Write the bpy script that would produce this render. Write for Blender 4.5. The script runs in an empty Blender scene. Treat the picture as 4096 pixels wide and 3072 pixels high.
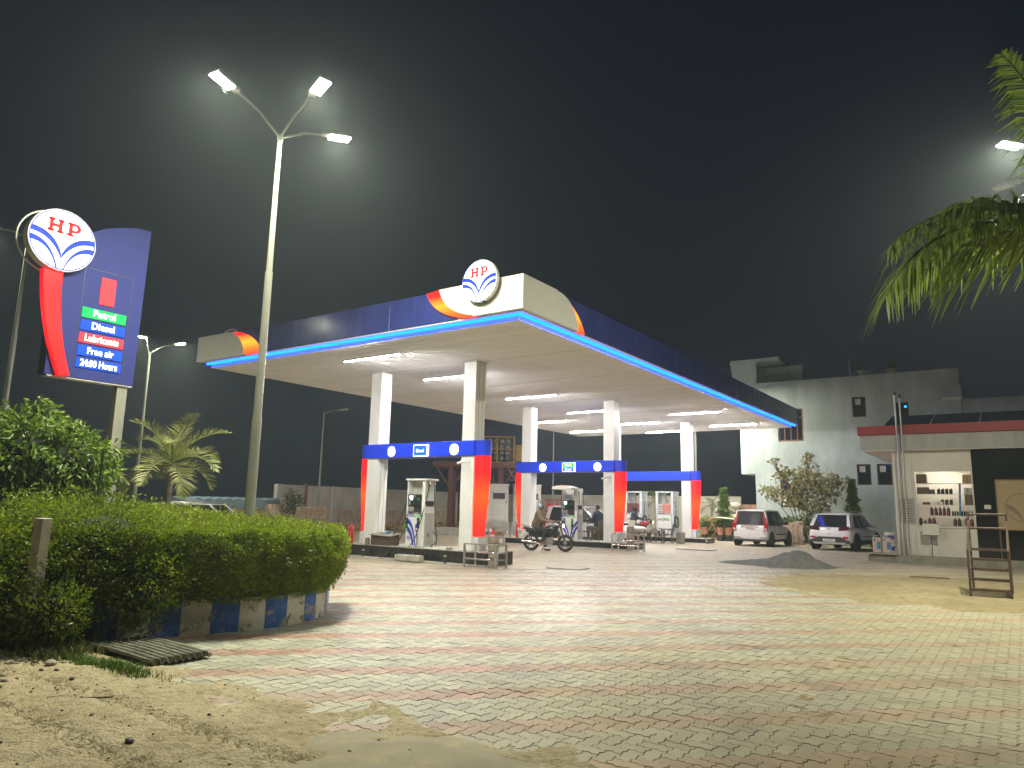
import bpy, bmesh, math, random
import numpy as np
from mathutils import Vector, Matrix
random.seed(7); RNG = np.random.default_rng(7)
SC = bpy.context.scene
COL = SC.collection
R = math.radians

# ---------------------------------------------------------------- camera
CAM_H = 1.6284
pi_, ya_, ro_ = 0.16901, -0.61235, -0.022503
fw = Vector((math.sin(ya_)*math.cos(pi_), math.cos(ya_)*math.cos(pi_), math.sin(pi_)))
rt = Vector((math.cos(ya_), -math.sin(ya_), 0.0))
up = rt.cross(fw)
Rv = rt*math.cos(ro_) - up*math.sin(ro_)
Uv = rt*math.sin(ro_) + up*math.cos(ro_)
cam = bpy.data.cameras.new('camera'); cam.sensor_width = 36.0; cam.lens = 36*2885.0/4096
cam.clip_start = 0.05; cam.clip_end = 2000
camo = bpy.data.objects.new('camera', cam); COL.objects.link(camo)
camo.matrix_world = Matrix(((Rv.x,Uv.x,-fw.x,0),(Rv.y,Uv.y,-fw.y,0),(Rv.z,Uv.z,-fw.z,CAM_H),(0,0,0,1)))
SC.camera = camo

# ---------------------------------------------------------------- night sky, exposure
world = bpy.data.worlds.new('World'); SC.world = world; world.use_nodes = True
wn = world.node_tree.nodes; wl = world.node_tree.links
bgn = wn['Background']
sky = wn.new('ShaderNodeTexSky'); sky.sky_type = 'NISHITA'; sky.sun_disc = False
sky.sun_elevation = R(-6.0); sky.sun_rotation = R(200); sky.air_density = 1.5; sky.dust_density = 3
addc = wn.new('ShaderNodeMixRGB'); addc.blend_type = 'ADD'; addc.inputs[0].default_value = 1.0
addc.inputs[2].default_value = (0.045, 0.066, 0.13, 1)
wl.new(sky.outputs[0], addc.inputs[1]); wl.new(addc.outputs[0], bgn.inputs[0])
bgn.inputs[1].default_value = 0.08
SC.view_settings.view_transform = 'Standard'; SC.view_settings.look = 'None'
SC.view_settings.exposure = 0.45; SC.view_settings.gamma = 1.0
try: SC.view_settings.use_curve_mapping = False
except Exception: pass
cy = SC.cycles
cy.use_denoising = True
try: cy.denoiser = 'OPENIMAGEDENOISE'; cy.denoising_input_passes = 'RGB_ALBEDO_NORMAL'
except Exception: pass
cy.max_bounces = 6; cy.diffuse_bounces = 3; cy.glossy_bounces = 3; cy.transmission_bounces = 4; cy.volume_bounces = 0
cy.transparent_max_bounces = 8; cy.sample_clamp_indirect = 3.0; cy.caustics_reflective = False; cy.caustics_refractive = False
try: cy.use_light_tree = True
except Exception: pass

LAMP_COL = (1.0, 0.985, 0.745)     # street lamps, slightly warm green-white
TUBE_COL = (1.0, 0.975, 0.94)

# ---------------------------------------------------------------- helpers
def lin(r, g, b):
    f = lambda c: (c/255/12.92) if c/255 <= .04045 else ((c/255+.055)/1.055)**2.4
    return (f(r), f(g), f(b))

MATS = {}
def mat(name, col, rough=.6, metal=0., var=.12, scale=6., bump=0., bscale=None, emit=None, estr=0., spec=.5, trans=0., coat=0., streak=None, alpha=None):
    m = bpy.data.materials.new(name); m.use_nodes = True; MATS[name] = m
    n = m.node_tree.nodes; l = m.node_tree.links
    b = n['Principled BSDF']
    b.inputs['Roughness'].default_value = rough; b.inputs['Metallic'].default_value = metal
    b.inputs['Specular IOR Level'].default_value = spec
    if coat: b.inputs['Coat Weight'].default_value = coat; b.inputs['Coat Roughness'].default_value = .08
    if trans: b.inputs['Transmission Weight'].default_value = trans
    if alpha is not None: b.inputs['Alpha'].default_value = alpha
    c = (*col, 1)
    if var > 0:
        tc = n.new('ShaderNodeTexCoord'); mp = n.new('ShaderNodeMapping'); l.new(tc.outputs['Object'], mp.inputs[0])
        if streak: mp.inputs['Scale'].default_value = streak
        nz = n.new('ShaderNodeTexNoise'); nz.inputs['Scale'].default_value = scale; nz.inputs['Detail'].default_value = 6; nz.inputs['Roughness'].default_value = .65
        l.new(mp.outputs[0], nz.inputs['Vector'])
        rmp = n.new('ShaderNodeValToRGB'); rmp.color_ramp.elements[0].position = .3; rmp.color_ramp.elements[1].position = .7
        rmp.color_ramp.elements[0].color = tuple(x*(1-var) for x in col)+(1,)
        rmp.color_ramp.elements[1].color = tuple(min(1, x*(1+var)) for x in col)+(1,)
        l.new(nz.outputs[0], rmp.inputs[0]); l.new(rmp.outputs[0], b.inputs['Base Color'])
        mr = n.new('ShaderNodeMapRange'); mr.inputs[3].default_value = max(0.02, rough-.12*min(1, var*4)); mr.inputs[4].default_value = min(1, rough+.12*min(1, var*4))
        l.new(nz.outputs[0], mr.inputs[0]); l.new(mr.outputs[0], b.inputs['Roughness'])
        if bump:
            nb = n.new('ShaderNodeTexNoise'); nb.inputs['Scale'].default_value = bscale or scale*4; nb.inputs['Detail'].default_value = 8
            l.new(tc.outputs['Object'], nb.inputs['Vector'])
            bp = n.new('ShaderNodeBump'); bp.inputs['Strength'].default_value = bump; bp.inputs['Distance'].default_value = .02
            l.new(nb.outputs[0], bp.inputs['Height']); l.new(bp.outputs[0], b.inputs['Normal'])
    else:
        b.inputs['Base Color'].default_value = c
    if emit is not None:
        b.inputs['Specular IOR Level'].default_value = .08
        b.inputs['Emission Color'].default_value = (*emit, 1); b.inputs['Emission Strength'].default_value = estr
    return m

def worn(name, paint, bare, thr=.5, scale=5.):
    m = mat(name, paint, .75, var=.12, scale=14, bump=.4, bscale=22); n = m.node_tree.nodes; l = m.node_tree.links; b = n['Principled BSDF']
    src = b.inputs['Base Color'].links[0].from_socket
    geo = n.new('ShaderNodeNewGeometry'); nz = n.new('ShaderNodeTexNoise'); nz.inputs['Scale'].default_value = scale; nz.inputs['Detail'].default_value = 9; nz.inputs['Roughness'].default_value = .68; l.new(geo.outputs['Position'], nz.inputs['Vector'])
    r = n.new('ShaderNodeValToRGB'); r.color_ramp.elements[0].position = thr-.03; r.color_ramp.elements[1].position = thr+.05; l.new(nz.outputs[0], r.inputs[0])
    mx = n.new('ShaderNodeMixRGB'); l.new(r.outputs[0], mx.inputs[0]); l.new(src, mx.inputs[1]); mx.inputs[2].default_value = (*bare,1); l.new(mx.outputs[0], b.inputs['Base Color'])
    return m

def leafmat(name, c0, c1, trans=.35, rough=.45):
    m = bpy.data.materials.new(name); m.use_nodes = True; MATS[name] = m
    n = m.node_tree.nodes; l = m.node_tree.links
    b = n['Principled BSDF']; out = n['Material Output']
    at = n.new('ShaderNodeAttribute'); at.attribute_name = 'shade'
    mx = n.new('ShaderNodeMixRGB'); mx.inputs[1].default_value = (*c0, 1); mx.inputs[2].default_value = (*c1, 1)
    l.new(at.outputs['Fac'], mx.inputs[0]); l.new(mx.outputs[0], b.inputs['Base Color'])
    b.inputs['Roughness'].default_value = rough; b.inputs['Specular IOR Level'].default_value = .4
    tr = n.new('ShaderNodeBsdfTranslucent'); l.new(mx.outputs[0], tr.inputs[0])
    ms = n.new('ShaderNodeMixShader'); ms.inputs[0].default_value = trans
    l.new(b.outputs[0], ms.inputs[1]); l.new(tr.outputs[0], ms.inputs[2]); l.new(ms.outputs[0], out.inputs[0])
    return m

class MB:
    def __init__(s, T=None): s.v = []; s.f = []; s.T = T
    def add(s, vs, fs):
        o = len(s.v)
        if s.T is not None: vs = [s.T @ Vector(p) for p in vs]
        s.v += [tuple(p) for p in vs]; s.f += [tuple(i+o for i in f) for f in fs]; return s
    def box(s, x0, y0, z0, x1, y1, z1):
        return s.add([(x0,y0,z0),(x1,y0,z0),(x1,y1,z0),(x0,y1,z0),(x0,y0,z1),(x1,y0,z1),(x1,y1,z1),(x0,y1,z1)],
                     [(0,3,2,1),(4,5,6,7),(0,1,5,4),(1,2,6,5),(2,3,7,6),(3,0,4,7)])
    def hexa(s, a, b):   # two quads (4 pts each), a below b
        return s.add(list(a)+list(b), [(0,3,2,1),(4,5,6,7),(0,1,5,4),(1,2,6,5),(2,3,7,6),(3,0,4,7)])
    def obox(s, c, ux, uy, uz):   # oriented box, half-axis vectors
        c, ux, uy, uz = map(Vector, (c, ux, uy, uz))
        P = [c+ux*i+uy*j+uz*k for k in (-1,1) for i,j in ((-1,-1),(1,-1),(1,1),(-1,1))]
        return s.hexa(P[:4], P[4:])
    def cyl(s, p0, p1, r0, r1=None, n=12, cap=True):
        r1 = r0 if r1 is None else r1
        p0, p1 = Vector(p0), Vector(p1); d = (p1-p0).normalized()
        a = d.orthogonal().normalized(); b = d.cross(a)
        vs = []
        for p, r in ((p0, r0), (p1, r1)):
            for i in range(n):
                t = 2*math.pi*i/n; vs.append(p + a*(r*math.cos(t)) + b*(r*math.sin(t)))
        fs = [(i, (i+1)%n, n+(i+1)%n, n+i) for i in range(n)]
        if cap: fs += [tuple(range(n-1,-1,-1)), tuple(range(n, 2*n))]
        return s.add(vs, fs)
    def tube(s, pts, r, n=8, cap=True):
        pts = [Vector(p) for p in pts]; m = len(pts)
        rs = r if isinstance(r, (list, tuple)) else [r]*m
        vs = []; a = None
        for i, p in enumerate(pts):
            d = (pts[min(i+1,m-1)]-pts[max(i-1,0)])
            d = d.normalized() if d.length > 1e-9 else Vector((0,0,1))
            if a is None: a = d.orthogonal().normalized()
            a = (a - d*a.dot(d)); a = a.normalized() if a.length > 1e-6 else d.orthogonal().normalized()
            b = d.cross(a)
            for k in range(n):
                t = 2*math.pi*k/n; vs.append(p + a*(rs[i]*math.cos(t)) + b*(rs[i]*math.sin(t)))
        fs = []
        for i in range(m-1):
            for k in range(n):
                fs.append((i*n+k, i*n+(k+1)%n, (i+1)*n+(k+1)%n, (i+1)*n+k))
        if cap: fs += [tuple(range(n-1,-1,-1)), tuple(range((m-1)*n, m*n))]
        return s.add(vs, fs)
    def lathe(s, prof, c=(0,0,0), n=20, axis='z', cap=True):
        c = Vector(c); vs = []
        for r, z in prof:
            for k in range(n):
                t = 2*math.pi*k/n
                if axis == 'z': p = (r*math.cos(t), r*math.sin(t), z)
                elif axis == 'y': p = (r*math.cos(t), z, -r*math.sin(t))
                else: p = (z, r*math.cos(t), r*math.sin(t))
                vs.append(c+Vector(p))
        m = len(prof); fs = [(i*n+k, i*n+(k+1)%n, (i+1)*n+(k+1)%n, (i+1)*n+k) for i in range(m-1) for k in range(n)]
        if cap: fs += [tuple(range(n-1,-1,-1)), tuple(range((m-1)*n, m*n))]
        return s.add(vs, fs)
    def ball(s, c, r, n=12, m=8):
        r = r if isinstance(r, (tuple, list)) else (r, r, r); c = Vector(c); vs = [c+Vector((0,0,-r[2]))]
        for i in range(1, m):
            a = math.pi*i/m - math.pi/2
            for k in range(n):
                t = 2*math.pi*k/n; vs.append(c+Vector((r[0]*math.cos(a)*math.cos(t), r[1]*math.cos(a)*math.sin(t), r[2]*math.sin(a))))
        vs.append(c+Vector((0,0,r[2]))); fs = []
        for k in range(n): fs.append((0, 1+(k+1)%n, 1+k))
        for i in range(m-2):
            for k in range(n): fs.append((1+i*n+k, 1+i*n+(k+1)%n, 1+(i+1)*n+(k+1)%n, 1+(i+1)*n+k))
        L = len(vs)-1; b = 1+(m-2)*n
        for k in range(n): fs.append((b+k, b+(k+1)%n, L))
        return s.add(vs, fs)
    def prism(s, poly, o, ux, uy, d):
        o, ux, uy = Vector(o), Vector(ux), Vector(uy); nrm = ux.cross(uy).normalized(); m = len(poly)
        ar = sum(poly[i][0]*poly[(i+1)%m][1]-poly[(i+1)%m][0]*poly[i][1] for i in range(m))
        if ar < 0: poly = poly[::-1]
        F = [o+ux*x+uy*y for x, y in poly]; B = [p-nrm*d for p in F]
        return s.add(F+B, [tuple(range(m)), tuple(range(2*m-1, m-1, -1))] + [(i, m+i, m+(i+1)%m, (i+1)%m) for i in range(m)])
    def torus(s, c, rad, r, axis='y', n=28, m=8, flat=1.):
        c = Vector(c); vs = []
        for i in range(n):
            t = 2*math.pi*i/n
            for k in range(m):
                u = 2*math.pi*k/m; rr = rad + r*math.cos(u); h = r*flat*math.sin(u)
                if axis == 'y': p = (rr*math.cos(t), h, rr*math.sin(t))
                elif axis == 'x': p = (h, rr*math.cos(t), rr*math.sin(t))
                else: p = (rr*math.cos(t), rr*math.sin(t), h)
                vs.append(c+Vector(p))
        return s.add(vs, [(i*m+k, i*m+(k+1)%m, ((i+1)%n)*m+(k+1)%m, ((i+1)%n)*m+k) for i in range(n) for k in range(m)])
    def mesh(s, name):
        me = bpy.data.meshes.new(name); me.from_pydata(s.v, [], s.f); me.update(); return me
    def build(s, name, m, parent=None, smooth=None, bevel=0., recalc=True):
        me = s.mesh(name)
        if recalc:
            bm = bmesh.new(); bm.from_mesh(me); bmesh.ops.recalc_face_normals(bm, faces=bm.faces); bm.to_mesh(me); bm.free()
        me.materials.append(MATS[m] if isinstance(m, str) else m)
        o = bpy.data.objects.new(name, me); COL.objects.link(o)
        if parent is not None: o.parent = parent
        if smooth is not None:
            me.shade_smooth()
            try: me.set_sharp_from_angle(angle=R(smooth))
            except Exception: pass
        if bevel:
            b = o.modifiers.new('bevel', 'BEVEL'); b.width = bevel; b.segments = 2; b.limit_method = 'ANGLE'
        return o

def tag(o, label=None, cat=None, group=None, kind=None):
    if label: o['label'] = label
    if cat: o['category'] = cat
    if group: o['group'] = group
    if kind: o['kind'] = kind
    return o
def thing(name, label, cat, loc=(0,0,0), rz=0., group=None):
    o = bpy.data.objects.new(name, None); COL.objects.link(o); o.location = loc; o.rotation_euler = (0,0,rz)
    o.empty_display_size = .1
    return tag(o, label, cat, group)
def kids(o): return [c for c in bpy.data.objects if c.parent == o]
def copy_tree(o, label=None, loc=None, rz=None, parent=None):
    c = o.copy(); COL.objects.link(c); c.parent = parent
    if label: c['label'] = label
    if loc is not None: c.location = loc
    if rz is not None: c.rotation_euler = (0,0,rz)
    for ch in kids(o): copy_tree(ch, parent=c)
    return c
def text(s, o, ux, uy, size, m, parent, bold=.0, sx=1., ext=.002, name='lettering', align='CENTER'):
    cu = bpy.data.curves.new(name, 'FONT'); cu.body = s; cu.size = size; cu.align_x = align; cu.align_y = 'CENTER'
    cu.extrude = ext; cu.offset = bold; cu.resolution_u = 3
    cu.materials.append(MATS[m])
    tmp = bpy.data.objects.new(name, cu); COL.objects.link(tmp); bpy.context.view_layer.update()
    me = bpy.data.meshes.new_from_object(tmp.evaluated_get(bpy.context.evaluated_depsgraph_get())); bpy.data.objects.remove(tmp)
    if not me.materials: me.materials.append(MATS[m])
    ob = bpy.data.objects.new(name, me); COL.objects.link(ob); ob.parent = parent
    ux, uy = Vector(ux).normalized(), Vector(uy).normalized(); n = ux.cross(uy); o = Vector(o)
    ob.matrix_local = Matrix(((ux.x*sx,uy.x,n.x,o.x),(ux.y*sx,uy.y,n.y,o.y),(ux.z*sx,uy.z,n.z,o.z),(0,0,0,1)))
    return ob
def npmesh(name, V, F, m, parent=None, attr=None, smooth=False):
    """fast mesh from arrays: V (n,3), F (k,q) equal-sized faces"""
    me = bpy.data.meshes.new(name); V = np.asarray(V, np.float32); F = np.asarray(F, np.int32); k, q = F.shape
    me.vertices.add(len(V)); me.vertices.foreach_set('co', V.ravel())
    me.loops.add(k*q); me.loops.foreach_set('vertex_index', F.ravel())
    me.polygons.add(k); me.polygons.foreach_set('loop_start', np.arange(0, k*q, q, dtype=np.int32))
    me.update(calc_edges=True)
    if attr is not None:
        a = me.attributes.new('shade', 'FLOAT', 'POINT'); a.data.foreach_set('value', np.asarray(attr, np.float32))
    me.materials.append(MATS[m] if isinstance(m, str) else m)
    if smooth: me.shade_smooth()
    else: me.shade_flat()
    o = bpy.data.objects.new(name, me); COL.objects.link(o)
    if parent is not None: o.parent = parent
    return o
def _hash(ix, iy, seed):
    h = (ix*374761393 + iy*668265263 + seed*1442695041) & 0xffffffff
    h = ((h ^ (h >> 13))*1274126177) & 0xffffffff
    return ((h ^ (h >> 16)) & 0xffff)/65535.
def vnoise(x, y, seed=0):
    ix = np.floor(x).astype(np.int64); iy = np.floor(y).astype(np.int64); fx = x-ix; fy = y-iy
    fx = fx*fx*(3-2*fx); fy = fy*fy*(3-2*fy)
    return (_hash(ix,iy,seed)*(1-fx)+_hash(ix+1,iy,seed)*fx)*(1-fy)+(_hash(ix,iy+1,seed)*(1-fx)+_hash(ix+1,iy+1,seed)*fx)*fy
def fbm(x, y, o=4, seed=0):
    t = 0; a = .5
    for i in range(o): t = t + a*vnoise(x*2**i, y*2**i, seed+i*17); a *= .5
    return t
def gz(y):
    """the forecourt rises a little towards the rear pumps"""
    t = np.clip((np.asarray(y, float)-17.3)/(26.-17.3), 0, 1); t2 = np.clip((np.asarray(y, float)-26)/8, 0, 1)
    return .125*t*t*(3-2*t) + .02*t2
def GZ(y): return float(gz(y))
# ---------------------------------------------------------------- materials
def oil(n, l, geo):
    # old drips, tyre smears and grime
    a = n.new('ShaderNodeTexNoise'); a.inputs['Scale'].default_value = .9; a.inputs['Detail'].default_value = 10; a.inputs['Roughness'].default_value = .6; a.inputs['Distortion'].default_value = .6; l.new(geo.outputs['Position'], a.inputs['Vector'])
    r = n.new('ShaderNodeValToRGB'); e = r.color_ramp.elements; e[0].position = .30; e[0].color = (.74,.73,.71,1); e[1].position = .47; e[1].color = (1,1,1,1); l.new(a.outputs[0], r.inputs[0])
    v = n.new('ShaderNodeTexVoronoi'); v.inputs['Scale'].default_value = .55; v.inputs['Randomness'].default_value = 1.; l.new(geo.outputs['Position'], v.inputs['Vector'])
    nz = n.new('ShaderNodeTexNoise'); nz.inputs['Scale'].default_value = 4; nz.inputs['Detail'].default_value = 6; l.new(geo.outputs['Position'], nz.inputs['Vector'])
    ad = n.new('ShaderNodeMath'); ad.operation = 'MULTIPLY_ADD'; l.new(nz.outputs[0], ad.inputs[0]); ad.inputs[1].default_value = .30; l.new(v.outputs['Distance'], ad.inputs[2])
    r2 = n.new('ShaderNodeValToRGB'); e = r2.color_ramp.elements; e[0].position = .19; e[0].color = (.55,.53,.50,1); e[1].position = .25; e[1].color = (1,1,1,1); l.new(ad.outputs[0], r2.inputs[0])
    m = n.new('ShaderNodeMixRGB'); m.blend_type = 'MULTIPLY'; m.inputs[0].default_value = 1; l.new(r.outputs[0], m.inputs[1]); l.new(r2.outputs[0], m.inputs[2]); return m.outputs[0]
def paver_mat(name, col, objrandom):
    m = bpy.data.materials.new(name); m.use_nodes = True; MATS[name] = m
    n = m.node_tree.nodes; l = m.node_tree.links; b = n['Principled BSDF']
    geo = n.new('ShaderNodeNewGeometry')
    if objrandom: src = n.new('ShaderNodeObjectInfo').outputs['Random']
    else:
        at = n.new('ShaderNodeAttribute'); at.attribute_name = 'shade'; src = at.outputs['Fac']
    rp = n.new('ShaderNodeValToRGB'); e = rp.color_ramp.elements
    e[0].position = 0; e[0].color = (col[0]*.72, col[1]*.74, col[2]*.78, 1); e[1].position = 1; e[1].color = (min(1,col[0]*1.22), min(1,col[1]*1.2), min(1,col[2]*1.12), 1)
    l.new(src, rp.inputs[0])
    nz = n.new('ShaderNodeTexNoise'); nz.inputs['Scale'].default_value = 9; nz.inputs['Detail'].default_value = 8; nz.inputs['Roughness'].default_value = .7
    l.new(geo.outputs['Position'], nz.inputs['Vector'])
    mu = n.new('ShaderNodeMixRGB'); mu.blend_type = 'MULTIPLY'; mu.inputs[0].default_value = .55
    r2 = n.new('ShaderNodeValToRGB'); r2.color_ramp.elements[0].position = .3; r2.color_ramp.elements[0].color = (.5,.49,.46,1); r2.color_ramp.elements[1].position = .62; r2.color_ramp.elements[1].color = (1,1,1,1)
    l.new(nz.outputs[0], r2.inputs[0]); l.new(rp.outputs[0], mu.inputs[1]); l.new(r2.outputs[0], mu.inputs[2])
    # sand dust: patchy, thicker to the right of the forecourt and along the verge
    n2 = n.new('ShaderNodeTexNoise'); n2.inputs['Scale'].default_value = .45; n2.inputs['Detail'].default_value = 9; n2.inputs['Roughness'].default_value = .62
    l.new(geo.outputs['Position'], n2.inputs['Vector'])
    sep = n.new('ShaderNodeSeparateXYZ'); l.new(geo.outputs['Position'], sep.inputs[0])
    mx = n.new('ShaderNodeMapRange'); mx.inputs[1].default_value = -6.5; mx.inputs[2].default_value = -.5; mx.inputs[3].default_value = 0; mx.inputs[4].default_value = .46; l.new(sep.outputs[0], mx.inputs[0])
    my = n.new('ShaderNodeMapRange'); my.inputs[1].default_value = 7.0; my.inputs[2].default_value = 4.2; my.inputs[3].default_value = 0; my.inputs[4].default_value = .05; l.new(sep.outputs[1], my.inputs[0])
    ad = n.new('ShaderNodeMath'); l.new(mx.outputs[0], ad.inputs[0]); l.new(my.outputs[0], ad.inputs[1])
    a2 = n.new('ShaderNodeMath'); l.new(ad.outputs[0], a2.inputs[0]); l.new(n2.outputs[0], a2.inputs[1])
    a3 = n.new('ShaderNodeMapRange'); a3.inputs[1].default_value = .5; a3.inputs[2].default_value = .9; a3.inputs[3].default_value = .05; a3.inputs[4].default_value = .62; l.new(a2.outputs[0], a3.inputs[0])
    ms = n.new('ShaderNodeMixRGB'); l.new(a3.outputs[0], ms.inputs[0]); l.new(mu.outputs[0], ms.inputs[1]); ms.inputs[2].default_value = (.40,.34,.20,1)
    st = oil(n, l, geo); fin = n.new('ShaderNodeMixRGB'); fin.blend_type = 'MULTIPLY'; fin.inputs[0].default_value = 1; l.new(ms.outputs[0], fin.inputs[1]); l.new(st, fin.inputs[2]); l.new(fin.outputs[0], b.inputs['Base Color'])
    rr = n.new('ShaderNodeMapRange'); rr.inputs[3].default_value = .42; rr.inputs[4].default_value = .85; l.new(a3.outputs[0], rr.inputs[0]); l.new(rr.outputs[0], b.inputs['Roughness'])
    nb = n.new('ShaderNodeTexNoise'); nb.inputs['Scale'].default_value = 60; nb.inputs['Detail'].default_value = 5; l.new(geo.outputs['Position'], nb.inputs['Vector'])
    bp = n.new('ShaderNodeBump'); bp.inputs['Strength'].default_value = .35; bp.inputs['Distance'].default_value = .006; l.new(nb.outputs[0], bp.inputs['Height']); l.new(bp.outputs[0], b.inputs['Normal'])
    return m
GREY = (.365,.368,.312); RED = (.37,.218,.18)
for k, c in (('grey', GREY), ('red', RED)):
    paver_mat('paver_'+k, c, False); paver_mat('paver_obj_'+k, c, True)

def far_paving_mat():
    m = bpy.data.materials.new('far_paving'); m.use_nodes = True; MATS['far_paving'] = m
    n = m.node_tree.nodes; l = m.node_tree.links; b = n['Principled BSDF']
    geo = n.new('ShaderNodeNewGeometry'); sep = n.new('ShaderNodeSeparateXYZ'); l.new(geo.outputs['Position'], sep.inputs[0])
    su = n.new('ShaderNodeMath'); su.operation = 'SUBTRACT'; l.new(sep.outputs[0], su.inputs[0]); l.new(sep.outputs[1], su.inputs[1])
    dv = n.new('ShaderNodeMath'); dv.operation = 'DIVIDE'; l.new(su.outputs[0], dv.inputs[0]); dv.inputs[1].default_value = .1155*12
    fr = n.new('ShaderNodeMath'); fr.operation = 'FRACT'; l.new(dv.outputs[0], fr.inputs[0])
    lt = n.new('ShaderNodeMath'); lt.operation = 'LESS_THAN'; l.new(fr.outputs[0], lt.inputs[0]); lt.inputs[1].default_value = .333
    mx = n.new('ShaderNodeMixRGB'); l.new(lt.outputs[0], mx.inputs[0]); mx.inputs[1].default_value = (*GREY,1); mx.inputs[2].default_value = (*RED,1)
    n2 = n.new('ShaderNodeTexNoise'); n2.inputs['Scale'].default_value = .6; n2.inputs['Detail'].default_value = 10; n2.inputs['Roughness'].default_value = .65; l.new(geo.outputs['Position'], n2.inputs['Vector'])
    a3 = n.new('ShaderNodeMapRange'); a3.inputs[1].default_value = .3; a3.inputs[2].default_value = .62; a3.inputs[3].default_value = .25; a3.inputs[4].default_value = .92; l.new(n2.outputs[0], a3.inputs[0])
    ms = n.new('ShaderNodeMixRGB'); l.new(a3.outputs[0], ms.inputs[0]); l.new(mx.outputs[0], ms.inputs[1]); ms.inputs[2].default_value = (.40,.345,.235,1)
    nz = n.new('ShaderNodeTexNoise'); nz.inputs['Scale'].default_value = 5; nz.inputs['Detail'].default_value = 8; l.new(geo.outputs['Position'], nz.inputs['Vector'])
    mu = n.new('ShaderNodeMixRGB'); mu.blend_type = 'MULTIPLY'; mu.inputs[0].default_value = .6
    r2 = n.new('ShaderNodeValToRGB'); r2.color_ramp.elements[0].position = .32; r2.color_ramp.elements[0].color = (.55,.54,.5,1); r2.color_ramp.elements[1].position = .6
    l.new(nz.outputs[0], r2.inputs[0]); l.new(ms.outputs[0], mu.inputs[1]); l.new(r2.outputs[0], mu.inputs[2]); st = oil(n, l, geo); fin = n.new('ShaderNodeMixRGB'); fin.blend_type = 'MULTIPLY'; fin.inputs[0].default_value = 1; l.new(mu.outputs[0], fin.inputs[1]); l.new(st, fin.inputs[2]); l.new(fin.outputs[0], b.inputs['Base Color'])
    b.inputs['Roughness'].default_value = .6
    bp = n.new('ShaderNodeBump'); bp.inputs['Strength'].default_value = .5; bp.inputs['Distance'].default_value = .02; l.new(nz.outputs[0], bp.inputs['Height']); l.new(bp.outputs[0], b.inputs['Normal'])
far_paving_mat()

def earth_mat(name, c0, c1, c2, s1=1.2, s2=14, bump=.8, dist=.03):
    m = bpy.data.materials.new(name); m.use_nodes = True; MATS[name] = m
    n = m.node_tree.nodes; l = m.node_tree.links; b = n['Principled BSDF']
    geo = n.new('ShaderNodeNewGeometry')
    a = n.new('ShaderNodeTexNoise'); a.inputs['Scale'].default_value = s1; a.inputs['Detail'].default_value = 8; a.inputs['Roughness'].default_value = .65; l.new(geo.outputs['Position'], a.inputs['Vector'])
    c = n.new('ShaderNodeTexNoise'); c.inputs['Scale'].default_value = s2; c.inputs['Detail'].default_value = 8; c.inputs['Roughness'].default_value = .7; l.new(geo.outputs['Position'], c.inputs['Vector'])
    r1 = n.new('ShaderNodeValToRGB'); r1.color_ramp.elements[0].position = .35; r1.color_ramp.elements[0].color = (*c0,1); r1.color_ramp.elements[1].position = .65; r1.color_ramp.elements[1].color = (*c1,1); l.new(a.outputs[0], r1.inputs[0])
    r2 = n.new('ShaderNodeValToRGB'); r2.color_ramp.elements[0].position = .36; r2.color_ramp.elements[0].color = (0,0,0,1); r2.color_ramp.elements[1].position = .5; r2.color_ramp.elements[1].color = (1,1,1,1); l.new(c.outputs[0], r2.inputs[0])
    mx = n.new('ShaderNodeMixRGB'); l.new(r2.outputs[0], mx.inputs[0]); mx.inputs[1].default_value = (*c2,1); l.new(r1.outputs[0], mx.inputs[2]); l.new(mx.outputs[0], b.inputs['Base Color'])
    b.inputs['Roughness'].default_value = .95; b.inputs['Specular IOR Level'].default_value = .2
    d = n.new('ShaderNodeTexNoise'); d.inputs['Scale'].default_value = 45; d.inputs['Detail'].default_value = 8; l.new(geo.outputs['Position'], d.inputs['Vector'])
    su = n.new('ShaderNodeMath'); l.new(c.outputs[0], su.inputs[0]); l.new(d.outputs[0], su.inputs[1])
    bp = n.new('ShaderNodeBump'); bp.inputs['Strength'].default_value = bump; bp.inputs['Distance'].default_value = dist; l.new(su.outputs[0], bp.inputs['Height']); l.new(bp.outputs[0], b.inputs['Normal'])
earth_mat('earth', (.42,.35,.22), (.54,.46,.31), (.28,.23,.145), s1=1.6, bump=.9, dist=.035)
earth_mat('sand', (.27,.22,.12), (.38,.315,.185), (.22,.18,.10), s1=.7, s2=5, bump=.8, dist=.03)
earth_mat('joint', (.16,.135,.09), (.24,.20,.135), (.10,.085,.06), s1=.7)
earth_mat('gravel_grey', (.16,.155,.15), (.22,.215,.205), (.10,.10,.098), s1=6, s2=40, bump=1., dist=.02)
earth_mat('painted_orange_light', (.42,.24,.12), (.50,.32,.17), (.22,.13,.07), s1=5, s2=30, bump=1.)  # orange light on the yard rubble is put into this colour
earth_mat('cement', (.30,.27,.20), (.36,.325,.24), (.40,.345,.23), s1=1.5, s2=5, bump=.35, dist=.01)
mat('concrete', (.36,.345,.30), .85, var=.3, scale=4, bump=.4)
mat('concrete_dark', (.24,.225,.185), .85, var=.35, scale=3, bump=.4)
mat('white_panel', (.74,.735,.70), .34, var=.05, scale=2, spec=.5)
mat('white_paint', (.72,.71,.68), .5, var=.1, scale=4)
mat('white_gloss', (.78,.775,.76), .22, var=.04, scale=3, coat=.5)
mat('soffit', (.84,.825,.80), .7, var=.08, scale=1.2, streak=(.2,2,1), spec=0.)
mat('cap_white', (.76,.755,.71), .42, var=.05, scale=2)
mat('fascia_blue', (.030,.042,.22), .2, metal=.0, var=.22, scale=2.2, streak=(1.5,1.5,.25), spec=.6)
mat('beam_blue', (.010,.045,.72), .32, var=.08, scale=2)
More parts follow.
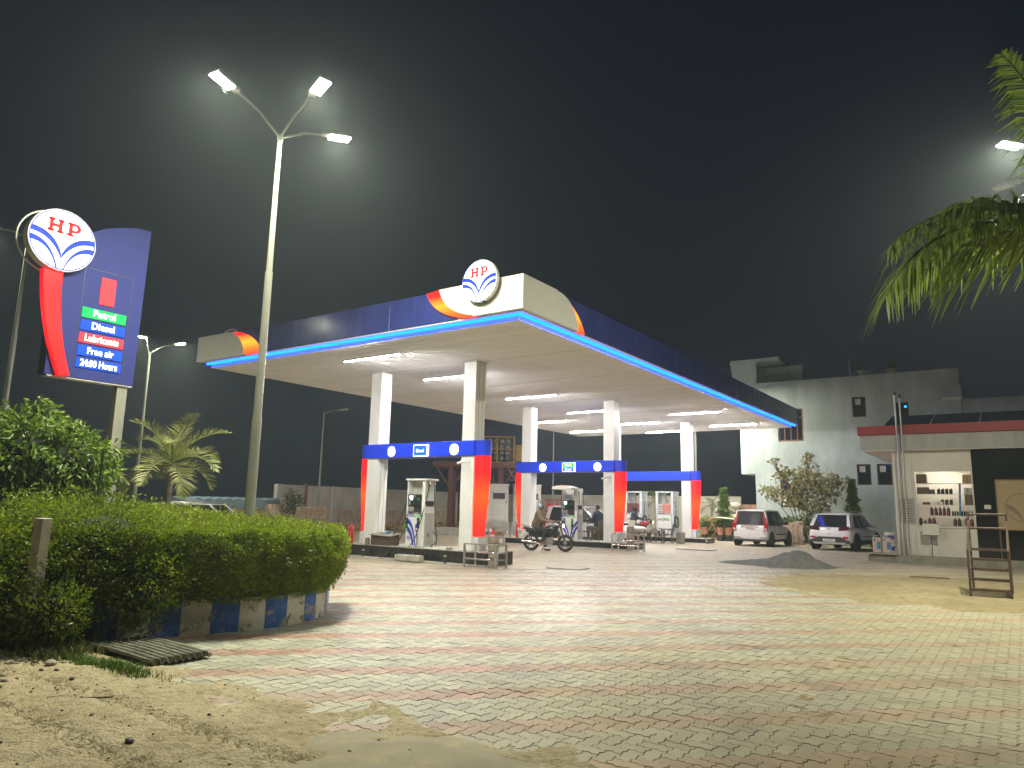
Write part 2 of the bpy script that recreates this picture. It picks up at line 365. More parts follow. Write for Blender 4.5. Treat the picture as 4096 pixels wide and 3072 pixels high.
mat('sign_blue', (.030,.040,.20), .6, spec=.15, var=.08, scale=2)
mat('black_tile', (.018,.018,.018), .16, var=.3, scale=5)
mat('grout', (.33,.31,.26), .9, var=.2)
mat('steel', (.55,.53,.49), .25, metal=1., var=.15, scale=6)
mat('galv', (.42,.42,.40), .45, metal=.7, var=.2, scale=3)
mat('pole_paint', (.27,.27,.235), .45, metal=.25, var=.16, scale=4, streak=(3,3,.4))
mat('dark_metal', (.045,.043,.04), .5, metal=.4, var=.2)
mat('black_rubber', (.018,.018,.018), .55, var=.2)
mat('black_plastic', (.02,.02,.021), .35, var=.15)
mat('red_paint', (.50,.012,.014), .32, var=.12, scale=8)
mat('maroon_paint', (.20,.03,.03), .55, var=.25, scale=4)
mat('rust_red', (.15,.042,.034), .6, var=.3, scale=3)
mat('pink_paint', (.50,.17,.14), .6, var=.2)
mat('brown_metal', (.095,.062,.045), .55, metal=.2, var=.35, scale=5)
mat('brown_wood', (.15,.075,.04), .55, var=.3, scale=4, streak=(6,6,1))
mat('cardboard', (.30,.195,.10), .85, var=.15)
mat('dark_box', (.10,.072,.05), .75, var=.25)
mat('grey_wall', (.40,.45,.455), .85, var=.24, scale=.8, streak=(1,1,.45), bump=.25, bscale=14)
mat('boundary_plaster', (.50,.47,.43), .9, var=.22, scale=.7, bump=.3, bscale=8)
mat('boundary_base', (.52,.40,.30), .95, var=.45, scale=2.5, bump=.5, streak=(1,3.2,.5))
mat('shop_white', (.62,.575,.52), .7, var=.07, scale=2)
mat('shop_band', (.36,.355,.34), .7, var=.18, scale=1.5, streak=(2,2,.3))
mat('shop_red', (.26,.016,.024), .45, var=.1, scale=2)
mat('shop_dark', (.010,.011,.013), .12, var=.1)
mat('cream_board', (.34,.25,.14), .6, var=.1)
mat('cream_arc', (.20,.14,.085), .6, var=.0)
mat('paper', (.60,.58,.52), .8, var=.08)
mat('glass_dark', (.012,.013,.016), .07, var=.0, spec=.6)
mat('glass_clear', (.75,.8,.78), .03, var=0, trans=1.)
mat('car_white', (.78,.775,.765), .22, var=.02, coat=.8)
mat('car_glass', (.022,.026,.026), .05, var=.0, spec=.7)
mat('car_trim', (.022,.022,.023), .5, var=.1)
mat('tail_red', (.36,.008,.012), .15, var=.05)
mat('tail_dark', (.07,.008,.011), .15, var=.05)
mat('tail_clear', (.55,.5,.48), .12, var=.05)
mat('chrome', (.75,.75,.75), .12, metal=1, var=0)
mat('plate_white', (.70,.70,.68), .45, var=.03)
mat('ink_black', (.02,.02,.02), .6, var=0)
mat('ink_red', (.5,.015,.02), .5, var=0)
mat('ink_blue', (.015,.03,.38), .4, var=0)
mat('ink_navy', (.02,.03,.10), .4, var=0)
mat('ink_green', (.03,.36,.05), .5, var=0)
mat('ink_white', (.75,.75,.75), .5, var=0)
worn('kerb_white', (.50,.475,.41), (.16,.145,.115), .57)
worn('kerb_blue', (.03,.10,.36), (.27,.245,.20), .57)
mat('asbestos', (.21,.205,.165), .95, var=.3, scale=5, bump=.5)
mat('pavilion', (.5,.48,.42), .8, var=.1)
mat('brick', (.36,.20,.13), .9, var=.4, scale=6, bump=.4)
mat('pale_brick', (.44,.34,.25), .9, var=.35, scale=5, bump=.4)
mat('sack', (.52,.48,.40), .9, var=.2, scale=6, bump=.3)
mat('bark', (.13,.10,.07), .9, var=.35, scale=9, bump=.6)
mat('palm_trunk', (.23,.20,.15), .85, var=.35, scale=5, bump=.5, streak=(1,1,6))
mat('soil', (.10,.08,.05), .95, var=.3, bump=.5)
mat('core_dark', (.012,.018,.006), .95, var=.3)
mat('bucket_white', (.62,.60,.55), .45, var=.12)
mat('bucket_purple', (.12,.06,.42), .45, var=.15)
mat('bucket_blue', (.04,.22,.45), .45, var=.15)
mat('can_pink', (.55,.42,.38), .5, var=.12)
mat('terracotta', (.42,.20,.12), .75, var=.15)
mat('pump_white', (.74,.735,.69), .32, var=.04, scale=4)
mat('pump_grey', (.46,.45,.42), .4, var=.06)
mat('cng_white', (.58,.62,.62), .45, var=.10, scale=6)
mat('skin', (.22,.12,.075), .55, var=.06)
mat('cloth_brown', (.15,.105,.065), .9, var=.25, scale=14, bump=.3)
mat('cloth_dark', (.03,.032,.036), .9, var=.25, scale=10)
mat('cloth_navy', (.025,.04,.055), .9, var=.2, scale=10)
mat('cloth_grey', (.09,.08,.07), .9, var=.2, scale=10)
mat('cloth_white', (.6,.58,.55), .9, var=.1, scale=10)
mat('cloth_teal', (.30,.42,.44), .9, var=.12)
mat('hair', (.008,.007,.006), .6, var=.1)
mat('bike_black', (.014,.014,.015), .18, var=.05, coat=.6)
mat('bike_red', (.35,.01,.012), .25, var=.05, coat=.5)
mat('solar', (.012,.014,.025), .12, var=.1)
mat('yellow_paint', (.36,.21,.03), .6, var=.25)
mat('cyl_grey', (.20,.17,.14), .5, var=.2)
mat('cabinet', (.56,.545,.50), .55, var=.1, scale=2)
mat('tarp', (.13,.19,.25), .7, var=.2)
mat('bottle_red', (.10,.012,.018), .3, var=.15)
mat('bottle_dark', (.014,.018,.016), .3, var=.15)
mat('bottle_green', (.012,.04,.03), .3, var=.15)
mat('glow_lamp', (1,1,1), .5, var=0, emit=LAMP_COL, estr=90)
mat('glow_tube', (1,1,1), .5, var=0, emit=TUBE_COL, estr=720)
mat('glow_blue', (0,.05,.3), .4, var=0, emit=(0,.06,1.0), estr=10.)
mat('glow_disc', (.8,.8,.8), .4, var=0, emit=(1,.99,.96), estr=1.25)
mat('glow_disc_hot', (.8,.8,.8), .4, var=0, emit=(1,.99,.97), estr=3.)
mat('logo_blue', (.01,.03,.4), .4, var=0, emit=(.012,.045,.62), estr=1.)
mat('logo_red', (.5,.01,.02), .4, var=0, emit=(.75,.012,.02), estr=.9)
mat('logo_faint', (.1,.3,.5), .4, var=0, emit=(.25,.6,.75), estr=1.6)
mat('glow_petrol', (.01,.3,.08), .4, var=0, emit=(.006,.30,.08), estr=1.)
mat('glow_dieselbar', (.01,.05,.4), .4, var=0, emit=(.003,.045,.60), estr=1.)
mat('glow_lube', (.5,.03,.05), .4, var=0, emit=(.75,.035,.055), estr=1.)
mat('glow_text', (.9,.9,.8), .4, var=0, emit=(1,.95,.82), estr=1.1)
mat('glow_rect', (.6,.03,.04), .4, var=0, emit=(1,.035,.045), estr=1.15)
mat('glow_diesel', (.01,.05,.5), .4, var=0, emit=(.0,.07,1), estr=1.6)
mat('glow_green', (.01,.4,.05), .4, var=0, emit=(.0,.55,.02), estr=1.2)
mat('glow_screen', (.1,.2,.25), .4, var=0, emit=(.75,.92,1), estr=1.5)
mat('glow_screen_dim', (.1,.2,.25), .4, var=0, emit=(.3,.7,.75), estr=.8)
mat('glow_bulb', (1,.9,.6), .4, var=0, emit=(1,.85,.5), estr=4)
mat('glow_room', (1,1,1), .5, var=0, emit=(1,.95,.80), estr=44)
mat('glow_cyan', (.0,.3,.5), .4, var=0, emit=(0,.35,1), estr=2)
mat('glow_window', (.5,.7,.6), .4, var=0, emit=(.55,.75,.68), estr=.55)
mat('glow_tail', (.5,.02,.02), .4, var=0, emit=(1,.02,.02), estr=1.5)

def red_panel_mat(name, axis, lo, hi, base=(1.0,.004,.008), hot=(1.0,.075,.004), k=1.25):
    """back-lit red acrylic: the lamps inside shine brighter at mid height"""
    m = bpy.data.materials.new(name); m.use_nodes = True; MATS[name] = m
    n = m.node_tree.nodes; l = m.node_tree.links; b = n['Principled BSDF']
    tc = n.new('ShaderNodeTexCoord'); sp = n.new('ShaderNodeSeparateXYZ'); l.new(tc.outputs['Object'], sp.inputs[0])
    mr = n.new('ShaderNodeMapRange'); mr.inputs[1].default_value = lo; mr.inputs[2].default_value = hi; l.new(sp.outputs[axis], mr.inputs[0])
    rp = n.new('ShaderNodeValToRGB'); e = rp.color_ramp.elements
    e[0].position = 0; e[0].color = (*base,1); e[1].position = 1; e[1].color = (*base,1)
    x = e.new(.5); x.color = (*hot,1); y = e.new(.25); y.color = (base[0], (base[1]+hot[1])*.35, base[2], 1); z = e.new(.78); z.color = (*base,1)
    l.new(mr.outputs[0], rp.inputs[0]); l.new(rp.outputs[0], b.inputs['Emission Color']); b.inputs['Emission Strength'].default_value = k
    b.inputs['Base Color'].default_value = (.5,.01,.01,1); b.inputs['Roughness'].default_value = .25
red_panel_mat('glow_red', 2, .7, 3.1)
red_panel_mat('glow_flame', 2, 6.0, 6.95, base=(.9,.006,.01), hot=(1.4,.42,.02), k=1.3)
red_panel_mat('glow_sabre', 2, 3.9, 6.1, base=(.75,.0,.012), hot=(1.,.015,.02), k=1.1)
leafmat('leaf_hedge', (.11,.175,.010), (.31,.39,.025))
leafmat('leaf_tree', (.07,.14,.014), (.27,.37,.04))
leafmat('leaf_palm', (.16,.19,.045), (.36,.37,.13), trans=.25)
leafmat('leaf_palm_bright', (.08,.15,.016), (.28,.36,.06), trans=.35)
leafmat('leaf_dry', (.17,.17,.065), (.42,.36,.17), trans=.35)
leafmat('leaf_dark', (.018,.045,.008), (.06,.11,.02), trans=.3)
leafmat('leaf_conifer', (.04,.10,.012), (.15,.25,.035), trans=.3)
leafmat('grass', (.07,.085,.02), (.19,.20,.06), trans=.3)
leafmat('grass_green', (.06,.12,.015), (.15,.24,.03), trans=.3)

# ---------------------------------------------------------------- terrain
def sheet(name, xs, ys, fz, m, lab=None, kind='structure'):
    X, Y = np.meshgrid(xs, ys); Z = fz(X, Y); nx, ny = len(xs), len(ys)
    V = np.stack([X.ravel(), Y.ravel(), Z.ravel()], 1)
    i = np.arange(nx*ny).reshape(ny, nx)
    F = np.stack([i[:-1,:-1].ravel(), i[:-1,1:].ravel(), i[1:,1:].ravel(), i[1:,:-1].ravel()], 1)
    o = npmesh(name, V, F, m, smooth=True); tag(o, lab, None, None, kind); return o
ys = np.concatenate([[-58,-30,-10,0,8], np.linspace(12,36,25), [45,60,90,118]])
xs = np.concatenate([[-118,-90,-60], np.linspace(-45,20,14), [40,58]])
sheet('ground', xs, ys, lambda X, Y: gz(Y)-.06, 'earth', 'dusty earth all around the fuel station')
pav = sheet('paving', np.linspace(-26,6,33), np.linspace(3.6,41.5,39), lambda X, Y: gz(Y)-.011, 'far_paving', 'interlocking block paving of the forecourt in grey and red bands')

# island outline (kerb)
ISL = [(-9.75,3.75),(-9.2,3.95),(-8.8,4.3),(-8.62,4.75),(-8.5,5.2),(-8.33,5.6),(-8.2,6.0),(-8.17,6.45),(-8.26,6.95),(-8.55,7.5),(-9.1,8.05),(-10,8.6),(-11.6,9.35),(-13.6,10.2),(-15.6,10.9),(-17.4,10.9),(-18.3,9.6),(-17.6,7.3),(-15.6,5.2),(-13.4,3.9),(-11.4,3.45)]
def inside(X, Y, poly):
    r = np.zeros(np.shape(X), bool); n = len(poly)
    for i in range(n):
        x0,y0 = poly[i]; x1,y1 = poly[(i+1)%n]
        c = ((y0 > Y) != (y1 > Y)) & (X < (x1-x0)*(Y-y0)/((y1-y0)+1e-12)+x0); r ^= c
    return r
def polydist(X, Y, poly):
    d = np.full(np.shape(X), 1e9); n = len(poly)
    for i in range(n):
        x0,y0 = poly[i]; x1,y1 = poly[(i+1)%n]; dx,dy = x1-x0,y1-y0
        t = np.clip(((X-x0)*dx+(Y-y0)*dy)/(dx*dx+dy*dy), 0, 1); d = np.minimum(d, np.hypot(X-x0-t*dx, Y-y0-t*dy))
    return d

# pavers: interlocking zigzag blocks laid in herringbone; bands of red every third row
W_ = .1155
def zig(p0, p1, A=.012):
    (x0,y0),(x1,y1) = p0,p1; dx,dy = x1-x0,y1-y0
    if dx != 0: s = 1 if dx > 0 else -1; return [(x0,y0),(x0+dx*.40,y0+A*s),(x0+dx*.60,y0-A*s)]
    s = 1 if dy > 0 else -1; return [(x0,y0),(x0-A*s,y0+dy*.40),(x0+A*s,y0+dy*.60)]
def outline(h):
    c = [(0,0),(1,0),(2,0),(2,1),(1,1),(0,1)] if h else [(0,0),(1,0),(1,1),(1,2),(0,2),(0,1)]
    c = [(a*W_,b*W_) for a,b in c]; o = []
    for i in range(6): o += zig(c[i], c[(i+1)%6])
    o = np.array(o); ctr = o.mean(0); o = o-ctr
    g = .0027; L = np.abs(o).max(0); o = o*(1-g/L)
    return o, ctr
OUT = {True: outline(True), False: outline(False)}
cells = []
for j in range(-60, 10):
    for i in range(-60, 160):
        ox, oy = (i + 2*j)*W_ + .073, (i - 2*j)*W_
        if -21 < ox < 2.2 and 3.5 < oy < 24.5: cells.append((i, j, ox, oy))
cells = np.array(cells)
pv = []
for h in (True, False):
    o, c = OUT[h]
    cx = cells[:,2] + (0 if h else 2*W_) + c[0]; cy_ = cells[:,3] + (0 if h else -W_) + c[1]
    pv.append(np.stack([cx, cy_, np.full(len(cx), float(h)), np.mod(cells[:,1], 3) == 0], 1))
pv = np.concatenate(pv)
# keep what the camera (or one standing a step aside) could see; not under the planted island
dx, dy = pv[:,0], pv[:,1]
dep = dx*fw.x+dy*fw.y; lat = dx*rt.x+dy*rt.y
keep = (dep > 1.2) & (np.abs(lat) < .76*dep+2.2) & ~(inside(pv[:,0], pv[:,1], ISL) & (polydist(pv[:,0], pv[:,1], ISL) > .1))
keep &= ~((pv[:,0] < -12.3) & (pv[:,0] > -17.7) & (pv[:,1] > 16.5) & (pv[:,1] < 17.55))
pv = pv[keep]; dist = np.hypot(pv[:,0], pv[:,1])
dep = pv[:,0]*fw.x+pv[:,1]*fw.y; lat = pv[:,0]*rt.x+pv[:,1]*rt.y
seen = (np.abs(lat) < .70*dep) & (pv[:,1] > 4.35) & (CAM_H/dep < .565)
order = np.argsort(np.where(seen, dist, 1e6)); near = set(order[:300].tolist())
TH = .03
pm = {}
for h in (0, 1):
    o = OUT[bool(h)][0]; n = len(o); o2 = o*(1-.0035/np.abs(o).max(0))
    for k in ('grey', 'red'):
        vs = [(x,y,0) for x,y in o2] + [(x,y,-.0035) for x,y in o] + [(x,y,-TH) for x,y in o]
        fs = [tuple(range(n))] + [(n+i, n+(i+1)%n, (i+1)%n, i) for i in range(n)] + [(2*n+i, 2*n+(i+1)%n, n+(i+1)%n, n+i) for i in range(n)]
        me = bpy.data.meshes.new('paver'); me.from_pydata(vs, [], fs); me.update(); me.materials.append(MATS['paver_obj_'+k]); pm[h,k] = me
for q in order[:300]:
    x, y, h, r = pv[q]
    o = bpy.data.objects.new('paver', pm[int(h), 'red' if r else 'grey']); COL.objects.link(o); o.parent = pav
    o.location = (x, y, GZ(y)+random.uniform(-.0022,.0022)); o.rotation_euler = (random.gauss(0,.006), random.gauss(0,.006), random.gauss(0,.006))
rest = np.array([i for i in range(len(pv)) if i not in near])
for kind, sel in (('grey', pv[rest][:,3] == 0), ('red', pv[rest][:,3] == 1)):
    Vs, Fs, At, base = [], [], [], 0; quads = []
    for h in (0, 1):
        P = pv[rest][sel & (pv[rest][:,2] == h)]; N = len(P); o = OUT[bool(h)][0]; n = len(o); o2 = o*(1-.0035/np.abs(o).max(0))
        tz = RNG.normal(0, .0014, (N,1)); tx = RNG.normal(0, .006, (N,1)); ty = RNG.normal(0, .006, (N,1)); rz = RNG.normal(0, .006, (N,1))
        z0 = gz(P[:,1])[:,None] + tz
        def ring(oo, dz):
            X = oo[None,:,0] - rz*oo[None,:,1]; Y = oo[None,:,1] + rz*oo[None,:,0]
            return np.stack([P[:,0:1]+X, P[:,1:2]+Y, z0 + tx*X + ty*Y + dz], 2)
        V3 = np.concatenate([ring(o2, 0), ring(o, -.0035), ring(o, -TH)], 1)   # N,3n,3
        b0 = base + np.arange(N)[:,None]*(3*n)
        k_ = np.arange(n); k1 = (k_+1)%n
        for a in (0, n):
            qd = np.stack([b0 + (a+n+k_), b0 + (a+n+k1), b0 + (a+k1), b0 + (a+k_)], 2).reshape(-1,4); quads.append(qd)
        # cap as quads: zigzag ring of 18 split into a fan of strips
        for t in range(n//2-1):
            qd = np.stack([b0[:,0]+t, b0[:,0]+t+1, b0[:,0]+n-2-t, b0[:,0]+n-1-t], 1)
            quads.append(qd)
        Vs.append(V3.reshape(-1,3)); At.append(np.repeat(RNG.random(N), 3*n)); base += N*3*n
    o = npmesh('paver_field', np.concatenate(Vs), np.concatenate(quads), 'paver_'+kind, parent=pav, attr=np.concatenate(At)); o['kind'] = 'stuff'

# blown sand filling the joints towards the shop side
def joint_sand(X, Y):
    f = np.clip((X+5.2)/3.2, 0, 1)*np.clip((16.5-Y)/4, 0, 1)
    return gz(Y) - .0105 + f*(.0062 + .011*(fbm(X*1.1, Y*1.1, 5, 131)-.5) + .006*(fbm(X*9, Y*9, 3, 137)-.5))
sheet('joint_sand', np.linspace(-5.2, 2.2, 260), np.linspace(4.3, 16.5, 380), joint_sand, 'sand', 'fine sand blown into the paving joints')
# earth verge in the foreground: a height field that buries the edge of the paving
def verge(X, Y):
    e = 4.25 + .22*(fbm(X*.9, Y*.4, 3, 3)-.5)*2 + .28*np.clip((-6.3-X)/1.5, 0, 1) - .3*np.clip((-3.9-X)/2., 0, .6)
    h = (e - Y)*.055
    h = np.clip(h, -.08, .05) + (fbm(X*2.2, Y*2.2, 5, 11)-.47)*.075 + (fbm(X*8, Y*8, 4, 23)-.47)*.028
    # tyre tracks running along the road edge
    for y0, ph in ((3.1, 0), (2.55, .7)):
        t = np.exp(-((Y-y0-.12*np.sin(X*.7+ph)-.06*(X+6))/.09)**2); h = h - t*(.022+.050*(np.sin(X*38+6*np.abs(Y-y0)*10) > .2))
    return h
sheet('dirt_verge', np.linspace(-14.5, 1.5, 500), np.linspace(-1.0, 5.3, 200), verge, 'earth', 'sandy earth verge with tyre tracks in the foreground')
def patch(X, Y):   # smooth cement patch by the verge
    d = np.hypot((X+3.05)/1.05, (Y-3.55)/.72) + .35*(fbm(X*1.7, Y*1.7, 3, 5)-.5)
    return .050 - .11*np.clip(d-.62, 0, 1) + .006*(fbm(X*5, Y*5, 3, 8)-.5)
sheet('cement_patch', np.linspace(-4.4, -1.6, 90), np.linspace(2.6, 4.6, 70), patch, 'cement', 'smooth grey cement patch at the verge')
def sand(X, Y):
    c = (X+1.0)/4.2; d = np.hypot(np.where(X < -1, c, c*.3), (Y-19.0)/3.6)
    e = 1-d + .34*(fbm(X*.5, Y*.5, 4, 31)-.5)
    h = np.clip(e*.05, -.06, .035) + (fbm(X*1.8, Y*1.8, 4, 41)-.5)*.022 + (fbm(X*8, Y*8, 3, 43)-.5)*.007
    for k in range(5): h = h - .006*np.exp(-((X+2.2+.14*k-.35*(Y-17.5))/.035)**2)*(np.abs(Y-17.8) < 1.6)
    return gz(Y) + h
sheet('sand_patch', np.linspace(-6.6, 2.5, 220), np.linspace(14.2, 25.5, 260), sand, 'sand', 'drift of pale sand over the paving before the shop')
# ---------------------------------------------------------------- HP emblem
def bez(p0, c, p1, n=10):
    return [((1-t)**2*p0[0]+2*t*(1-t)*c[0]+t*t*p1[0], (1-t)**2*p0[1]+2*t*(1-t)*c[1]+t*t*p1[1]) for t in [i/n for i in range(n+1)]]
def emblem(parent, o, ux, uy, rad, disc='glow_disc', blue='logo_blue', red='logo_red', depth=.12, rim='white_panel', name='emblem', ry=None):
    o, ux, uy = Vector(o), Vector(ux).normalized(), Vector(uy).normalized(); n = ux.cross(uy); ry = ry or rad
    U, Vv = ux*rad, uy*ry
    circ = [(math.cos(2*math.pi*i/40), math.sin(2*math.pi*i/40)) for i in range(40)]
    b = MB(); b.prism(circ, o, U, Vv, depth); dd = b.build(name, disc, parent)
    b = MB(); m = 40; a = [o+n*.002+U*x+Vv*y for x,y in circ]; c = [o+n*.002+U*x*.965+Vv*y*.965 for x,y in circ]
    b.add(a+c, [(i,(i+1)%m,m+(i+1)%m,m+i) for i in range(m)]); b.build('ring', blue, dd, recalc=False)
    b = MB(); b.prism([(x*1.03,y*1.03) for x,y in circ], o-n*.012, U, Vv, depth); b.build('rim', rim, dd)
    for s in (-1, 1):
        for (A,cA,A1,B,cB,B1) in [((-.955,.25),(-.26,.24),(-.005,-.47),(-.985,.06),(-.34,.08),(-.005,-.64)), ((-.985,-.05),(-.33,-.06),(-.085,-.955),(-.93,-.24),(-.36,-.22),(-.125,-.965))]:
            P = bez(A,cA,A1)+bez(B,cB,B1)[::-1]
            b = MB(); b.prism([(x*(-s), y) for x,y in P], o+n*.007, U, Vv, .006); b.build('wave', blue, dd)
    # slab-serif letters
    def bar(b, x0, y0, x1, y1): b.prism([(x0,y0),(x1,y0),(x1,y1),(x0,y1)], o+n*.008, U, Vv, .006)
    b = MB(); x, y, h = -.50, .20, .46
    for dx in (0, .28):
        bar(b, x+dx+.04, y, x+dx+.15, y+h); bar(b, x+dx, y, x+dx+.19, y+.085); bar(b, x+dx, y+h-.085, x+dx+.19, y+h)
    bar(b, x+.14, y+.18, x+.33, y+.28); b.build('letter', red, dd)
    b = MB(); x = .08
    bar(b, x+.045, y, x+.155, y+h); bar(b, x, y, x+.21, y+.085); bar(b, x, y+h-.085, x+.24, y+h); bar(b, x+.1, y+.13, x+.24, y+.215)
    arc = [(x+.23+.19*math.cos(t), y+.295+.165*math.sin(t)) for t in [math.pi/2-math.pi*i/10 for i in range(11)]]
    arc2 = [(x+.23+.075*math.cos(t), y+.295+.08*math.sin(t)) for t in [-math.pi/2+math.pi*i/10 for i in range(11)]]
    b.prism(arc+arc2, o+n*.008, U, Vv, .006); b.build('letter', red, dd)
    return dd

# ---------------------------------------------------------------- canopy
X0, Y0, X1, Y1 = -8.975, 13.112, -21.851, 38.307
HS, HB, HT = 5.931, 6.09, 6.905
can = thing('fuel_canopy', 'large white and blue petrol station canopy with a glowing blue edge strip', 'canopy', (0,0,0))
b = MB(); b.box(X1+.05, Y0+.05, HB+.02, X0-.05, Y1-.05, HT-.15); b.build('roof_deck', 'white_paint', can)
# blue fascia panels
def fascia(x0, y0, x1, y1): b = MB(); b.box(x0,y0,HB,x1,y1,HT-.02); return b.build('fascia_panel', 'fascia_blue', can, bevel=.006)
for a, c in ((-19.9,-16.87),(-16.85,-13.22),(-13.2,-10.9)): fascia(a, Y0+.03, c, Y0+.10)
for i in range(6):
    L = (Y1-14.5)/6; fascia(X0-.10, 14.5+i*L+(0.01 if i else 0), X0-.03, 14.5+(i+1)*L)
for i in range(3): L = (X0-X1)/3; fascia(X1+i*L+.01, Y1-.1, X1+(i+1)*L, Y1-.03)
for i in range(5): L = (Y1-Y0)/5; fascia(X1+.03, Y0+.2+i*L*.99+.01, X1+.10, Y0+.2+(i+1)*L*.99)
# white corner caps with curved ends, red flames
def arc_pts(p0, c, p1): return bez(p0, c, p1, 12)
fr = lambda pts, d0, d1, m, nm: MB().prism(pts, (0, Y0-d0, 0), (1,0,0), (0,0,1), d1).build(nm, m, can)
inn = arc_pts((-11.45,HT), (-11.28,6.28), (-10.39,6.12)); outr = arc_pts((-11.88,HT-.04), (-11.55,6.12), (-10.3,6.07))
fr([(X0+.048,HB),(X0+.048,HT)]+inn+[(-10.35,HB)], .05, .16, 'cap_white', 'corner_cap')
fr(outr+inn[::-1], .03, .12, 'glow_flame', 'flame_panel')
inl = arc_pts((-20.02,HT-.02), (-19.42,6.62), (-19.30,HB)); outl = arc_pts((-19.95,HT-.03), (-18.95,6.78), (-18.48,HB-.02))
fr([(X1,HB),(X1,HT)]+inl, .05, .16, 'cap_white', 'corner_cap')
fr(outl+inl[::-1], .03, .12, 'glow_flame', 'flame_panel')
b = MB(); b.tube([(-20.5,Y0-.02,6.90),(-20.3,Y0-.02,6.965),(-20.1,Y0-.02,6.98),(-19.92,Y0-.02,6.95),(-19.8,Y0-.02,6.87)], .018, 6); b.build('cap_trim', 'white_gloss', can)
sd = lambda pts, d0, d1, m, nm: MB().prism(pts, (X0+d0, 0, 0), (0,1,0), (0,0,1), d1).build(nm, m, can)
inr = arc_pts((14.62,HT-.02), (15.42,6.85), (15.62,HB)); outr = arc_pts((14.98,HT-.10), (15.66,6.62), (15.97,HB-.01))
sd([(Y0-.047,HB+.001),(Y0-.047,HT-.001),(14.57,HT),(14.57,HT-.03)]+inr, .05, .16, 'cap_white', 'corner_cap')
sd(outr+inr[::-1], .03, .12, 'glow_flame', 'flame_panel')
# blue LED strip and lip below the fascia (front and right side)
iL = .17
b = MB(); b.box(X1+.25, Y0+iL, 6.0, X0-iL, Y0+iL+.03, 6.075); b.build('led_strip', 'glow_blue', can)
b = MB(); b.box(X0-iL-.03, Y0+iL+.03, 6.0, X0-iL, Y1-.1, 6.075); b.build('led_strip', 'glow_blue', can)
b = MB(); b.box(X1+.30, Y0+.30, HS-.004, X0-.30, Y0+.34, 6.05); b.box(X0-.34, Y0+.34, HS-.004, X0-.30, Y1-.3, 6.05)
b.box(X1+.30, Y0+.34, HS-.004, X1+.34, Y1-.3, 6.05); b.box(X1+.34, Y1-.34, HS-.004, X0-.34, Y1-.3, 6.05); b.build('soffit_trim', 'white_panel', can)
b = MB(); b.box(X1+.28, Y0+.05, 6.055, X0-.05, Y0+.36, 6.10); b.box(X0-.36, Y0+.36, 6.055, X0-.05, Y1-.05, 6.10); b.build('underside_gutter', 'white_panel', can)
# ribbed soffit: pressed metal strips
b = MB(); y = Y0+.345; x0, x1 = X1+.345, X0-.345
while y < Y1-.36:
    y2 = min(y+.17, Y1-.345)
    b.add([(x0,y,HS),(x1,y,HS),(x1,y2-.075,HS),(x0,y2-.075,HS),(x0,y2-.055,HS+.035),(x1,y2-.055,HS+.035),(x1,y2-.018,HS+.035),(x0,y2-.018,HS+.035),(x0,y2,HS),(x1,y2,HS)],
          [(0,3,2,1),(3,4,5,2),(4,7,6,5),(7,8,9,6)]); y = y2
so = b.build('soffit', 'soffit', can, recalc=False); so['kind'] = 'stuff'
for yy in (16.9, 20.7, 25.0, 29.4, 33.5):
    MB().box(x0, yy-.012, HS-.006, x1, yy+.012, HS-.001).build('soffit_joint', 'pump_grey', can)
MB().box(-10.35,Y0-.165,6.72,-9.8,Y0-.11,6.80).build('sign_bracket', 'steel', can)
emblem(can, (-10.07, Y0-.22, 6.87), (1,0,0), (0,0,1), .50, disc='glow_disc', name='round_sign', depth=.10)
b = MB(); b.box(-10.2, Y0-.20, 6.36, -9.94, Y0-.06, 6.40); b.build('sign_bracket', 'dark_metal', can)

# tube lights under the soffit
TUBES = [(-16.15,14.31,'above the front edge'),(-16.15,17.82,'beside the front right column'),(-16.15,22.6,'between the first and second gantry'),(-16.15,27.3,'just behind the second gantry'),
 (-16.15,32.1,'before the rear gantry'),(-16.4,36.12,'by the rear edge'),(-19.95,29.8,'on the far left side behind the column'),(-20.1,34.3,'at the far left rear corner'),(-12.3,29.57,'on the right side, front one of two'),(-12.3,34.5,'on the right side, rear one of two')]
def tube_light(x, y, lab):
    t = thing('tube_light', 'lit white tube lamp under the canopy, '+lab, 'lamp', (x, y, HS), 0, 'tube lamps under the canopy')
    MB().box(0,-.034,-.1495,2.3,.034,-.115).box(0,-.034,-.168,2.3,-.020,-.150).box(0,.020,-.168,2.3,.034,-.150).build('housing', 'white_panel', t); [MB().cyl((k,0,-.115),(k,0,-.003),.01,n=6).build('hanger', 'white_panel', t) for k in (.3,2.0)]  # side fins added to the housing to keep tube light off the soffit
    MB().cyl((.04,0,-.165),(2.26,0,-.165),.0155,n=6).build('tube', 'glow_tube', t)
    for k in (.02, 2.28): MB().box(k-.02,-.025,-.19,k+.02,.025,-.141).build('end_cap', 'white_panel', t)
for a in TUBES: tube_light(*a)

# ---------------------------------------------------------------- pump islands and gantries
CX = [(-17.431,-16.961), (-13.502,-13.032)]
def island(y, label, ground):
    t = thing('pump_island', label, 'plinth', (-18.0, y-.28, ground), 0, 'raised pump islands')
    L, D, H = 5.75, 1.25, .372-ground
    MB().box(.02,.02,-.05,L-.02,D-.02,H-.02).build('core', 'grout', t)
    MB().box(-.01,-.01,H-.025,L+.01,D+.01,H).build('top_slab', 'concrete', t, bevel=.006)
    n = 13; w = L/n
    for i in range(n): MB().box(i*w+.006,-.008,.0,(i+1)*w-.006,.022,H-.03).build('tile', 'black_tile', t)
    for i in range(3):
        MB().box(L-.022,i*D/3+.03,0,L+.008,(i+1)*D/3-.006,H-.03).build('tile', 'black_tile', t)
    b = MB(); b.box(-.25,-.22,-.04,L+.1,-.005,.025); b.build('mortar_skirt', 'concrete', t, bevel=.02)
    return t
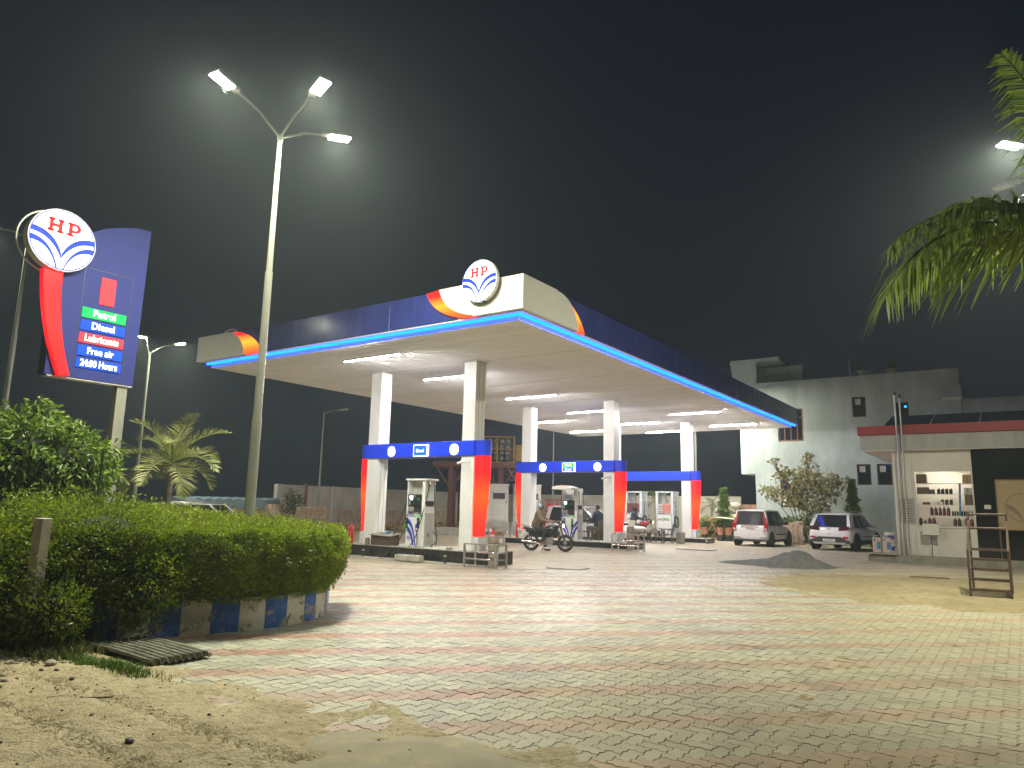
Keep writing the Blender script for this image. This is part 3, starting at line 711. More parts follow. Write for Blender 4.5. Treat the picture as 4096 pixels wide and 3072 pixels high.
gant_y = [16.697, 25.659, 33.734]
for y, lab in zip(gant_y, ('front pump island faced with black tiles, carrying the diesel pump', 'middle pump island faced with black tiles behind the motorcycle', 'rear pump island faced with black tiles under the CNG pumps')):
    island(y, lab, GZ(y))
def gantry(y, label, kind):
    t = thing('pump_gantry', label, 'gantry', (0, y, 0), 0, 'white pump gantries with blue beams')
    for (a, c) in CX:
        co = MB().box(a,0,.372,c,.475,HS).build('column', 'white_panel', t, bevel=.012)
        for px in (a+.235,): pass
        for q in (.16, .34): MB().box(c-.003,q,.4,c+.0015,q+.008,HS-.02).build('panel_seam', 'dark_metal', co)
        MB().box(a-.02,-.02,HS-.03,c+.02,.495,HS-.004).build('head_trim', 'pump_grey', co)
    bm = MB().box(CX[0][0]-.02,-.055,3.091,CX[1][1]+.02,.53,3.535).build('beam', 'beam_blue', t, bevel=.012)
    for s, xe in ((-1, CX[0][0]), (1, CX[1][1])):
        # rounded beam end and the tapering red light below it
        def prof(z0, z1, r0, r1, nm, m):
            n = 12; vs = []
            for z, r in ((z0, r0), (z1, r1)):
                for i in range(n+1):
                    a = math.pi*(i/n) - math.pi/2
                    cx_ = abs(math.cos(a))**.5; vs.append((xe+s*(.02+r*cx_), .235+.215*math.sin(a)/max(.75,1), z))
            fs = [(i,i+1,n+2+i,n+1+i) for i in range(n)] + [tuple(range(n,-1,-1)), tuple(range(n+1,2*n+2)), (0,n+1,2*n+1,n)]
            return MB().add(vs, fs).build(nm, m, t, smooth=50)
        prof(3.091, 3.535, .385, .385, 'beam_end', 'beam_blue')
        n = 12; vs = []; zs = [.78,.95,1.3,1.8,2.3,2.7,3.08]; rs = [.20,.215,.255,.315,.36,.38,.38]
        for z, r in zip(zs, rs):
            for i in range(n+1):
                a = math.pi*(i/n) - math.pi/2; cx_ = abs(math.cos(a))**.5; vs.append((xe+s*(.03+r*cx_), .235+.205*math.sin(a), z))
        m = n+1; fs = [(j*m+i,j*m+i+1,(j+1)*m+i+1,(j+1)*m+i) for j in range(len(zs)-1) for i in range(n)] + [tuple(range(n,-1,-1))]
        MB().add(vs, fs).build('red_light_panel', 'glow_red', t, smooth=50)
        MB().box(xe+s*.21 if s<0 else xe+.004,.04,.38,xe-.004 if s<0 else xe+.21,.43,.76).build('panel_foot', 'cng_white', t)
    if kind < 2:
        for xx in (-16.31, -13.735): emblem(bm, (xx,-.075,3.283), (1,0,0), (0,0,1), .165, disc='glow_disc_hot' if (kind or xx > -15) else 'glow_disc', blue='logo_faint' if (kind or xx > -15) else 'logo_blue', red='logo_red' if not kind and xx < -15 else 'glow_disc_hot', depth=.02)
        MB().box(-15.34,-.10,3.10,-14.74,-.057,3.465).build('fuel_sign', 'glow_disc', t)
        if kind == 0:
            MB().box(-15.31,-.106,3.125,-14.80,-.101,3.44).build('sign_face', 'glow_diesel', t)
            text('Diesel', (-15.06,-.108,3.275), (1,0,0), (0,0,1), .14, 'glow_text', t, bold=.002, sx=.9)
        else:
            MB().box(-15.32,-.106,3.285,-14.80,-.101,3.45).build('sign_face', 'glow_green', t)
            MB().box(-15.32,-.106,3.115,-14.80,-.101,3.28).build('sign_face', 'glow_diesel', t)
            text('Petrol', (-15.06,-.108,3.365), (1,0,0), (0,0,1), .125, 'glow_text', t, bold=.002)
            text('Diesel', (-15.06,-.108,3.195), (1,0,0), (0,0,1), .125, 'glow_text', t, bold=.002)
    return t
gantry(gant_y[0], 'front gantry: two white columns, blue beam with glowing Diesel sign and red side lights', 0)
gantry(gant_y[1], 'middle gantry: two white columns, blue beam with green and blue Petrol Diesel sign', 1)
gantry(gant_y[2], 'rear gantry over the CNG pumps, plain blue beam without signs', 2)

def cctv(x, y, z, lab, s=-1):
    t = thing('security_camera', lab, 'camera', (x, y, z), 0, 'security cameras on the columns')
    MB().box(-.04,-.03,-.05,.04,0,.05).build('mount', 'white_paint', t, bevel=.008)
    MB().tube([(0,-.03,0),(-.03,-.09,-.01),(-.07,-.12,-.02)], .018, 6).build('arm', 'white_paint', t, smooth=60)
    o = MB().cyl((-.05,-.10,-.01),(-.26,-.24,-.075),.036,.036,10).build('housing', 'white_paint', t, smooth=40)
    MB().cyl((-.255,-.237,-.073),(-.262,-.241,-.0755),.027,n=10).build('lens', 'black_plastic', o)
cctv(-13.20, 16.69, 2.93, 'white security camera on the right column of the front gantry')
cctv(-16.98, 17.16, 2.80, 'white security camera behind the left column of the front gantry')
cctv(-13.20, 25.65, 2.88, 'white security camera on the right column of the middle gantry')
# ---------------------------------------------------------------- fuel dispensers
def hose(pts, parent, r=.014, m='black_rubber'):
    # smooth the polyline (Catmull-Rom)
    P = [Vector(p) for p in pts]; out = []
    for i in range(len(P)-1):
        a, b_, c, d = P[max(i-1,0)], P[i], P[i+1], P[min(i+2,len(P)-1)]
        for k in range(6):
            t = k/6; out.append(.5*((2*b_)+(c-a)*t+(2*a-5*b_+4*c-d)*t*t+(3*b_-a-3*c+d)*t**3))
    out.append(P[-1]); return MB().tube(out, r, 6).build('hose', m, parent, smooth=60)
def nozzle(x, y, z, m, parent):
    t = MB().box(x-.03,y-.07,z-.02,x+.03,y-.01,z+.10).build('nozzle', m, parent, bevel=.012)
    MB().tube([(x,y-.03,z+.10),(x,y-.03,z+.16),(x,y+.03,z+.20)], .012, 6).build('spout', 'steel', t, smooth=60)
    MB().tube([(x-.01,y-.06,z-.02),(x-.02,y-.085,z-.07),(x,y-.04,z-.13)], .01, 6).build('trigger', m, t, smooth=60)
def swoosh(parent, y, pts, m='ink_blue'):
    MB().prism(pts, (0,y,0), (1,0,0), (0,0,1), .003).build('blue_swoosh', m, parent)
def pump(loc, label, red_cap):
    t = thing('fuel_dispenser', label, 'fuel pump', loc, 0, 'white petrol and diesel pumps')
    w, d, H = .74, .48, 2.06
    # lower cabinet, open arch above, roof
    MB().box(0,0,.0,w,d,.98).build('cabinet', 'pump_white', t, bevel=.012)
    MB().box(w-.004,.03,.05,w+.004,d-.03,1.02).build('side_panel', 'pump_grey', t)
    MB().box(w-.002,.06,1.22,w+.006,d-.06,1.38).build('side_window', 'black_plastic', t)
    MB().box(0,0,.98,.05,d,H).build('post', 'pump_white', t, bevel=.01)
    MB().box(w-.12,0,.98,w,d,H).build('post', 'pump_white', t, bevel=.01)
    MB().box(.05,d*.55,1.05,w*.52,d*.75,H).build('inner_panel', 'pump_white', t)
    if red_cap:
        pr = [(-.08,2.0),(.82,2.0),(.82,2.09),(.62,2.14),(.37,2.155),(.12,2.14),(-.08,2.09)]
        MB().prism(pr,(0,-.05,0),(1,0,0),(0,0,1),-(d+.10)).build('roof', 'pump_white', t, bevel=.012)
        MB().prism([(.05,2.13),(.2,2.16),(.37,2.175),(.52,2.16),(.66,2.12)],(0,-.055,0),(1,0,0),(0,0,1),-(d+.08)).build('red_crest', 'red_paint', t)
    else:
        MB().box(-.05,-.04,2.0,w+.09,d+.05,2.06).build('roof', 'pump_white', t, bevel=.02)
        MB().tube([(.03,.2,2.06),(.02,.2,2.2),(.0,.2,2.28)], .006, 5).build('antenna', 'dark_metal', t)
    dp = MB().box(.055,-.012,1.22,w-.125,d*.5,1.58).build('display', 'black_plastic', t, bevel=.006)
    MB().box(.12,-.016,1.44,.27,-.013,1.54).build('screen', 'glow_screen', dp)
    MB().box(.15,-.0165,1.40,.26,-.013,1.43).build('screen', 'glow_screen', dp)
    for zz in (1.27, 1.335): MB().box(.10,-.016,zz,.155,-.013,zz+.032).build('screen', 'glow_screen_dim', dp)
    MB().lathe([(.035,-.017),(.035,-.012)],(.34 if not red_cap else .10,0,1.53),14,'y').build('badge', 'yellow_paint', dp)
    MB().box(.46,-.016,1.40,.52,-.013,1.46).build('key', 'ink_green', dp)
    for i in range(8): MB().box(.07+.03*i,-.008,1.06,.085+.03*i,.0,1.20).build('vent_slot', 'pump_grey', t)
    MB().box(.06,.02,1.04,w-.125,.05,1.22).build('recess', 'dark_metal', t)
    a = MB().box(.03,-.006,.90,.30,.0,.975).build('fuel_label', 'ink_blue', t); text('Diesel', (.165,-.008,.935), (1,0,0), (0,0,1), .075, 'ink_white', t, bold=.002)
    MB().box(.32,-.006,.90,w-.10,.0,.975).build('fuel_label', 'ink_green', t); text('Petrol', (.47,-.008,.935), (1,0,0), (0,0,1), .075, 'ink_white', t, bold=.002)
    if red_cap:
        for s in (1, -1):
            f = lambda P: [(.40+s*(x-.40), z) for x, z in P]
            swoosh(t, -.003, f(bez((.02,.80),(.34,.58),(.385,.08))+bez((.02,.66),(.28,.5),(.345,.08))[::-1]))
            swoosh(t, -.003, f(bez((.02,.57),(.25,.42),(.32,.08))+bez((.02,.46),(.2,.32),(.285,.08))[::-1]))
        for xx, mm in ((.15,'ink_blue'),(.52,'ink_green')):
            MB().box(xx-.05,-.006,.52,xx+.05,-.001,.86).build('nozzle_boot', 'black_plastic', t); nozzle(xx, -.01, .62, mm, t)
        hose([(.15,-.05,.56),(.1,-.1,.75),(.04,-.06,1.3),(.0,.02,1.75),(.02,.1,1.98)], t); hose([(.52,-.05,.56),(.55,-.12,.4),(.62,-.1,.15)], t)
        hose([(w+.02,.1,1.95),(w+.05,.08,1.5),(w+.02,.05,1.0),(w-.08,-.05,.3),(w-.14,-.12,.06)], t); hose([(w+.03,.4,1.9),(w+.08,.42,1.2),(w+.1,.4,.5),(w+.12,.38,.03)], t)
    else:
        swoosh(t, -.003, bez((.06,.86),(.36,.70),(.42,.03))+bez((.06,.70),(.32,.58),(.375,.03))[::-1])
        swoosh(t, -.003, bez((.06,.62),(.3,.5),(.35,.03))+bez((.06,.46),(.2,.4),(.30,.03))[::-1])
        emblem(t, (.14,-.006,.26), (1,0,0), (0,0,1), .085, disc='ink_white', blue='ink_blue', red='ink_red', depth=.004, rim='pump_white')
        for xx, mm in ((.02,'ink_green'),(.50,'ink_blue')):
            MB().box(xx-.05,-.006,.55,xx+.06,-.001,.87).build('nozzle_boot', 'black_plastic', t); nozzle(xx, -.02, .58, mm, t)
        hose([(w+.03,.12,1.96),(w+.035,.1,1.7),(w-.02,.02,1.2),(w-.12,-.1,.6),(.50,-.16,.2),(.36,-.45,-.22),(.36,-.62,-.335),(.62,-.66,-.355),(.78,-.55,-.28),(.66,-.2,.1),(.55,-.1,.45),(.50,-.05,.5)], t)
        hose([(-.02,.15,1.9),(-.08,.1,1.4),(-.3,-.1,.5),(-.62,-.35,-.2),(-.75,-.52,-.34),(-.45,-.55,-.34),(-.12,-.3,.0),(-.03,-.12,.35),(.0,-.06,.5)], t)
        for k in (.14,.36):
            MB().tube([(w+.0,k,1.97),(w+.06,k,1.95),(w+.065,k,1.82)], .02, 7).build('swivel', 'steel', t, smooth=60)
        hose([(w+.065,.36,1.82),(w+.09,.36,1.3),(w+.16,.36,.6),(w+.22,.36,.3),(w+.24,.3,.02)], t); hose([(w+.03,.40,.45),(w+.15,.4,.35),(w+.2,.38,.18),(w+.02,.35,.02)], t)
    MB().box(w+.004,.15,.28,w+.008,.27,.42).build('sticker', 'concrete_dark', t)
    return t
pump((-15.70, 16.80, .374), 'white pump with black display and blue swoosh under the front Diesel beam', False)
pump((-15.46, 25.72, .374), 'white pump with rounded roof and red crest behind the motorcycle', True)
def cng(loc, label, red):
    t = thing('gas_dispenser', label, 'gas pump', loc, 0, 'CNG pumps on the rear island'); w, d = .93, .7
    MB().box(0,0,0,w,d,1.08).build('cabinet', 'cng_white', t, bevel=.01)
    for a in (0, w-.13): MB().box(a,0,1.08,a+.13,d,2.12).build('post', 'cng_white', t, bevel=.008)
    MB().box(.13,d*.6,1.6,.36,d*.8,2.1).build('inner_panel', 'cng_white', t)
    MB().box(-.02,-.02,2.12,w+.02,d+.02,2.19).build('roof', 'cng_white', t, bevel=.01)
    MB().box(.10,.0,1.12,w-.12,d*.5,1.58).build('meter_box', 'pump_grey' if red else 'rust_red', t, bevel=.006)
    for i in range(3): MB().box(.15,-.004,1.44-.12*i,.45,-.001,1.46-.12*i).build('meter_line', 'ink_black', t)
    if red: MB().prism([(.40,1.14),(.80,1.14),(.80,1.56),(.36,1.56)],(0,-.004,0),(1,0,0),(0,0,1),.003).build('red_sticker', 'pink_paint', t)
    MB().box(.08,-.006,.06,w-.10,-.001,1.03).build('front_board', 'white_paint', t)
    MB().box(.06,-.004,.04,w-.08,.0,1.05).build('board_frame', 'ink_navy', t)
    text('HP', (.19,-.009,.80), (1,0,0), (0,0,1), .12, 'ink_red', t, bold=.004); text('CNG', (.50,-.009,.82), (1,0,0), (0,0,1), .19, 'ink_green', t, bold=.008)
    for a in (.0,.12): MB().prism(bez((.16,.42-a),(.42,.36-a),(.55,.06))+bez((.16,.36-a),(.38,.3-a),(.5,.06))[::-1],(0,-.008,0),(1,0,0),(0,0,1),.002).build('swoosh', 'ink_navy', t)
    for a in (0,): MB().prism(bez((.80,.42),(.62,.36),(.58,.06))+bez((.80,.34),(.66,.3),(.62,.06))[::-1],(0,-.008,0),(1,0,0),(0,0,1),.002).build('swoosh', 'ink_navy', t)
    for z in (1.9,1.7,1.45,1.2): MB().box(w,.2,z-.05,w+.03,.34,z+.05).build('valve_block', 'pump_grey', t)
    pts = [(w+.05,.2+.26*math.cos(a)*.8,.72+.28*math.sin(a)) for a in [2*math.pi*i/16 for i in range(17)]]
    MB().tube(pts,.022,6).build('hose_coil', 'black_rubber', t, smooth=60); MB().tube([(p[0]+.05,p[1]+.02,p[2]*.96) for p in pts],.02,6).build('hose_coil', 'black_rubber', t, smooth=60)
    hose([(w+.04,.2,1.7),(w+.1,.1,1.3),(w+.06,.12,.9)], t, .016)
    return t
cng((-14.98, 34.02, .374), 'grey white CNG pump with red patch on its meter, beside the right rear column', True)
cng((-16.66, 34.02, .374), 'grey white CNG pump with brown meter box, partly behind the middle column', False)

# ---------------------------------------------------------------- things on and round the islands
def extinguisher(loc, label, two=False):
    t = thing('fire_extinguisher', label, 'extinguisher', loc, random.uniform(0,6), 'red fire extinguishers')
    MB().lathe([(.0,0),(.078,0),(.082,.02),(.082,.46),(.07,.52),(.035,.565),(.022,.58),(.022,.60)],(0,0,0),18).build('cylinder', 'red_paint', t, smooth=40)
    if two: MB().lathe([(.0835,.22),(.0835,.46)],(0,0,0),18,cap=False).build('label_band', 'paper', t, smooth=40)
    else: MB().box(-.03,-.0845,.30,.03,-.08,.42).build('label_band', 'paper', t)
    MB().box(-.02,-.02,.60,.02,.02,.64).build('valve', 'steel', t)
    MB().box(-.012,-.10,.64,.012,.03,.655).build('lever', 'yellow_paint' if two else 'steel', t)
    hose([(.02,0,.62),(.12,.02,.56),(.2,.03,.35),(.19,.03,.12),(.1,.05,.02)], t, .011)
    return t
extinguisher((-17.84,16.56,.374), 'red extinguisher on the left end of the front island')
extinguisher((-12.72,17.30,.374), 'red and white banded extinguisher beside the buckets on the front island', True)
extinguisher((-17.62,25.75,.374), 'red extinguisher on the left end of the middle island behind the motorcycle')
def bucket(loc, label, m1='bucket_white', m2='concrete', h=.34, r=.15, group='paint buckets by the pumps', cat='bucket'):
    t = thing('bucket', label, cat, loc, random.uniform(0,6), group)
    MB().lathe([(0,0),(r*.84,0),(r,h),(r*1.06,h),(r*1.06,h+.015),(r*.97,h+.015),(r*.82,.02),(0,.02)],(0,0,0),20,cap=False).build('pail', m1, t, smooth=40)
    MB().lathe([(r*.9*1.005,h*.35),(r*.965*1.005,h*.75)],(0,0,0),20,cap=False).build('label_band', m2, t, smooth=40)
    MB().tube([(r*math.cos(a),.02*math.sin(a),h*.92-.25*r+ -r*.9*math.sin(a)*.3) for a in [math.pi*i/10 for i in range(11)]],.004,5).build('handle', 'steel', t)
    return t
bucket((-12.42,17.0,.374), 'worn white bucket between extinguisher and steel bin on the front island', 'bucket_white', 'tarp')
bucket((-21.3,28.6,GZ(28)), 'white and blue bucket standing behind the front gantry near the cabinets', 'bucket_white', 'bucket_blue', .42, .19)
bucket((-12.45,25.9,.374), 'white bucket with blue band on the middle island beside the red light', 'bucket_white', 'bucket_blue')
def bin_(loc, label, h=.72, r=.14):
    t = thing('steel_bin', label, 'bin', loc, 0, 'tall steel bins')
    MB().lathe([(0,0),(r,0),(r,h*.97),(r*1.03,h),(r*.96,h),(r*.94,.05),(0,.05)],(0,0,0),24,cap=False).build('drum', 'steel', t, smooth=40)
    MB().torus((0,0,h*.02),r,.01,'z',24,6).build('foot_ring', 'galv', t, smooth=60)
bin_((-11.88,16.2,.0), 'tall stainless bin standing inside the front guard rail', .82)
bin_((-12.05,25.05,GZ(25)+.02), 'tall stainless bin standing inside the middle guard rail', .86)
def rail(loc, label, L=1.05, D=.5, H=.60):
    t = thing('guard_rail', label, 'guard rail', loc, 0, 'steel guard rails at the island ends')
    for x in (0, L):
        for y in (0, D): MB().box(x-.025,y-.025,0,x+.025,y+.025,H).build('post', 'galv', t, bevel=.004)
        for y in (0, D): MB().box(x-.06,y-.05,.0,x+.06,y+.05,.012).build('foot_plate', 'galv', t)
    for z in (.22,.40): MB().cyl((.025,0,z),(L-.025,0,z),.022,n=8).build('bar', 'steel', t, smooth=50); 
    for z in (.22,.40): MB().cyl((L,.025,z),(L,D-.025,z),.022,n=8).build('bar', 'steel', t, smooth=50)
    MB().box(-.02,-.028,H-.002,L+.02,.028,H+.035).build('top_rail', 'galv', t, bevel=.004); MB().box(L-.028,.03,H-.002,L+.028,D+.02,H+.034).build('top_rail', 'galv', t, bevel=.004)
rail((-12.62,15.88,0), 'steel guard rail before the right end of the front island')
rail((-12.55,24.55,GZ(24.7)), 'steel guard rail before the right end of the middle island')
rail((-18.75,25.2,GZ(25.3)), 'steel guard rail at the left end of the middle island', .8)
rail((-18.65,15.95,0), 'steel guard rail at the left end of the front island, partly behind the hedge', .7)
t = thing('metal_chest', 'brown tool chest with a sloped lid on the front island', 'chest', (-16.83,16.45,.374))
MB().hexa([(0,0,0),(.82,0,0),(.82,.42,0),(0,.42,0)],[(0,0,.30),(.82,0,.27),(.82,.42,.34),(0,.42,.38)]).build('body', 'brown_metal', t, bevel=.006)
MB().hexa([(-.04,-.05,.303),(.87,-.05,.273),(.87,.46,.345),(-.04,.46,.383)],[(-.04,-.05,.318),(.87,-.05,.288),(.87,.46,.36),(-.04,.46,.398)]).build('lid', 'concrete_dark', t)
t = thing('cloth_rag', 'blue and white rag lying on the tool chest', 'rag', (-16.35,16.72,.755)); MB().ball((0,0,.02),(.12,.06,.03),10,6).build('rag', 'bucket_blue', t, smooth=80); MB().ball((-.12,.02,.02),(.07,.05,.025),10,6).build('fold', 'paper', t, smooth=80)
t = thing('steel_mug', 'small steel mug beside the tool chest', 'mug', (-16.95,16.42,.374)); MB().lathe([(0,0),(.075,0),(.075,.2),(.068,.2),(.066,.01),(0,.01)],(0,0,0),18,cap=False).build('cup', 'steel', t, smooth=40); MB().torus((.095,0,.1),.05,.007,'y',16,5).build('handle', 'steel', t)
t = thing('stone', 'loose grey stone by the right column of the front island', 'stone', (-13.72,16.55,.42)); MB().ball((0,0,0),(.13,.09,.06),9,6).build('rock', 'concrete', t)
for i,(x,r_) in enumerate(((-15.02,.03),(-14.55,-.05))):
    t = thing('kerb_block', ('left','right')[i]+' one of two concrete blocks at the foot of the front island', 'concrete block', (x,16.02,0), r_)
    MB().box(-.24,-.13,0,.24,.13,.19).build('block', 'concrete', t, bevel=.035)
for i,(x,y) in enumerate(((-16.9,16.22),(-13.55,16.18))):
    t = thing('pipe_stub', ('small capped pipe stub at the left foot of the front island','small broken pipe stub at the right foot of the front island')[i], 'pipe stub', (x,y,0)); MB().cyl((0,0,0),(0,0,.2),.03,n=10).build('pipe', 'dark_metal', t, smooth=40); MB().cyl((0,0,.2),(0,0,.24),.042,n=10).build('cap', 'concrete', t, smooth=40)
t = thing('pipe_stub', 'round pipe end sticking out of the rear island', 'pipe stub', (-12.25,33.6,GZ(33)+.12)); MB().cyl((-.05,0,0),(.04,-.12,0),.06,n=12).build('pipe', 'concrete', t, smooth=40)
t = thing('drain_cover', 'flat square drain cover set in the paving between the islands', 'drain cover', (-10.35,17.6,GZ(17.6)+.004), R(8)); MB().box(-.5,-.35,0,.5,.35,.022).build('plate', 'concrete', t, bevel=.006)
t = thing('drain_cover', 'pale drain slab in the paving before the rear island', 'drain cover', (-10.7,28.2,GZ(28.2)+.004), R(4)); MB().box(-.7,-.4,0,.7,.4,.022).build('plate', 'concrete', t, bevel=.006)

# ---------------------------------------------------------------- totem sign
def totem():
    t = thing('totem_sign', 'tall blue HP price totem with glowing round emblem and red sabre light', 'sign', (-15.2, 6.9, 0))
    # local: x towards viewer (+X), y right, z up ; plane at local x=0
    o = lambda y: y-6.9
    prof = [(6.0,3.96),(7.71,3.96),(7.75,7.41),(7.45,7.39),(7.15,7.30),(6.8,7.16),(6.4,6.9),(6.0,6.5)]
    MB().prism([(o(a),z) for a,z in prof],(0,0,0),(0,1,0),(0,0,1),.30).build('cabinet', 'sign_blue', t, bevel=.01)
    b = MB()
    for (a0,z0,a1,z1) in ((6.50,6.235,7.47,6.25),(6.50,4.0,6.515,6.235),(7.455,4.0,7.47,6.235)): b.box(-.001,o(a0),z0,.004,o(a1),z1)
    b.build('door_seam', 'ink_navy', t)
    MB().box(.002,o(6.84),5.545,.02,o(7.13),6.11).build('red_window', 'glow_rect', t)
    for z0, z1, s, m in ((5.21,5.42,'Petrol','glow_petrol'),(4.955,5.155,'Diesel','glow_dieselbar'),(4.695,4.895,'Lubricants','glow_lube'),(4.435,4.635,'Free air','glow_dieselbar'),(4.185,4.375,'24:00 Hours','glow_dieselbar')):
        p_ = MB().box(.002,o(6.535),z0,.02,o(7.41),z1).build('service_bar', m, t)
        text(s, (.024,o(6.973),(z0+z1)/2+.003), (0,1,0), (0,0,1), .195, 'glow_text', p_, bold=.0045, sx={'Lubricants':.83,'24:00 Hours':.74,'Free air':.86}.get(s,.95), ext=.003)
    # red sabre
    L = bez((5.70,5.98),(5.78,4.9),(6.21,3.94),14); Rr = bez((6.08,6.02),(6.06,4.95),(6.43,3.97),14)
    MB().prism([(o(a),z) for a,z in L+Rr[::-1]],(.10,0,0),(0,1,0),(0,0,1),.14).build('red_sabre', 'glow_sabre', t, bevel=.02)
    emblem(t, (.16,o(5.965),6.60), (0,1,0), (0,0,1), .60, name='round_sign', depth=.20, disc='glow_disc')
    bc = MB(); bc.torus((-.12,o(5.88),6.58),.62,.02,'x',36,6); bc.build('back_ring', 'white_panel', t, smooth=60)
    MB().box(-.24,o(7.42),-.1,-.04,o(7.63),3.96).build('post', 'pole_paint', t, bevel=.006)
    MB().box(-.24,o(6.05),3.93,.0,o(7.7),3.955).build('base_tray', 'galv', t)
totem()

# ---------------------------------------------------------------- street lamps
def lamp_head(parent, p, yaw, lit, power, name='lamp_head', tilt=R(8)):
    T = Matrix.Translation(Vector(p)) @ Matrix.Rotation(yaw, 4, 'Z') @ Matrix.Rotation(-tilt, 4, 'Y')
    b = MB(T); b.hexa([(-.12,-.07,-.03),(.46,-.13,-.03),(.46,.13,-.03),(-.12,.07,-.03)],[(-.12,-.05,.04),(.40,-.09,.075),(.40,.09,.075),(-.12,.05,.04)])
    h = b.build(name, 'galv', parent, bevel=.012)
    b = MB(T); b.box(.04,-.10,-.055,.44,.10,-.032); b.build('lens', 'glow_lamp' if lit else 'tail_clear', h)
    if lit:
        li = bpy.data.lights.new('lamp_light', 'AREA'); li.shape = 'RECTANGLE'; li.size = .4; li.size_y = .2; li.energy = power; li.color = LAMP_COL
        try: li.spread = R(172)
        except Exception: pass
        lo = bpy.data.objects.new('lamp_light', li); COL.objects.link(lo); lo.parent = h
        lo.matrix_local = T @ Matrix.Translation((.24,0,-.062))
def street_lamp(base, H, arms, label, r0=.085, power=400, steps=True):
    t = thing('street_lamp', label, 'street lamp', base, 0, 'lamp posts round the forecourt')
    segs = [(0,r0*1.15),(.25,r0*1.15),(.25,r0),(H*.36,r0*.92),(H*.36,r0*.80),(H*.68,r0*.72),(H*.68,r0*.60),(H,r0*.45)]
    MB().lathe([(r_,z) for z,r_ in segs],(0,0,0),16).build('pole', 'pole_paint', t, smooth=40)
    MB().box(-.17,-.17,0,.17,.17,.025).build('base_plate', 'galv', t)
    for (dx,dy,dz,lit) in arms:
        d = math.hypot(dx,dy); ux, uy = dx/d, dy/d; e = (dx-ux*.2, dy-uy*.2, H+dz-.02)
        MB().tube([(0,0,H-.25),(ux*.06,uy*.06,H-.03),(dx*.4,dy*.4,H+dz*.55),e],.024,8).build('arm', 'pole_paint', t, smooth=60)
        lamp_head(t, (e[0],e[1],e[2]), math.atan2(uy,ux), lit, power)
    return t
PW = 440
street_lamp((-11.25,8.0,0), 8.65, [(1.51,-.35,.33,True),(.18,-1.37,.36,True),(.42,1.05,.33,True)], 'tall three-armed lamp post with three lit heads rising from the hedge', .095, PW)
street_lamp((1.75,17.7,0), 8.7, [(-1.35,-1.0,.33,True),(-1.5,1.05,.30,False)], 'lamp post beyond the right edge, lit head above the palm', .09, PW*2.)
street_lamp((-33.8,17.8,0), 8.6, [(-.35,-.25,.75,True),(1.1,.8,.45,True)], 'distant twin lamp post behind the totem sign, two lit heads', .09, PW)
street_lamp((-21.9,7.82,0), 8.7, [(-.9,-.65,.25,True)], 'lamp post at the far left edge, single lit head', .085, PW*.5)
street_lamp((-33.1,28.05,.1), 6.75, [(.95,.65,.18,False)], 'unlit lamp post before the boundary wall with a curved arm', .075)
street_lamp((-15.2,40.2,.1), 8.5, [(.9,-.5,.3,True)], 'lamp post behind the canopy near the grey house', .08, PW*1.9)
street_lamp((-25.0,40.5,.1), 8.5, [(.6,-.8,.3,True)], 'thin lamp post seen between the middle gantry columns', .06, PW*.35)
# ---------------------------------------------------------------- kerb of the planted island
kerb = thing('planter_kerb', 'weathered kerb wall painted in blue and white blocks round the hedge', 'kerb', (0,0,0))
def resample(poly, step):
    P = [Vector((x,y)) for x,y in poly]; P.append(P[0]); out = []; acc = 0
    for i in range(len(P)-1):
        a, c = P[i], P[i+1]; L = (c-a).length; s = acc
        while s < L: out.append(a+(c-a)*(s/L)); s += step
        acc = s-L
    return out
ring = resample(ISL, .115); NB = 3
for i in range(0, len(ring), NB):
    pts = [ring[(i+k)%len(ring)] for k in range(NB+1)]
    if i+NB > len(ring): pts = pts[:len(ring)-i+1]
    ctr = Vector((-13,7)); b = MB(); F = []; B = []
    for p in pts: d = (ctr-p).normalized(); F.append(p); B.append(p+d*.14)
    n = len(pts); H = .41
    vs = [(p.x,p.y,-.03) for p in F]+[(p.x,p.y,H) for p in F]+[(p.x,p.y,H) for p in B]+[(p.x,p.y,-.03) for p in B]
    fs = []
    for r_ in range(3): fs += [(r_*n+k, r_*n+k+1, (r_+1)*n+k+1, (r_+1)*n+k) for k in range(n-1)]
    fs += [(0,n,2*n,3*n),(n-1,4*n-1,3*n-1,2*n-1)]
    b.add(vs, fs).build('kerb_block', 'kerb_blue' if (i//NB)%2 else 'kerb_white', kerb)
gx = np.linspace(-18.5,-8,60); gy = np.linspace(3.3,11.2,45)
X, Y = np.meshgrid(gx, gy); ins = inside(X, Y, ISL)
sheet('planter_soil', gx, gy, lambda X, Y: np.where(inside(X, Y, ISL) & (polydist(X, Y, ISL) > .1), .33, -.3), 'soil', 'dark soil filling the planted island')

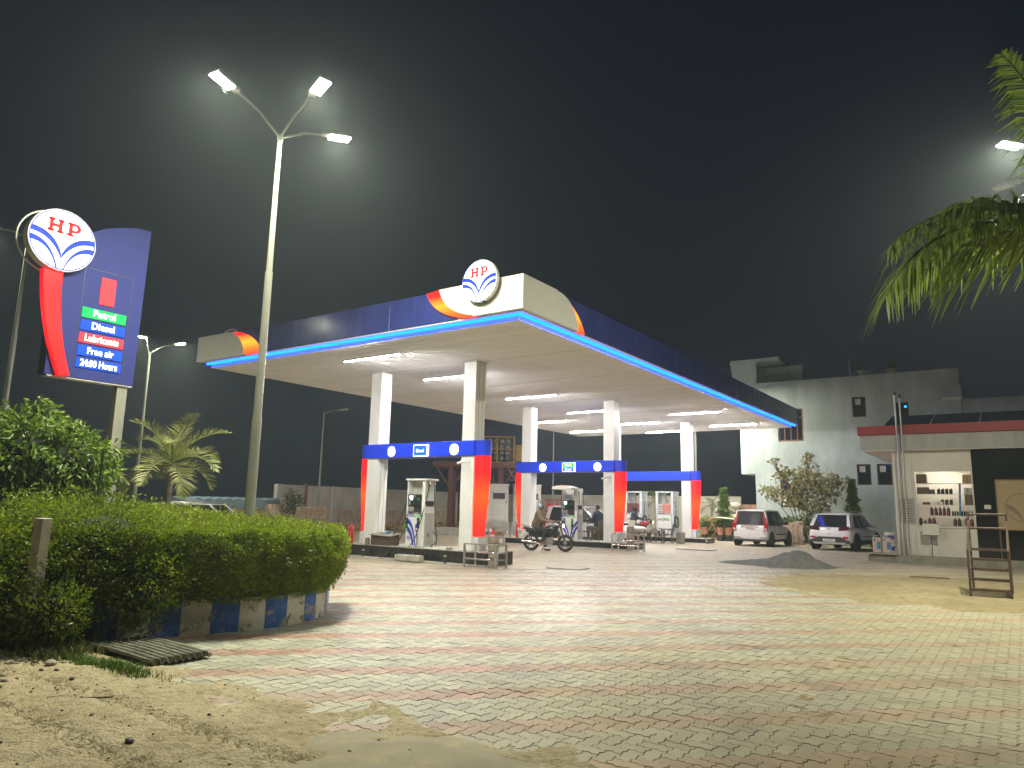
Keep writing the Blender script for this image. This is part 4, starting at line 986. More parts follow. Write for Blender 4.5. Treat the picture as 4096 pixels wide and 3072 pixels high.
# ---------------------------------------------------------------- foliage
def leaf_cloud(name, P, N, size, m, parent, shade=None, aspect=.5, droop=.0, curl=.12):
    """P positions, N outward directions; one bent leaf (two quads) each"""
    n = len(P); N = N/np.linalg.norm(N, axis=1, keepdims=True).clip(1e-6)
    D = N + RNG.normal(0, .75, (n,3)); D[:,2] += -droop + .15; D /= np.linalg.norm(D, axis=1, keepdims=True)
    S = np.cross(D, RNG.normal(0,1,(n,3))); S /= np.linalg.norm(S, axis=1, keepdims=True); U = np.cross(S, D)
    L = size*(.65+.7*RNG.random((n,1))) if np.isscalar(size) else size[:,None]; Wd = L*aspect*.5
    a = P; mid = P + D*L*.5 + U*L*curl*.5; tip = P + D*L - U*L*curl
    V = np.stack([a, mid-S*Wd, tip, mid+S*Wd], 1).reshape(-1,3)
    F = np.arange(4*n).reshape(-1,4)
    sh = RNG.random(n) if shade is None else np.clip(shade + RNG.normal(0,.18,n), 0, 1)
    o = npmesh(name, V, F, m, parent, attr=np.repeat(sh, 4)); o['kind'] = 'stuff'; return o

def hedge_top(x, y):
    d = polydist(x, y, ISL); return 1.22 + .27*np.clip(d/3.2, 0, 1) + .18*(fbm(x*1.3, y*1.3, 3, 61)-.5) + .20*(fbm(x*4.5, y*4.5, 3, 67)-.5)
hd = thing('clipped_hedge', 'dense clipped green hedge filling the kerbed island', 'hedge', (0,0,0))
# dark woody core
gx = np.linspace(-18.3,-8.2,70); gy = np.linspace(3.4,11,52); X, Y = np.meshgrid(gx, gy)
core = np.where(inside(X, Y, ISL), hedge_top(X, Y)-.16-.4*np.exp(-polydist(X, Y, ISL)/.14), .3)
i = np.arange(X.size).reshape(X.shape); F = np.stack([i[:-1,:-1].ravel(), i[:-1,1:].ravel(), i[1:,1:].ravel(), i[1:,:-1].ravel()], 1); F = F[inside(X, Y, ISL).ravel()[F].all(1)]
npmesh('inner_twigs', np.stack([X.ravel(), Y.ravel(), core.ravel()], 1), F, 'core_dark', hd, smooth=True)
# top leaves
n = 210000; x = RNG.uniform(-18.2,-7.9,n); y = RNG.uniform(3.4,11,n); dpt = x*fw.x+y*fw.y
k = inside(x, y, ISL) & (dpt < 14.5) & (RNG.random(n) < np.clip(13.5/dpt-.25, .3, 1)); x, y = x[k], y[k]
z = hedge_top(x, y) - .14*RNG.random(len(x))**1.5 + .13*RNG.random(len(x))**5
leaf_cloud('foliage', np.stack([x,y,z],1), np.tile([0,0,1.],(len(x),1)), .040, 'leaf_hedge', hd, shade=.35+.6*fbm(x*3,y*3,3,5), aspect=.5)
# side leaves along the front of the kerb
Pk = np.array([(p.x,p.y) for p in resample(ISL, .02)]); tan = np.roll(Pk,-1,0)-np.roll(Pk,1,0); nrm = np.stack([tan[:,1],-tan[:,0]],1); nrm /= np.linalg.norm(nrm,axis=1,keepdims=True)
cen = Pk.mean(0); s = np.sign(((Pk-cen)*nrm).sum(1)); nrm *= s[:,None]
front = (Pk[:,0] > -13.5) & ((Pk*[fw.x,fw.y]).sum(1) < 12.2)
Pf, Nf = Pk[front], nrm[front]; n = 105000; q = RNG.integers(0, len(Pf), n); h = RNG.random(n)
top = hedge_top(Pf[q,0], Pf[q,1]); zz = .36 + (top-.30)*h**.85
bulge = .04 + .13*np.sin(np.clip(h,0,1)*math.pi*.85) + .26*(fbm(Pf[q,1]*3.2+Pf[q,0]*2.7, zz*3.4, 4, 71)-.5)
off = bulge - .22*RNG.random(n)**1.6 + .10*RNG.random(n)**7
P3 = np.stack([Pf[q,0]+Nf[q,0]*off, Pf[q,1]+Nf[q,1]*off, zz],1)
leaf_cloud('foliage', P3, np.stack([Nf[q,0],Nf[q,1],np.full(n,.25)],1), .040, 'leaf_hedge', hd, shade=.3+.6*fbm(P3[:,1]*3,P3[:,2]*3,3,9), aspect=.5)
# loose shoots above the top
b = MB(); LP = []
for i in range(340):
    k = RNG.integers(0, 60); a = RNG.uniform(0,1); px, py = RNG.uniform(-14,-8.2), RNG.uniform(3.9,9.2)
    if not inside(np.array([px]), np.array([py]), ISL)[0]: continue
    z0 = float(hedge_top(np.array([px]), np.array([py]))[0]); hh = random.uniform(.05,.26)**1.15; lx, ly = random.gauss(0,.06), random.gauss(0,.06)
    b.tube([(px,py,z0-.1),(px+lx*.5,py+ly*.5,z0+hh*.5),(px+lx,py+ly,z0+hh)],.004,4)
    for j in range(int(hh*45)): f = random.random(); LP.append((px+lx*f,py+ly*f,z0+hh*f))
b.build('shoot', 'bark', hd); LP = np.array(LP); leaf_cloud('shoot_leaves', LP, RNG.normal(0,1,LP.shape), .05, 'leaf_hedge', hd)

def blob_bush(name, label, blobs, n, size, m, cat='shrub', stems=True, core=True, droop=0., aspect=.5, shell=.35, group=None, base=None):
    bx, by, bz = base or (blobs[0][0], blobs[0][1], 0)
    t = thing(name, label, cat, (bx,by,bz), 0, group)
    vol = np.array([b_[3]*b_[4]*b_[5] for b_ in blobs])**.67; cnt = (n*vol/vol.sum()).astype(int); Ps, Ns, Sh = [], [], []
    for (x,y,z,rx,ry,rz), c in zip(blobs, cnt):
        d = RNG.normal(0,1,(c,3)); d /= np.linalg.norm(d,axis=1,keepdims=True)
        r_ = 1 - shell*RNG.random((c,1))**1.3 + .10*RNG.normal(0,1,(c,1))
        clump = fbm(d[:,0]*2.6+x*3+5, d[:,2]*2.6+d[:,1]*1.7+y, 3, 77)
        r_ = r_*(.72+.55*clump[:,None]); keep = clump > .30
        p = np.array([x-bx,y-by,z-bz]) + d*r_*np.array([rx,ry,rz]); Ps.append(p[keep]); Ns.append(d[keep]); Sh.append(clump[keep])
    P = np.concatenate(Ps); Nn = np.concatenate(Ns); ok = P[:,2] > .02
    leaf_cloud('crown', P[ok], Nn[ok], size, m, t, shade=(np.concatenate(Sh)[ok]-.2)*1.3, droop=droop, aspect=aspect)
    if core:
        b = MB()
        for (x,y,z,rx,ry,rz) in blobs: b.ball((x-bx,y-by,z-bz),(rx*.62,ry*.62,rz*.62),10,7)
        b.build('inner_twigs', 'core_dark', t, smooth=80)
    if stems:
        b = MB()
        for (x,y,z,rx,ry,rz) in blobs:
            lx, ly = x-bx, y-by
            b.tube([(lx*.15,ly*.15,0),(lx*.5+random.gauss(0,.05),ly*.5+random.gauss(0,.05),(z-bz)*.5),(lx,ly,z-bz)],[.05*max(rx,.5),.035*max(rx,.5),.015],6)
            for k in range(5):
                a = random.uniform(0,6.28); b.tube([(lx*.8,ly*.8,(z-bz)*.8),(lx+rx*.5*math.cos(a),ly+ry*.5*math.sin(a),z-bz+random.uniform(-.2,.6)*rz),(lx+rx*.9*math.cos(a),ly+ry*.9*math.sin(a),z-bz+random.uniform(-.3,.7)*rz)],[.02,.012,.005],5)
        b.build('trunk', 'bark', t, smooth=60)
    return t
blob_bush('overgrown_shrub', 'overgrown shrub spilling over the kerb at the left front', [(-9.15,4.45,1.0,.85,.85,.68),(-9.25,3.95,.62,.8,.7,.62),(-9.9,3.6,.80,.95,.75,.68),(-8.75,4.75,.62,.6,.6,.55),(-10.8,3.4,.85,1.0,.8,.75),(-10.0,4.2,1.15,.8,.7,.55),(-8.55,3.75,.40,.42,.38,.38),(-9.05,3.35,.42,.5,.4,.42)], 66000, .046, 'leaf_hedge', base=(-9.8,4.3,0))
blob_bush('leafy_tree', 'broad-leaved tree with drooping bright leaves at the far left', [(-13.3,5.2,2.25,1.0,1.0,.75),(-14.0,4.7,2.35,1.0,1.0,.8),(-12.7,5.6,2.1,.7,.7,.65),(-14.6,4.3,1.9,1.0,1.0,.9),(-12.9,5.2,1.5,.7,.8,.55),(-13.6,4.6,1.5,.8,.8,.7),(-13.35,5.3,2.95,.25,.25,.3)], 22000, .125, 'leaf_tree', 'tree', droop=1.2, aspect=.42, base=(-13.6,5.0,.3))

# grass and weeds at the foot of the kerb
def grass(name, label, fx, n, h, m, seed=0):
    P = fx(n); k = len(P); a = RNG.random(k)*6.28; L = h*(.5+RNG.random(k)); w = .0035+.003*RNG.random(k); l = RNG.normal(0,.5,(k,2))
    z0 = P[:,2]; d = np.stack([np.cos(a),np.sin(a)],1)*w[:,None]
    B0 = np.stack([P[:,0]-d[:,0],P[:,1]-d[:,1],z0-.01],1); B1 = np.stack([P[:,0]+d[:,0],P[:,1]+d[:,1],z0-.01],1)
    M0 = np.stack([P[:,0]+l[:,0]*L*.35-d[:,0]*.7,P[:,1]+l[:,1]*L*.35-d[:,1]*.7,z0+L*.6],1); M1 = M0 + np.stack([d[:,0]*1.4,d[:,1]*1.4,0*w],1)
    T0 = np.stack([P[:,0]+l[:,0]*L,P[:,1]+l[:,1]*L,z0+L*.95],1); T1 = T0 + np.stack([d[:,0]*.3,d[:,1]*.3,0*w],1)
    V = np.stack([B0,B1,M1,M0,T1,T0],1).reshape(-1,3); i = np.arange(k)*6
    F = np.concatenate([np.stack([i,i+1,i+2,i+3],1), np.stack([i+3,i+2,i+4,i+5],1)])
    o = npmesh(name, V, F, m, attr=np.repeat(RNG.random(k),6)); tag(o, label, 'grass', None, 'stuff')
def strip(n):
    x = RNG.uniform(-10.8,-7.9,n); y = 3.55+RNG.normal(0,.22,n)+.30*np.clip(x+10,0,2)*.35; k = fbm(x*3,y*3,3,7) > .42; x, y = x[k], y[k]
    return np.stack([x,y,verge(x,y)],1)
grass('dry_grass', 'low dry weeds along the foot of the kerb', strip, 5200, .09, 'grass')
def tuft(n): x = -7.35+RNG.normal(0,.30,n); y = 3.78+RNG.normal(0,.06,n)+.12*(x+7.35); return np.stack([x,y,verge(x,y)],1)
grass('green_grass', 'patch of fresh green grass before the corrugated sheet', tuft, 1500, .05, 'grass_green')
# litter: stones, twigs, scraps
def stones(n, fx, smin, smax, m, name, label, kind='stuff'):
    b = MB()
    for _ in range(n):
        x, y = fx(); s = random.uniform(smin,smax)**1.0; z = float(verge(np.array([x]),np.array([y]))[0]) if y < 5 else GZ(y)
        z = max(z, 0 if y > 4.2 else -1); b.ball((x,y,z+s*.2),(s*random.uniform(.7,1.3),s*random.uniform(.6,1),s*random.uniform(.4,.7)),6,4)
    o = b.build(name, m); tag(o, label, 'stones', None, kind)
stones(190, lambda: (random.uniform(-10,-1.4), random.uniform(1.9,4.15)), .006, .016, 'dark_metal', 'dark_pebbles', 'dark pebbles scattered over the sandy verge')
stones(260, lambda: (-9+random.gauss(0,1.0), 3.3+random.gauss(0,.35)), .01, .035, 'concrete_dark', 'gravel_scatter', 'grey gravel bits scattered below the weeds')
for i,(x,y,s,m,lab) in enumerate(((-8.15,3.0,.05,'concrete_dark','brown clod lying before the weeds'),(-8.9,3.55,.085,'paper','pale stone among the weeds at left'),(-7.2,2.45,.055,'dark_metal','largest dark stone on the bare sand'),(-6.85,2.1,.06,'dark_metal','dark stone near the lower left corner'),(-4.95,2.75,.035,'dark_metal','small dark lump beside the tyre track'),(-7.75,3.45,.06,'concrete','flat stone by the corrugated sheet'))):
    t = thing('stone', lab, 'stone', (x,y,float(verge(np.array([x]),np.array([y]))[0]))); MB().ball((0,0,s*.35),(s*1.2,s*.8,s*.5),7,5).build('rock', m, t)
t = thing('twig', 'dry bent twig lying on the sandy verge', 'twig', (-6.35,3.05,.03), .5); MB().tube([(-.25,0,0),(-.1,.03,.012),(.05,.0,.01),(.28,.05,.02)],[.008,.012,.01,.005],5).build('stick', 'bark', t)
t = thing('scrap', 'small crumpled yellow scrap on the verge', 'litter', (-5.85,2.98,.03)); MB().ball((0,0,.012),(.04,.025,.014),6,4).build('paper', 'yellow_paint', t)
t = thing('twig', 'scrap of wood lying on the sand before the shop', 'wood scrap', (-2.05,21.6,GZ(21.6)+.03), .1); MB().hexa([(-.45,-.05,0),(.45,-.03,0),(.45,.04,0),(-.45,.05,0)],[(-.45,-.05,.02),(.40,-.03,.03),(.40,.03,.03),(-.45,.05,.02)]).build('plank', 'brown_wood', t)
# corrugated sheet
sx = np.linspace(-8.32,-7.08,14); sy = np.linspace(4.06,4.72,86); n_ = 9
o = sheet('corrugated_sheet', sx, sy, lambda X, Y: .062 + .030*np.sin((Y-4.06)/.66*2*math.pi*n_) + .012*np.sin(X*3), 'asbestos', None, None)
tag(o, 'grey corrugated roofing sheet lying on the ground by the kerb', 'roofing sheet')
md = o.modifiers.new('thick', 'SOLIDIFY'); md.thickness = .008
# concrete post and rod in the hedge
t = thing('concrete_post', 'leaning grey concrete post in front of the overgrown shrub', 'post', (-8.72,3.62,0), R(20)); t.rotation_euler = (R(1.5),R(2),R(20))
MB().box(-.06,-.06,0,.06,.06,1.40).build('shaft', 'concrete', t, bevel=.008)
t = thing('thin_rod', 'thin dark iron rod rising from the hedge', 'rod', (-10.88,5.19,.3)); t.rotation_euler = (R(1),R(3),0); MB().cyl((0,0,0),(0,0,2.0),.012,n=6).build('bar', 'dark_metal', t)

# ---------------------------------------------------------------- palms
def frond(b_r, P, base, az, el, L, droop, nl, ll, w, hang=1., vee=.5):
    """rachis into builder b_r, leaflets appended to P as quads"""
    base = Vector(base); pts = []; d = Vector((math.cos(az)*math.cos(el), math.sin(az)*math.cos(el), math.sin(el))); p = base.copy(); n = 16
    side = Vector((-math.sin(az), math.cos(az), 0)); e = el
    for i in range(n+1):
        pts.append(p.copy()); t = i/n; e = el - droop*(t**1.4); d = Vector((math.cos(az)*math.cos(e), math.sin(az)*math.cos(e), math.sin(e))); p = p + d*(L/n)
    b_r.tube(pts, [.016*L*(1-.85*i/n)+.002 for i in range(n+1)], 5)
    for k in range(nl):
        t = .12+.88*k/(nl-1); f = t*n; i = min(int(f), n-1); q = pts[i].lerp(pts[i+1], f-i); tg = (pts[i+1]-pts[i]).normalized(); upv = side.cross(tg).normalized()*-1
        if upv.z < 0: upv = -upv
        for s in (-1, 1):
            len_ = ll*(math.sin(math.pi*(.18+.78*t))**.7)*random.uniform(.8,1.1)
            dd = (tg*(.55+.5*t) + side*s*1.0 + upv*vee*random.uniform(.3,1.)).normalized(); mid = q + dd*len_*.5; dr = Vector((0,0,-1))*len_*random.uniform(.12,.40)*hang
            tip = q + dd*len_*.92 + dr; wv = tg.cross(dd).cross(dd).normalized()*w
            P.append([q-wv*.4, q+wv*.4, mid+wv+dr*.25, mid-wv+dr*.25]); P.append([mid-wv+dr*.25, mid+wv+dr*.25, tip+wv*.1, tip-wv*.1])
def palm(name, label, loc, H, fr, m, trunk_r=.07, curve=(0,0), hang=1., vee=.5):
    t = thing(name, label, 'palm tree', loc); b = MB(); n = 14
    b.tube([(curve[0]*(i/n)**2,curve[1]*(i/n)**2,H*i/n) for i in range(n+1)],[trunk_r*(1.25-.45*i/n+(.05 if i%2 else 0)) for i in range(n+1)],10); b.build('trunk', 'palm_trunk', t, smooth=60)
    br = MB(); P = []
    for (az,el,L,dr,nl,ll,w) in fr: frond(br, P, (curve[0],curve[1],H-.02), az, el, L, dr, nl, ll, w, hang, vee)
    br.build('frond_rachis', 'leaf_palm_stem', t)
    V = np.array([[tuple(v) for v in q] for q in P], np.float32).reshape(-1,3); F = np.arange(len(V)).reshape(-1,4)
    o = npmesh('fronds', V, F, m, t, attr=np.repeat(RNG.random(len(P)//2),8)); o['kind'] = 'stuff'; return t
mat('leaf_palm_stem', (.16,.19,.05), .6, var=.2)
fr = []
for k in range(14):
    az = k*2.4+random.uniform(-.2,.2); el = R(78)-k*R(7.); fr.append((az, el, random.uniform(1.05,1.4), 1.05+.03*k, 34, .46, .0105))
palm('areca_palm', 'feathery young palm behind the hedge left of the lamp post', (-14.82,8.53,.3), 2.1, fr, 'leaf_palm', .06, hang=.7, vee=1.1)
fr = []
for k in range(9): fr.append((k*2.4, R(60)-k*R(12), 1.2, 1.4, 26, .42, .010))
palm('areca_palm', 'smaller drooping palm half hidden behind the big leafy tree', (-14.6,6.3,.3), 1.75, fr, 'leaf_palm', .05)
# coconut palm at the right edge, trunk outside the frame
pc = (1.05,11.3)
az0 = math.atan2(9.45-pc[1], -1.38-pc[0])
fr = [(az0, R(16), 3.2, 1.5, 74, 1.2, .021),(az0-.07, R(27), 2.8, 1.35, 60, 1.1, .021),(az0-.12, R(34), 2.0, 1.0, 60, 1.0, .022),(az0+.1, R(78), 2.7, .55, 60, .9, .022),(az0-.5, R(20), 1.9, 1.3, 60, 1.05, .022),(az0+.9, R(35), 2.8, 1.3, 46, .85, .02),(az0+2.2, R(40), 2.8, 1.3, 40, .85, .02),(az0+3.3, R(30), 2.8, 1.3, 40, .85, .02),(az0-1.2, R(30), 2.8, 1.3, 40, .85, .02),(az0-2.1, R(45), 2.7, 1.2, 40, .85, .02)]
palm('coconut_palm', 'tall coconut palm reaching in from the right edge', (pc[0],pc[1],0), 5.15, fr, 'leaf_palm_bright', .11, hang=2.1, vee=.1)
fr = [(k*2.4, R(62)-k*R(10), .95, 1.1, 20, .34, .012) for k in range(9)]
palm('small_palm', 'small palm before the dark left of the grey house', (-14.6,41.0,.14), 1.9, fr, 'leaf_dark', .05)
fr = [(k*2.4, R(70)-k*R(9), 1.2, 1.2, 20, .4, .014) for k in range(10)]
palm('small_palm', 'dark palm behind the CNG pumps', (-17.4,39.5,.14), 2.0, fr, 'leaf_dark', .06)

# ---------------------------------------------------------------- greenery round the parked cars
b_ = [(x, 39.3, .75, .75, .5, .62) for x in np.arange(-14.2,-10.6,.62)]
blob_bush('low_hedge', 'low green hedge behind the white hatchback', b_, 9000, .10, 'leaf_hedge', 'hedge', stems=False)
b_ = [(x, 39.4, .85, .75, .5, .62) for x in np.arange(-10.4,-7.2,.62)]
blob_bush('low_hedge', 'low dark hedge between the two white cars', b_, 8000, .10, 'leaf_tree', 'hedge', stems=False)
blob_bush('ornamental_tree', 'spreading tree with dry yellowish leaves before the grey house', [(-9.0,39.5,3.4,.9,.8,.75),(-10.1,39.4,3.6,.55,.5,.45),(-10.8,39.4,2.7,.6,.5,.35),(-8.2,39.3,2.8,.9,.7,.8),(-9.6,39.4,2.5,.9,.7,.7),(-7.5,39.4,3.3,.5,.4,.35),(-8.9,39.5,4.4,.3,.3,.4),(-8.7,39.3,1.8,.8,.6,.6),(-10.6,39.4,4.35,.22,.2,.2)], 2300, .19, 'leaf_dry', 'tree', core=False, aspect=.7, shell=.8, droop=.3, base=(-9.2,39.5,.14))
def conifer(label, loc, H, r_):
    t = thing('ashoka_tree', label, 'tree', loc, 0, 'narrow trees by the house'); n = 2600; h = RNG.random(n)**.8; a = RNG.random(n)*6.28; rr = r_*(1-h*.85)*(.55+.5*RNG.random(n))*(.8+.4*np.sin(h*40))
    P = np.stack([rr*np.cos(a), rr*np.sin(a), .35+h*(H-.35)],1); N = np.stack([np.cos(a),np.sin(a),np.full(n,-1.4)],1)
    leaf_cloud('crown', P, N, .20, 'leaf_conifer', t, aspect=.24, droop=.9); MB().cyl((0,0,0),(0,0,H*.9),.05,.015,8).build('trunk', 'bark', t)
conifer('narrow bright green tree left of the house', (-13.55,40,.14), 2.85, .55); conifer('narrow dark green tree against the grey house wall', (-6.95,39.9,.14), 3.3, .5)
# ---------------------------------------------------------------- walls with openings
def wall_x(b, x0, x1, z0, z1, y, ops, dep=.22):
    xs = sorted({x0,x1,*[o[0] for o in ops],*[o[1] for o in ops]}); zs = sorted({z0,z1,*[o[2] for o in ops],*[o[3] for o in ops]})
    for i in range(len(xs)-1):
        for j in range(len(zs)-1):
            cx, cz = (xs[i]+xs[i+1])/2, (zs[j]+zs[j+1])/2
            if any(o[0]<cx<o[1] and o[2]<cz<o[3] for o in ops): continue
            b.add([(xs[i],y,zs[j]),(xs[i+1],y,zs[j]),(xs[i+1],y,zs[j+1]),(xs[i],y,zs[j+1])],[(0,1,2,3)])
    for (a,c,d,e) in ops:
        b.add([(a,y,d),(c,y,d),(c,y+dep,d),(a,y+dep,d),(a,y,e),(c,y,e),(c,y+dep,e),(a,y+dep,e)],[(0,3,2,1),(4,5,6,7),(0,4,7,3),(1,2,6,5)])
def window(parent, x0, x1, z0, z1, y, fm, panes, glass='glass_dark', transom=None, fw_=.07, name='window'):
    f = MB(); f.box(x0,y,z0,x0+fw_,y+.07,z1); f.box(x1-fw_,y,z0,x1,y+.07,z1); f.box(x0+fw_,y,z0,x1-fw_,y+.07,z0+fw_); f.box(x0+fw_,y,z1-fw_,x1-fw_,y+.07,z1)
    if transom: f.box(x0+fw_,y+.002,transom-.03,x1-fw_,y+.068,transom+.03)
    for k in range(1, panes): xx = x0+(x1-x0)*k/panes; f.box(xx-.03,y+.003,z0+fw_,xx+.03,y+.067,z1-fw_)
    w = f.build(name, fm, parent)
    for k in range(panes):
        a, c = x0+(x1-x0)*k/panes+.035, x0+(x1-x0)*(k+1)/panes-.035
        MB().box(a,y+.03,z0+.05,c,y+.04,z1-.05).build('pane', glass, w)
    return w
HX, HY = -12.35, 42.0
hs = thing('grey_house', 'two-storey blue-grey rendered house with an overhanging upper floor', 'house', (HX,HY,0))
o_ = lambda x: x-HX
ops = [(-11.0,-9.63,5.6,7.43),(-7.08,-6.41,6.79,7.88),(-7.03,-6.35,3.18,4.28),(-6.06,-5.36,3.18,4.28),(-11.0,-9.8,1.95,3.8),(-5.08,-4.41,6.28,7.46)]
L = lambda q: (o_(q[0]),o_(q[1]),q[2],q[3])
b = MB(); wall_x(b, o_(-13.15), o_(-2.1), 3.8, 9.04, 0, [L(q) for q in ops if q[2]>5]+[L((-7.03,-6.35,3.80,4.28)),L((-6.06,-5.36,3.80,4.28))])
wall_x(b, 0, o_(-2.1), -.1, 3.8, 0, [L((-7.03,-6.35,3.18,3.8)),L((-6.06,-5.36,3.18,3.8)),L((-11.0,-9.8,1.95,3.8))])
b.add([(o_(-13.15),0,3.8),(o_(-13.15),9,3.8),(o_(-13.15),9,9.04),(o_(-13.15),0,9.04)],[(0,3,2,1)]); b.add([(0,0,-.1),(0,9,-.1),(0,9,3.8),(0,0,3.8)],[(0,3,2,1)])
b.add([(o_(-13.15),0,3.8),(0,0,3.8),(0,9,3.8),(o_(-13.15),9,3.8)],[(0,1,2,3)]); b.add([(o_(-13.15),0,9.04),(o_(-2.1),0,9.04),(o_(-2.1),9,9.04),(o_(-13.15),9,9.04)],[(0,1,2,3)])
b.add([(o_(-2.1),0,-.1),(o_(-2.1),9,-.1),(o_(-2.1),9,9.04),(o_(-2.1),0,9.04)],[(0,1,2,3)])
b.build('wall', 'grey_wall', hs, recalc=False)
MB().box(o_(-2.09),.05,-.1,o_(6),9,7.45).build('side_wing', 'grey_wall', hs)
MB().hexa([(o_(-13.45),0,9.05),(o_(-12.1),0,9.05),(o_(-12.1),.25,9.05),(o_(-13.45),.25,9.05)],[(o_(-13.65),0,10.42),(o_(-12.1),0,10.30),(o_(-12.1),.25,10.30),(o_(-13.65),.25,10.42)]).build('roof_fin', 'grey_wall', hs)
MB().box(o_(-13.2),1.6,9.045,o_(-9.9),4.5,10.22).build('stair_head', 'grey_wall', hs)
MB().box(o_(-13.6),-.02,10.32,o_(-10.8),4.6,10.5).build('roof_slab', 'grey_wall', hs)
MB().box(o_(-3.0),-.9,7.46,o_(-2.0),-.004,8.0).build('sunshade', 'grey_wall', hs); MB().box(o_(-2.85),-.8,7.40,o_(-2.02),-.02,7.455).build('sunshade_lit_paint', 'white_paint', hs)  # white paint stands in for lamp light on the sunshade's underside
MB().cyl((o_(-7.15),.3,9.04),(o_(-7.15),.3,10.1),.045,n=10).build('vent_pipe', 'galv', hs, smooth=40)
w = window(hs, o_(-11.0),o_(-9.63),5.6,7.43,.06,'brown_wood',4,'glass_blue' if 'glass_blue' in MATS else 'glass_dark',6.95,.09)
for q in (ops[1],ops[2],ops[3]):
    w = window(hs, *L(q), .06, 'dark_metal', 1, fw_=.06); MB().box(o_(q[0])+.12,.085,q[3]-.42,o_(q[0])+.40,.089,q[3]-.1).build('paper_sheet', 'paper', w)
w = window(hs, *L(ops[4]), .06, 'brown_wood', 3, 'glass_dark', 3.2); MB().box(o_(-10.65),.088,3.3,o_(-10.2),.09,3.7).build('lit_pane', 'glow_window', w); MB().box(o_(-10.9),.088,2.05,o_(-10.68),.09,2.5).build('lit_pane', 'glow_window', w)
w = window(hs, *L(ops[5]), .06, 'dark_metal', 1, fw_=.08); MB().box(o_(-4.62),.085,7.18,o_(-4.5),.089,7.28).build('blue_indicator', 'glow_cyan', w)
for x,s in ((-6.5,.30),(-5.1,.28)):
    t = thing('flower_pot', 'square flower pot on the parapet of the house, %s one' % ('left' if x < -6 else 'right'), 'flower pot', (x,42.35,9.045)); MB().lathe([(.22,0),(.30,s),(.27,s),(.2,.05)],(0,0,0),4).build('pot', 'concrete', t); leaf_cloud('plant', RNG.normal(0,.10,(120,3))*[1,1,1.6]+[0,0,s+.15], RNG.normal(0,1,(120,3)), .16, 'leaf_dark', t)

# ---------------------------------------------------------------- shop kiosk
SY = 27.6; G0 = GZ(27)
sh = thing('shop_kiosk', 'small white shop with red roof band and a lit display window', 'shop', (-3.5,SY,0)); o_ = lambda x: x+3.5
MB().box(o_(-4.35),-.45,G0-.1,o_(3),6,.36).build('plinth', 'concrete_dark', sh, bevel=.03)
b = MB(); wall_x(b, 0, o_(-1.23), .36, 3.82, 0, [(o_(-2.87),o_(-1.27),1.33,3.1)], .12); b.add([(0,0,.36),(0,5,.36),(0,5,3.82),(0,0,3.82)],[(0,3,2,1)]); b.build('wall', 'shop_white', sh, recalc=False)
MB().box(o_(-4.42),-.22,3.83,o_(3.5),6.2,4.34).build('roof_band', 'shop_band', sh, bevel=.01); MB().box(o_(-4.49),-.29,4.342,o_(3.55),6.25,4.65).build('red_band', 'shop_red', sh, bevel=.01)
MB().box(o_(-4.40),-.20,3.80,o_(3.4),6,3.826).build('eave_soffit', 'shop_white', sh)
MB().box(o_(-1.225),.0,.36,o_(3),.1,3.79).build('dark_facade', 'shop_dark', sh); MB().box(o_(-.98),-.01,1.9,o_(-.80),-.002,2.03).build('small_notice', 'paper', sh)
# interior
b = MB(); x0,x1 = o_(-2.95), o_(-1.25)
b.add([(x0,1.25,1.2),(x1,1.25,1.2),(x1,1.25,3.25),(x0,1.25,3.25)],[(0,1,2,3)]); b.add([(x0,.125,1.2),(x0,1.25,1.2),(x0,1.25,3.25),(x0,.125,3.25)],[(0,1,2,3)]); b.add([(x1,.125,1.2),(x1,1.25,1.2),(x1,1.25,3.25),(x1,.125,3.25)],[(3,2,1,0)]); b.add([(x0,.125,3.25),(x0,1.25,3.25),(x1,1.25,3.25),(x1,.125,3.25)],[(0,1,2,3)]); b.add([(x0,.125,1.31),(x0,1.25,1.31),(x1,1.25,1.31),(x1,.125,1.31)],[(3,2,1,0)])
b.build('interior', 'shop_white', sh, recalc=False)
MB().box(o_(-2.6),.5,3.2,o_(-1.6),.6,3.235).build('ceiling_tube', 'glow_room', sh)
for z in (2.71,2.36,2.01,1.66): MB().box(o_(-2.86),.14,z-.006,o_(-1.28),.50,z+.006).build('glass_shelf', 'pump_grey', sh)
MB().box(o_(-2.87),-.03,1.27,o_(-1.27),.12,1.33).build('sill', 'shop_white', sh, bevel=.006)
nb = MB().box(o_(-3.38),-.03,1.38,o_(-2.92),-.002,2.22).build('price_board', 'shop_band', sh)
for i in range(9): MB().box(o_(-3.34),-.034,1.45+.082*i,o_(-3.29),-.031,1.49+.082*i).build('board_number', 'ink_black', nb)
for i in range(9): MB().box(o_(-3.24),-.034,1.455+.082*i,o_(-2.97),-.031,1.475+.082*i).build('board_line', 'brown_metal', nb)
for i,x in enumerate((-3.26,-3.11)):
    t = thing('vent_pipe', 'tall vent pipe with black cap at the shop corner, %s one of the pair' % ('left','right')[i], 'pipe', (x,27.22-.04*i,.36)); MB().cyl((0,0,0),(0,0,5.35-.12*i),.03,n=10).build('pipe', 'galv', t, smooth=40); MB().lathe([(.03,5.3-.12*i),(.06,5.34-.12*i),(.05,5.42-.12*i),(.0,5.46-.12*i)],(0,0,0),10).build('cap', 'black_plastic', t, smooth=40)
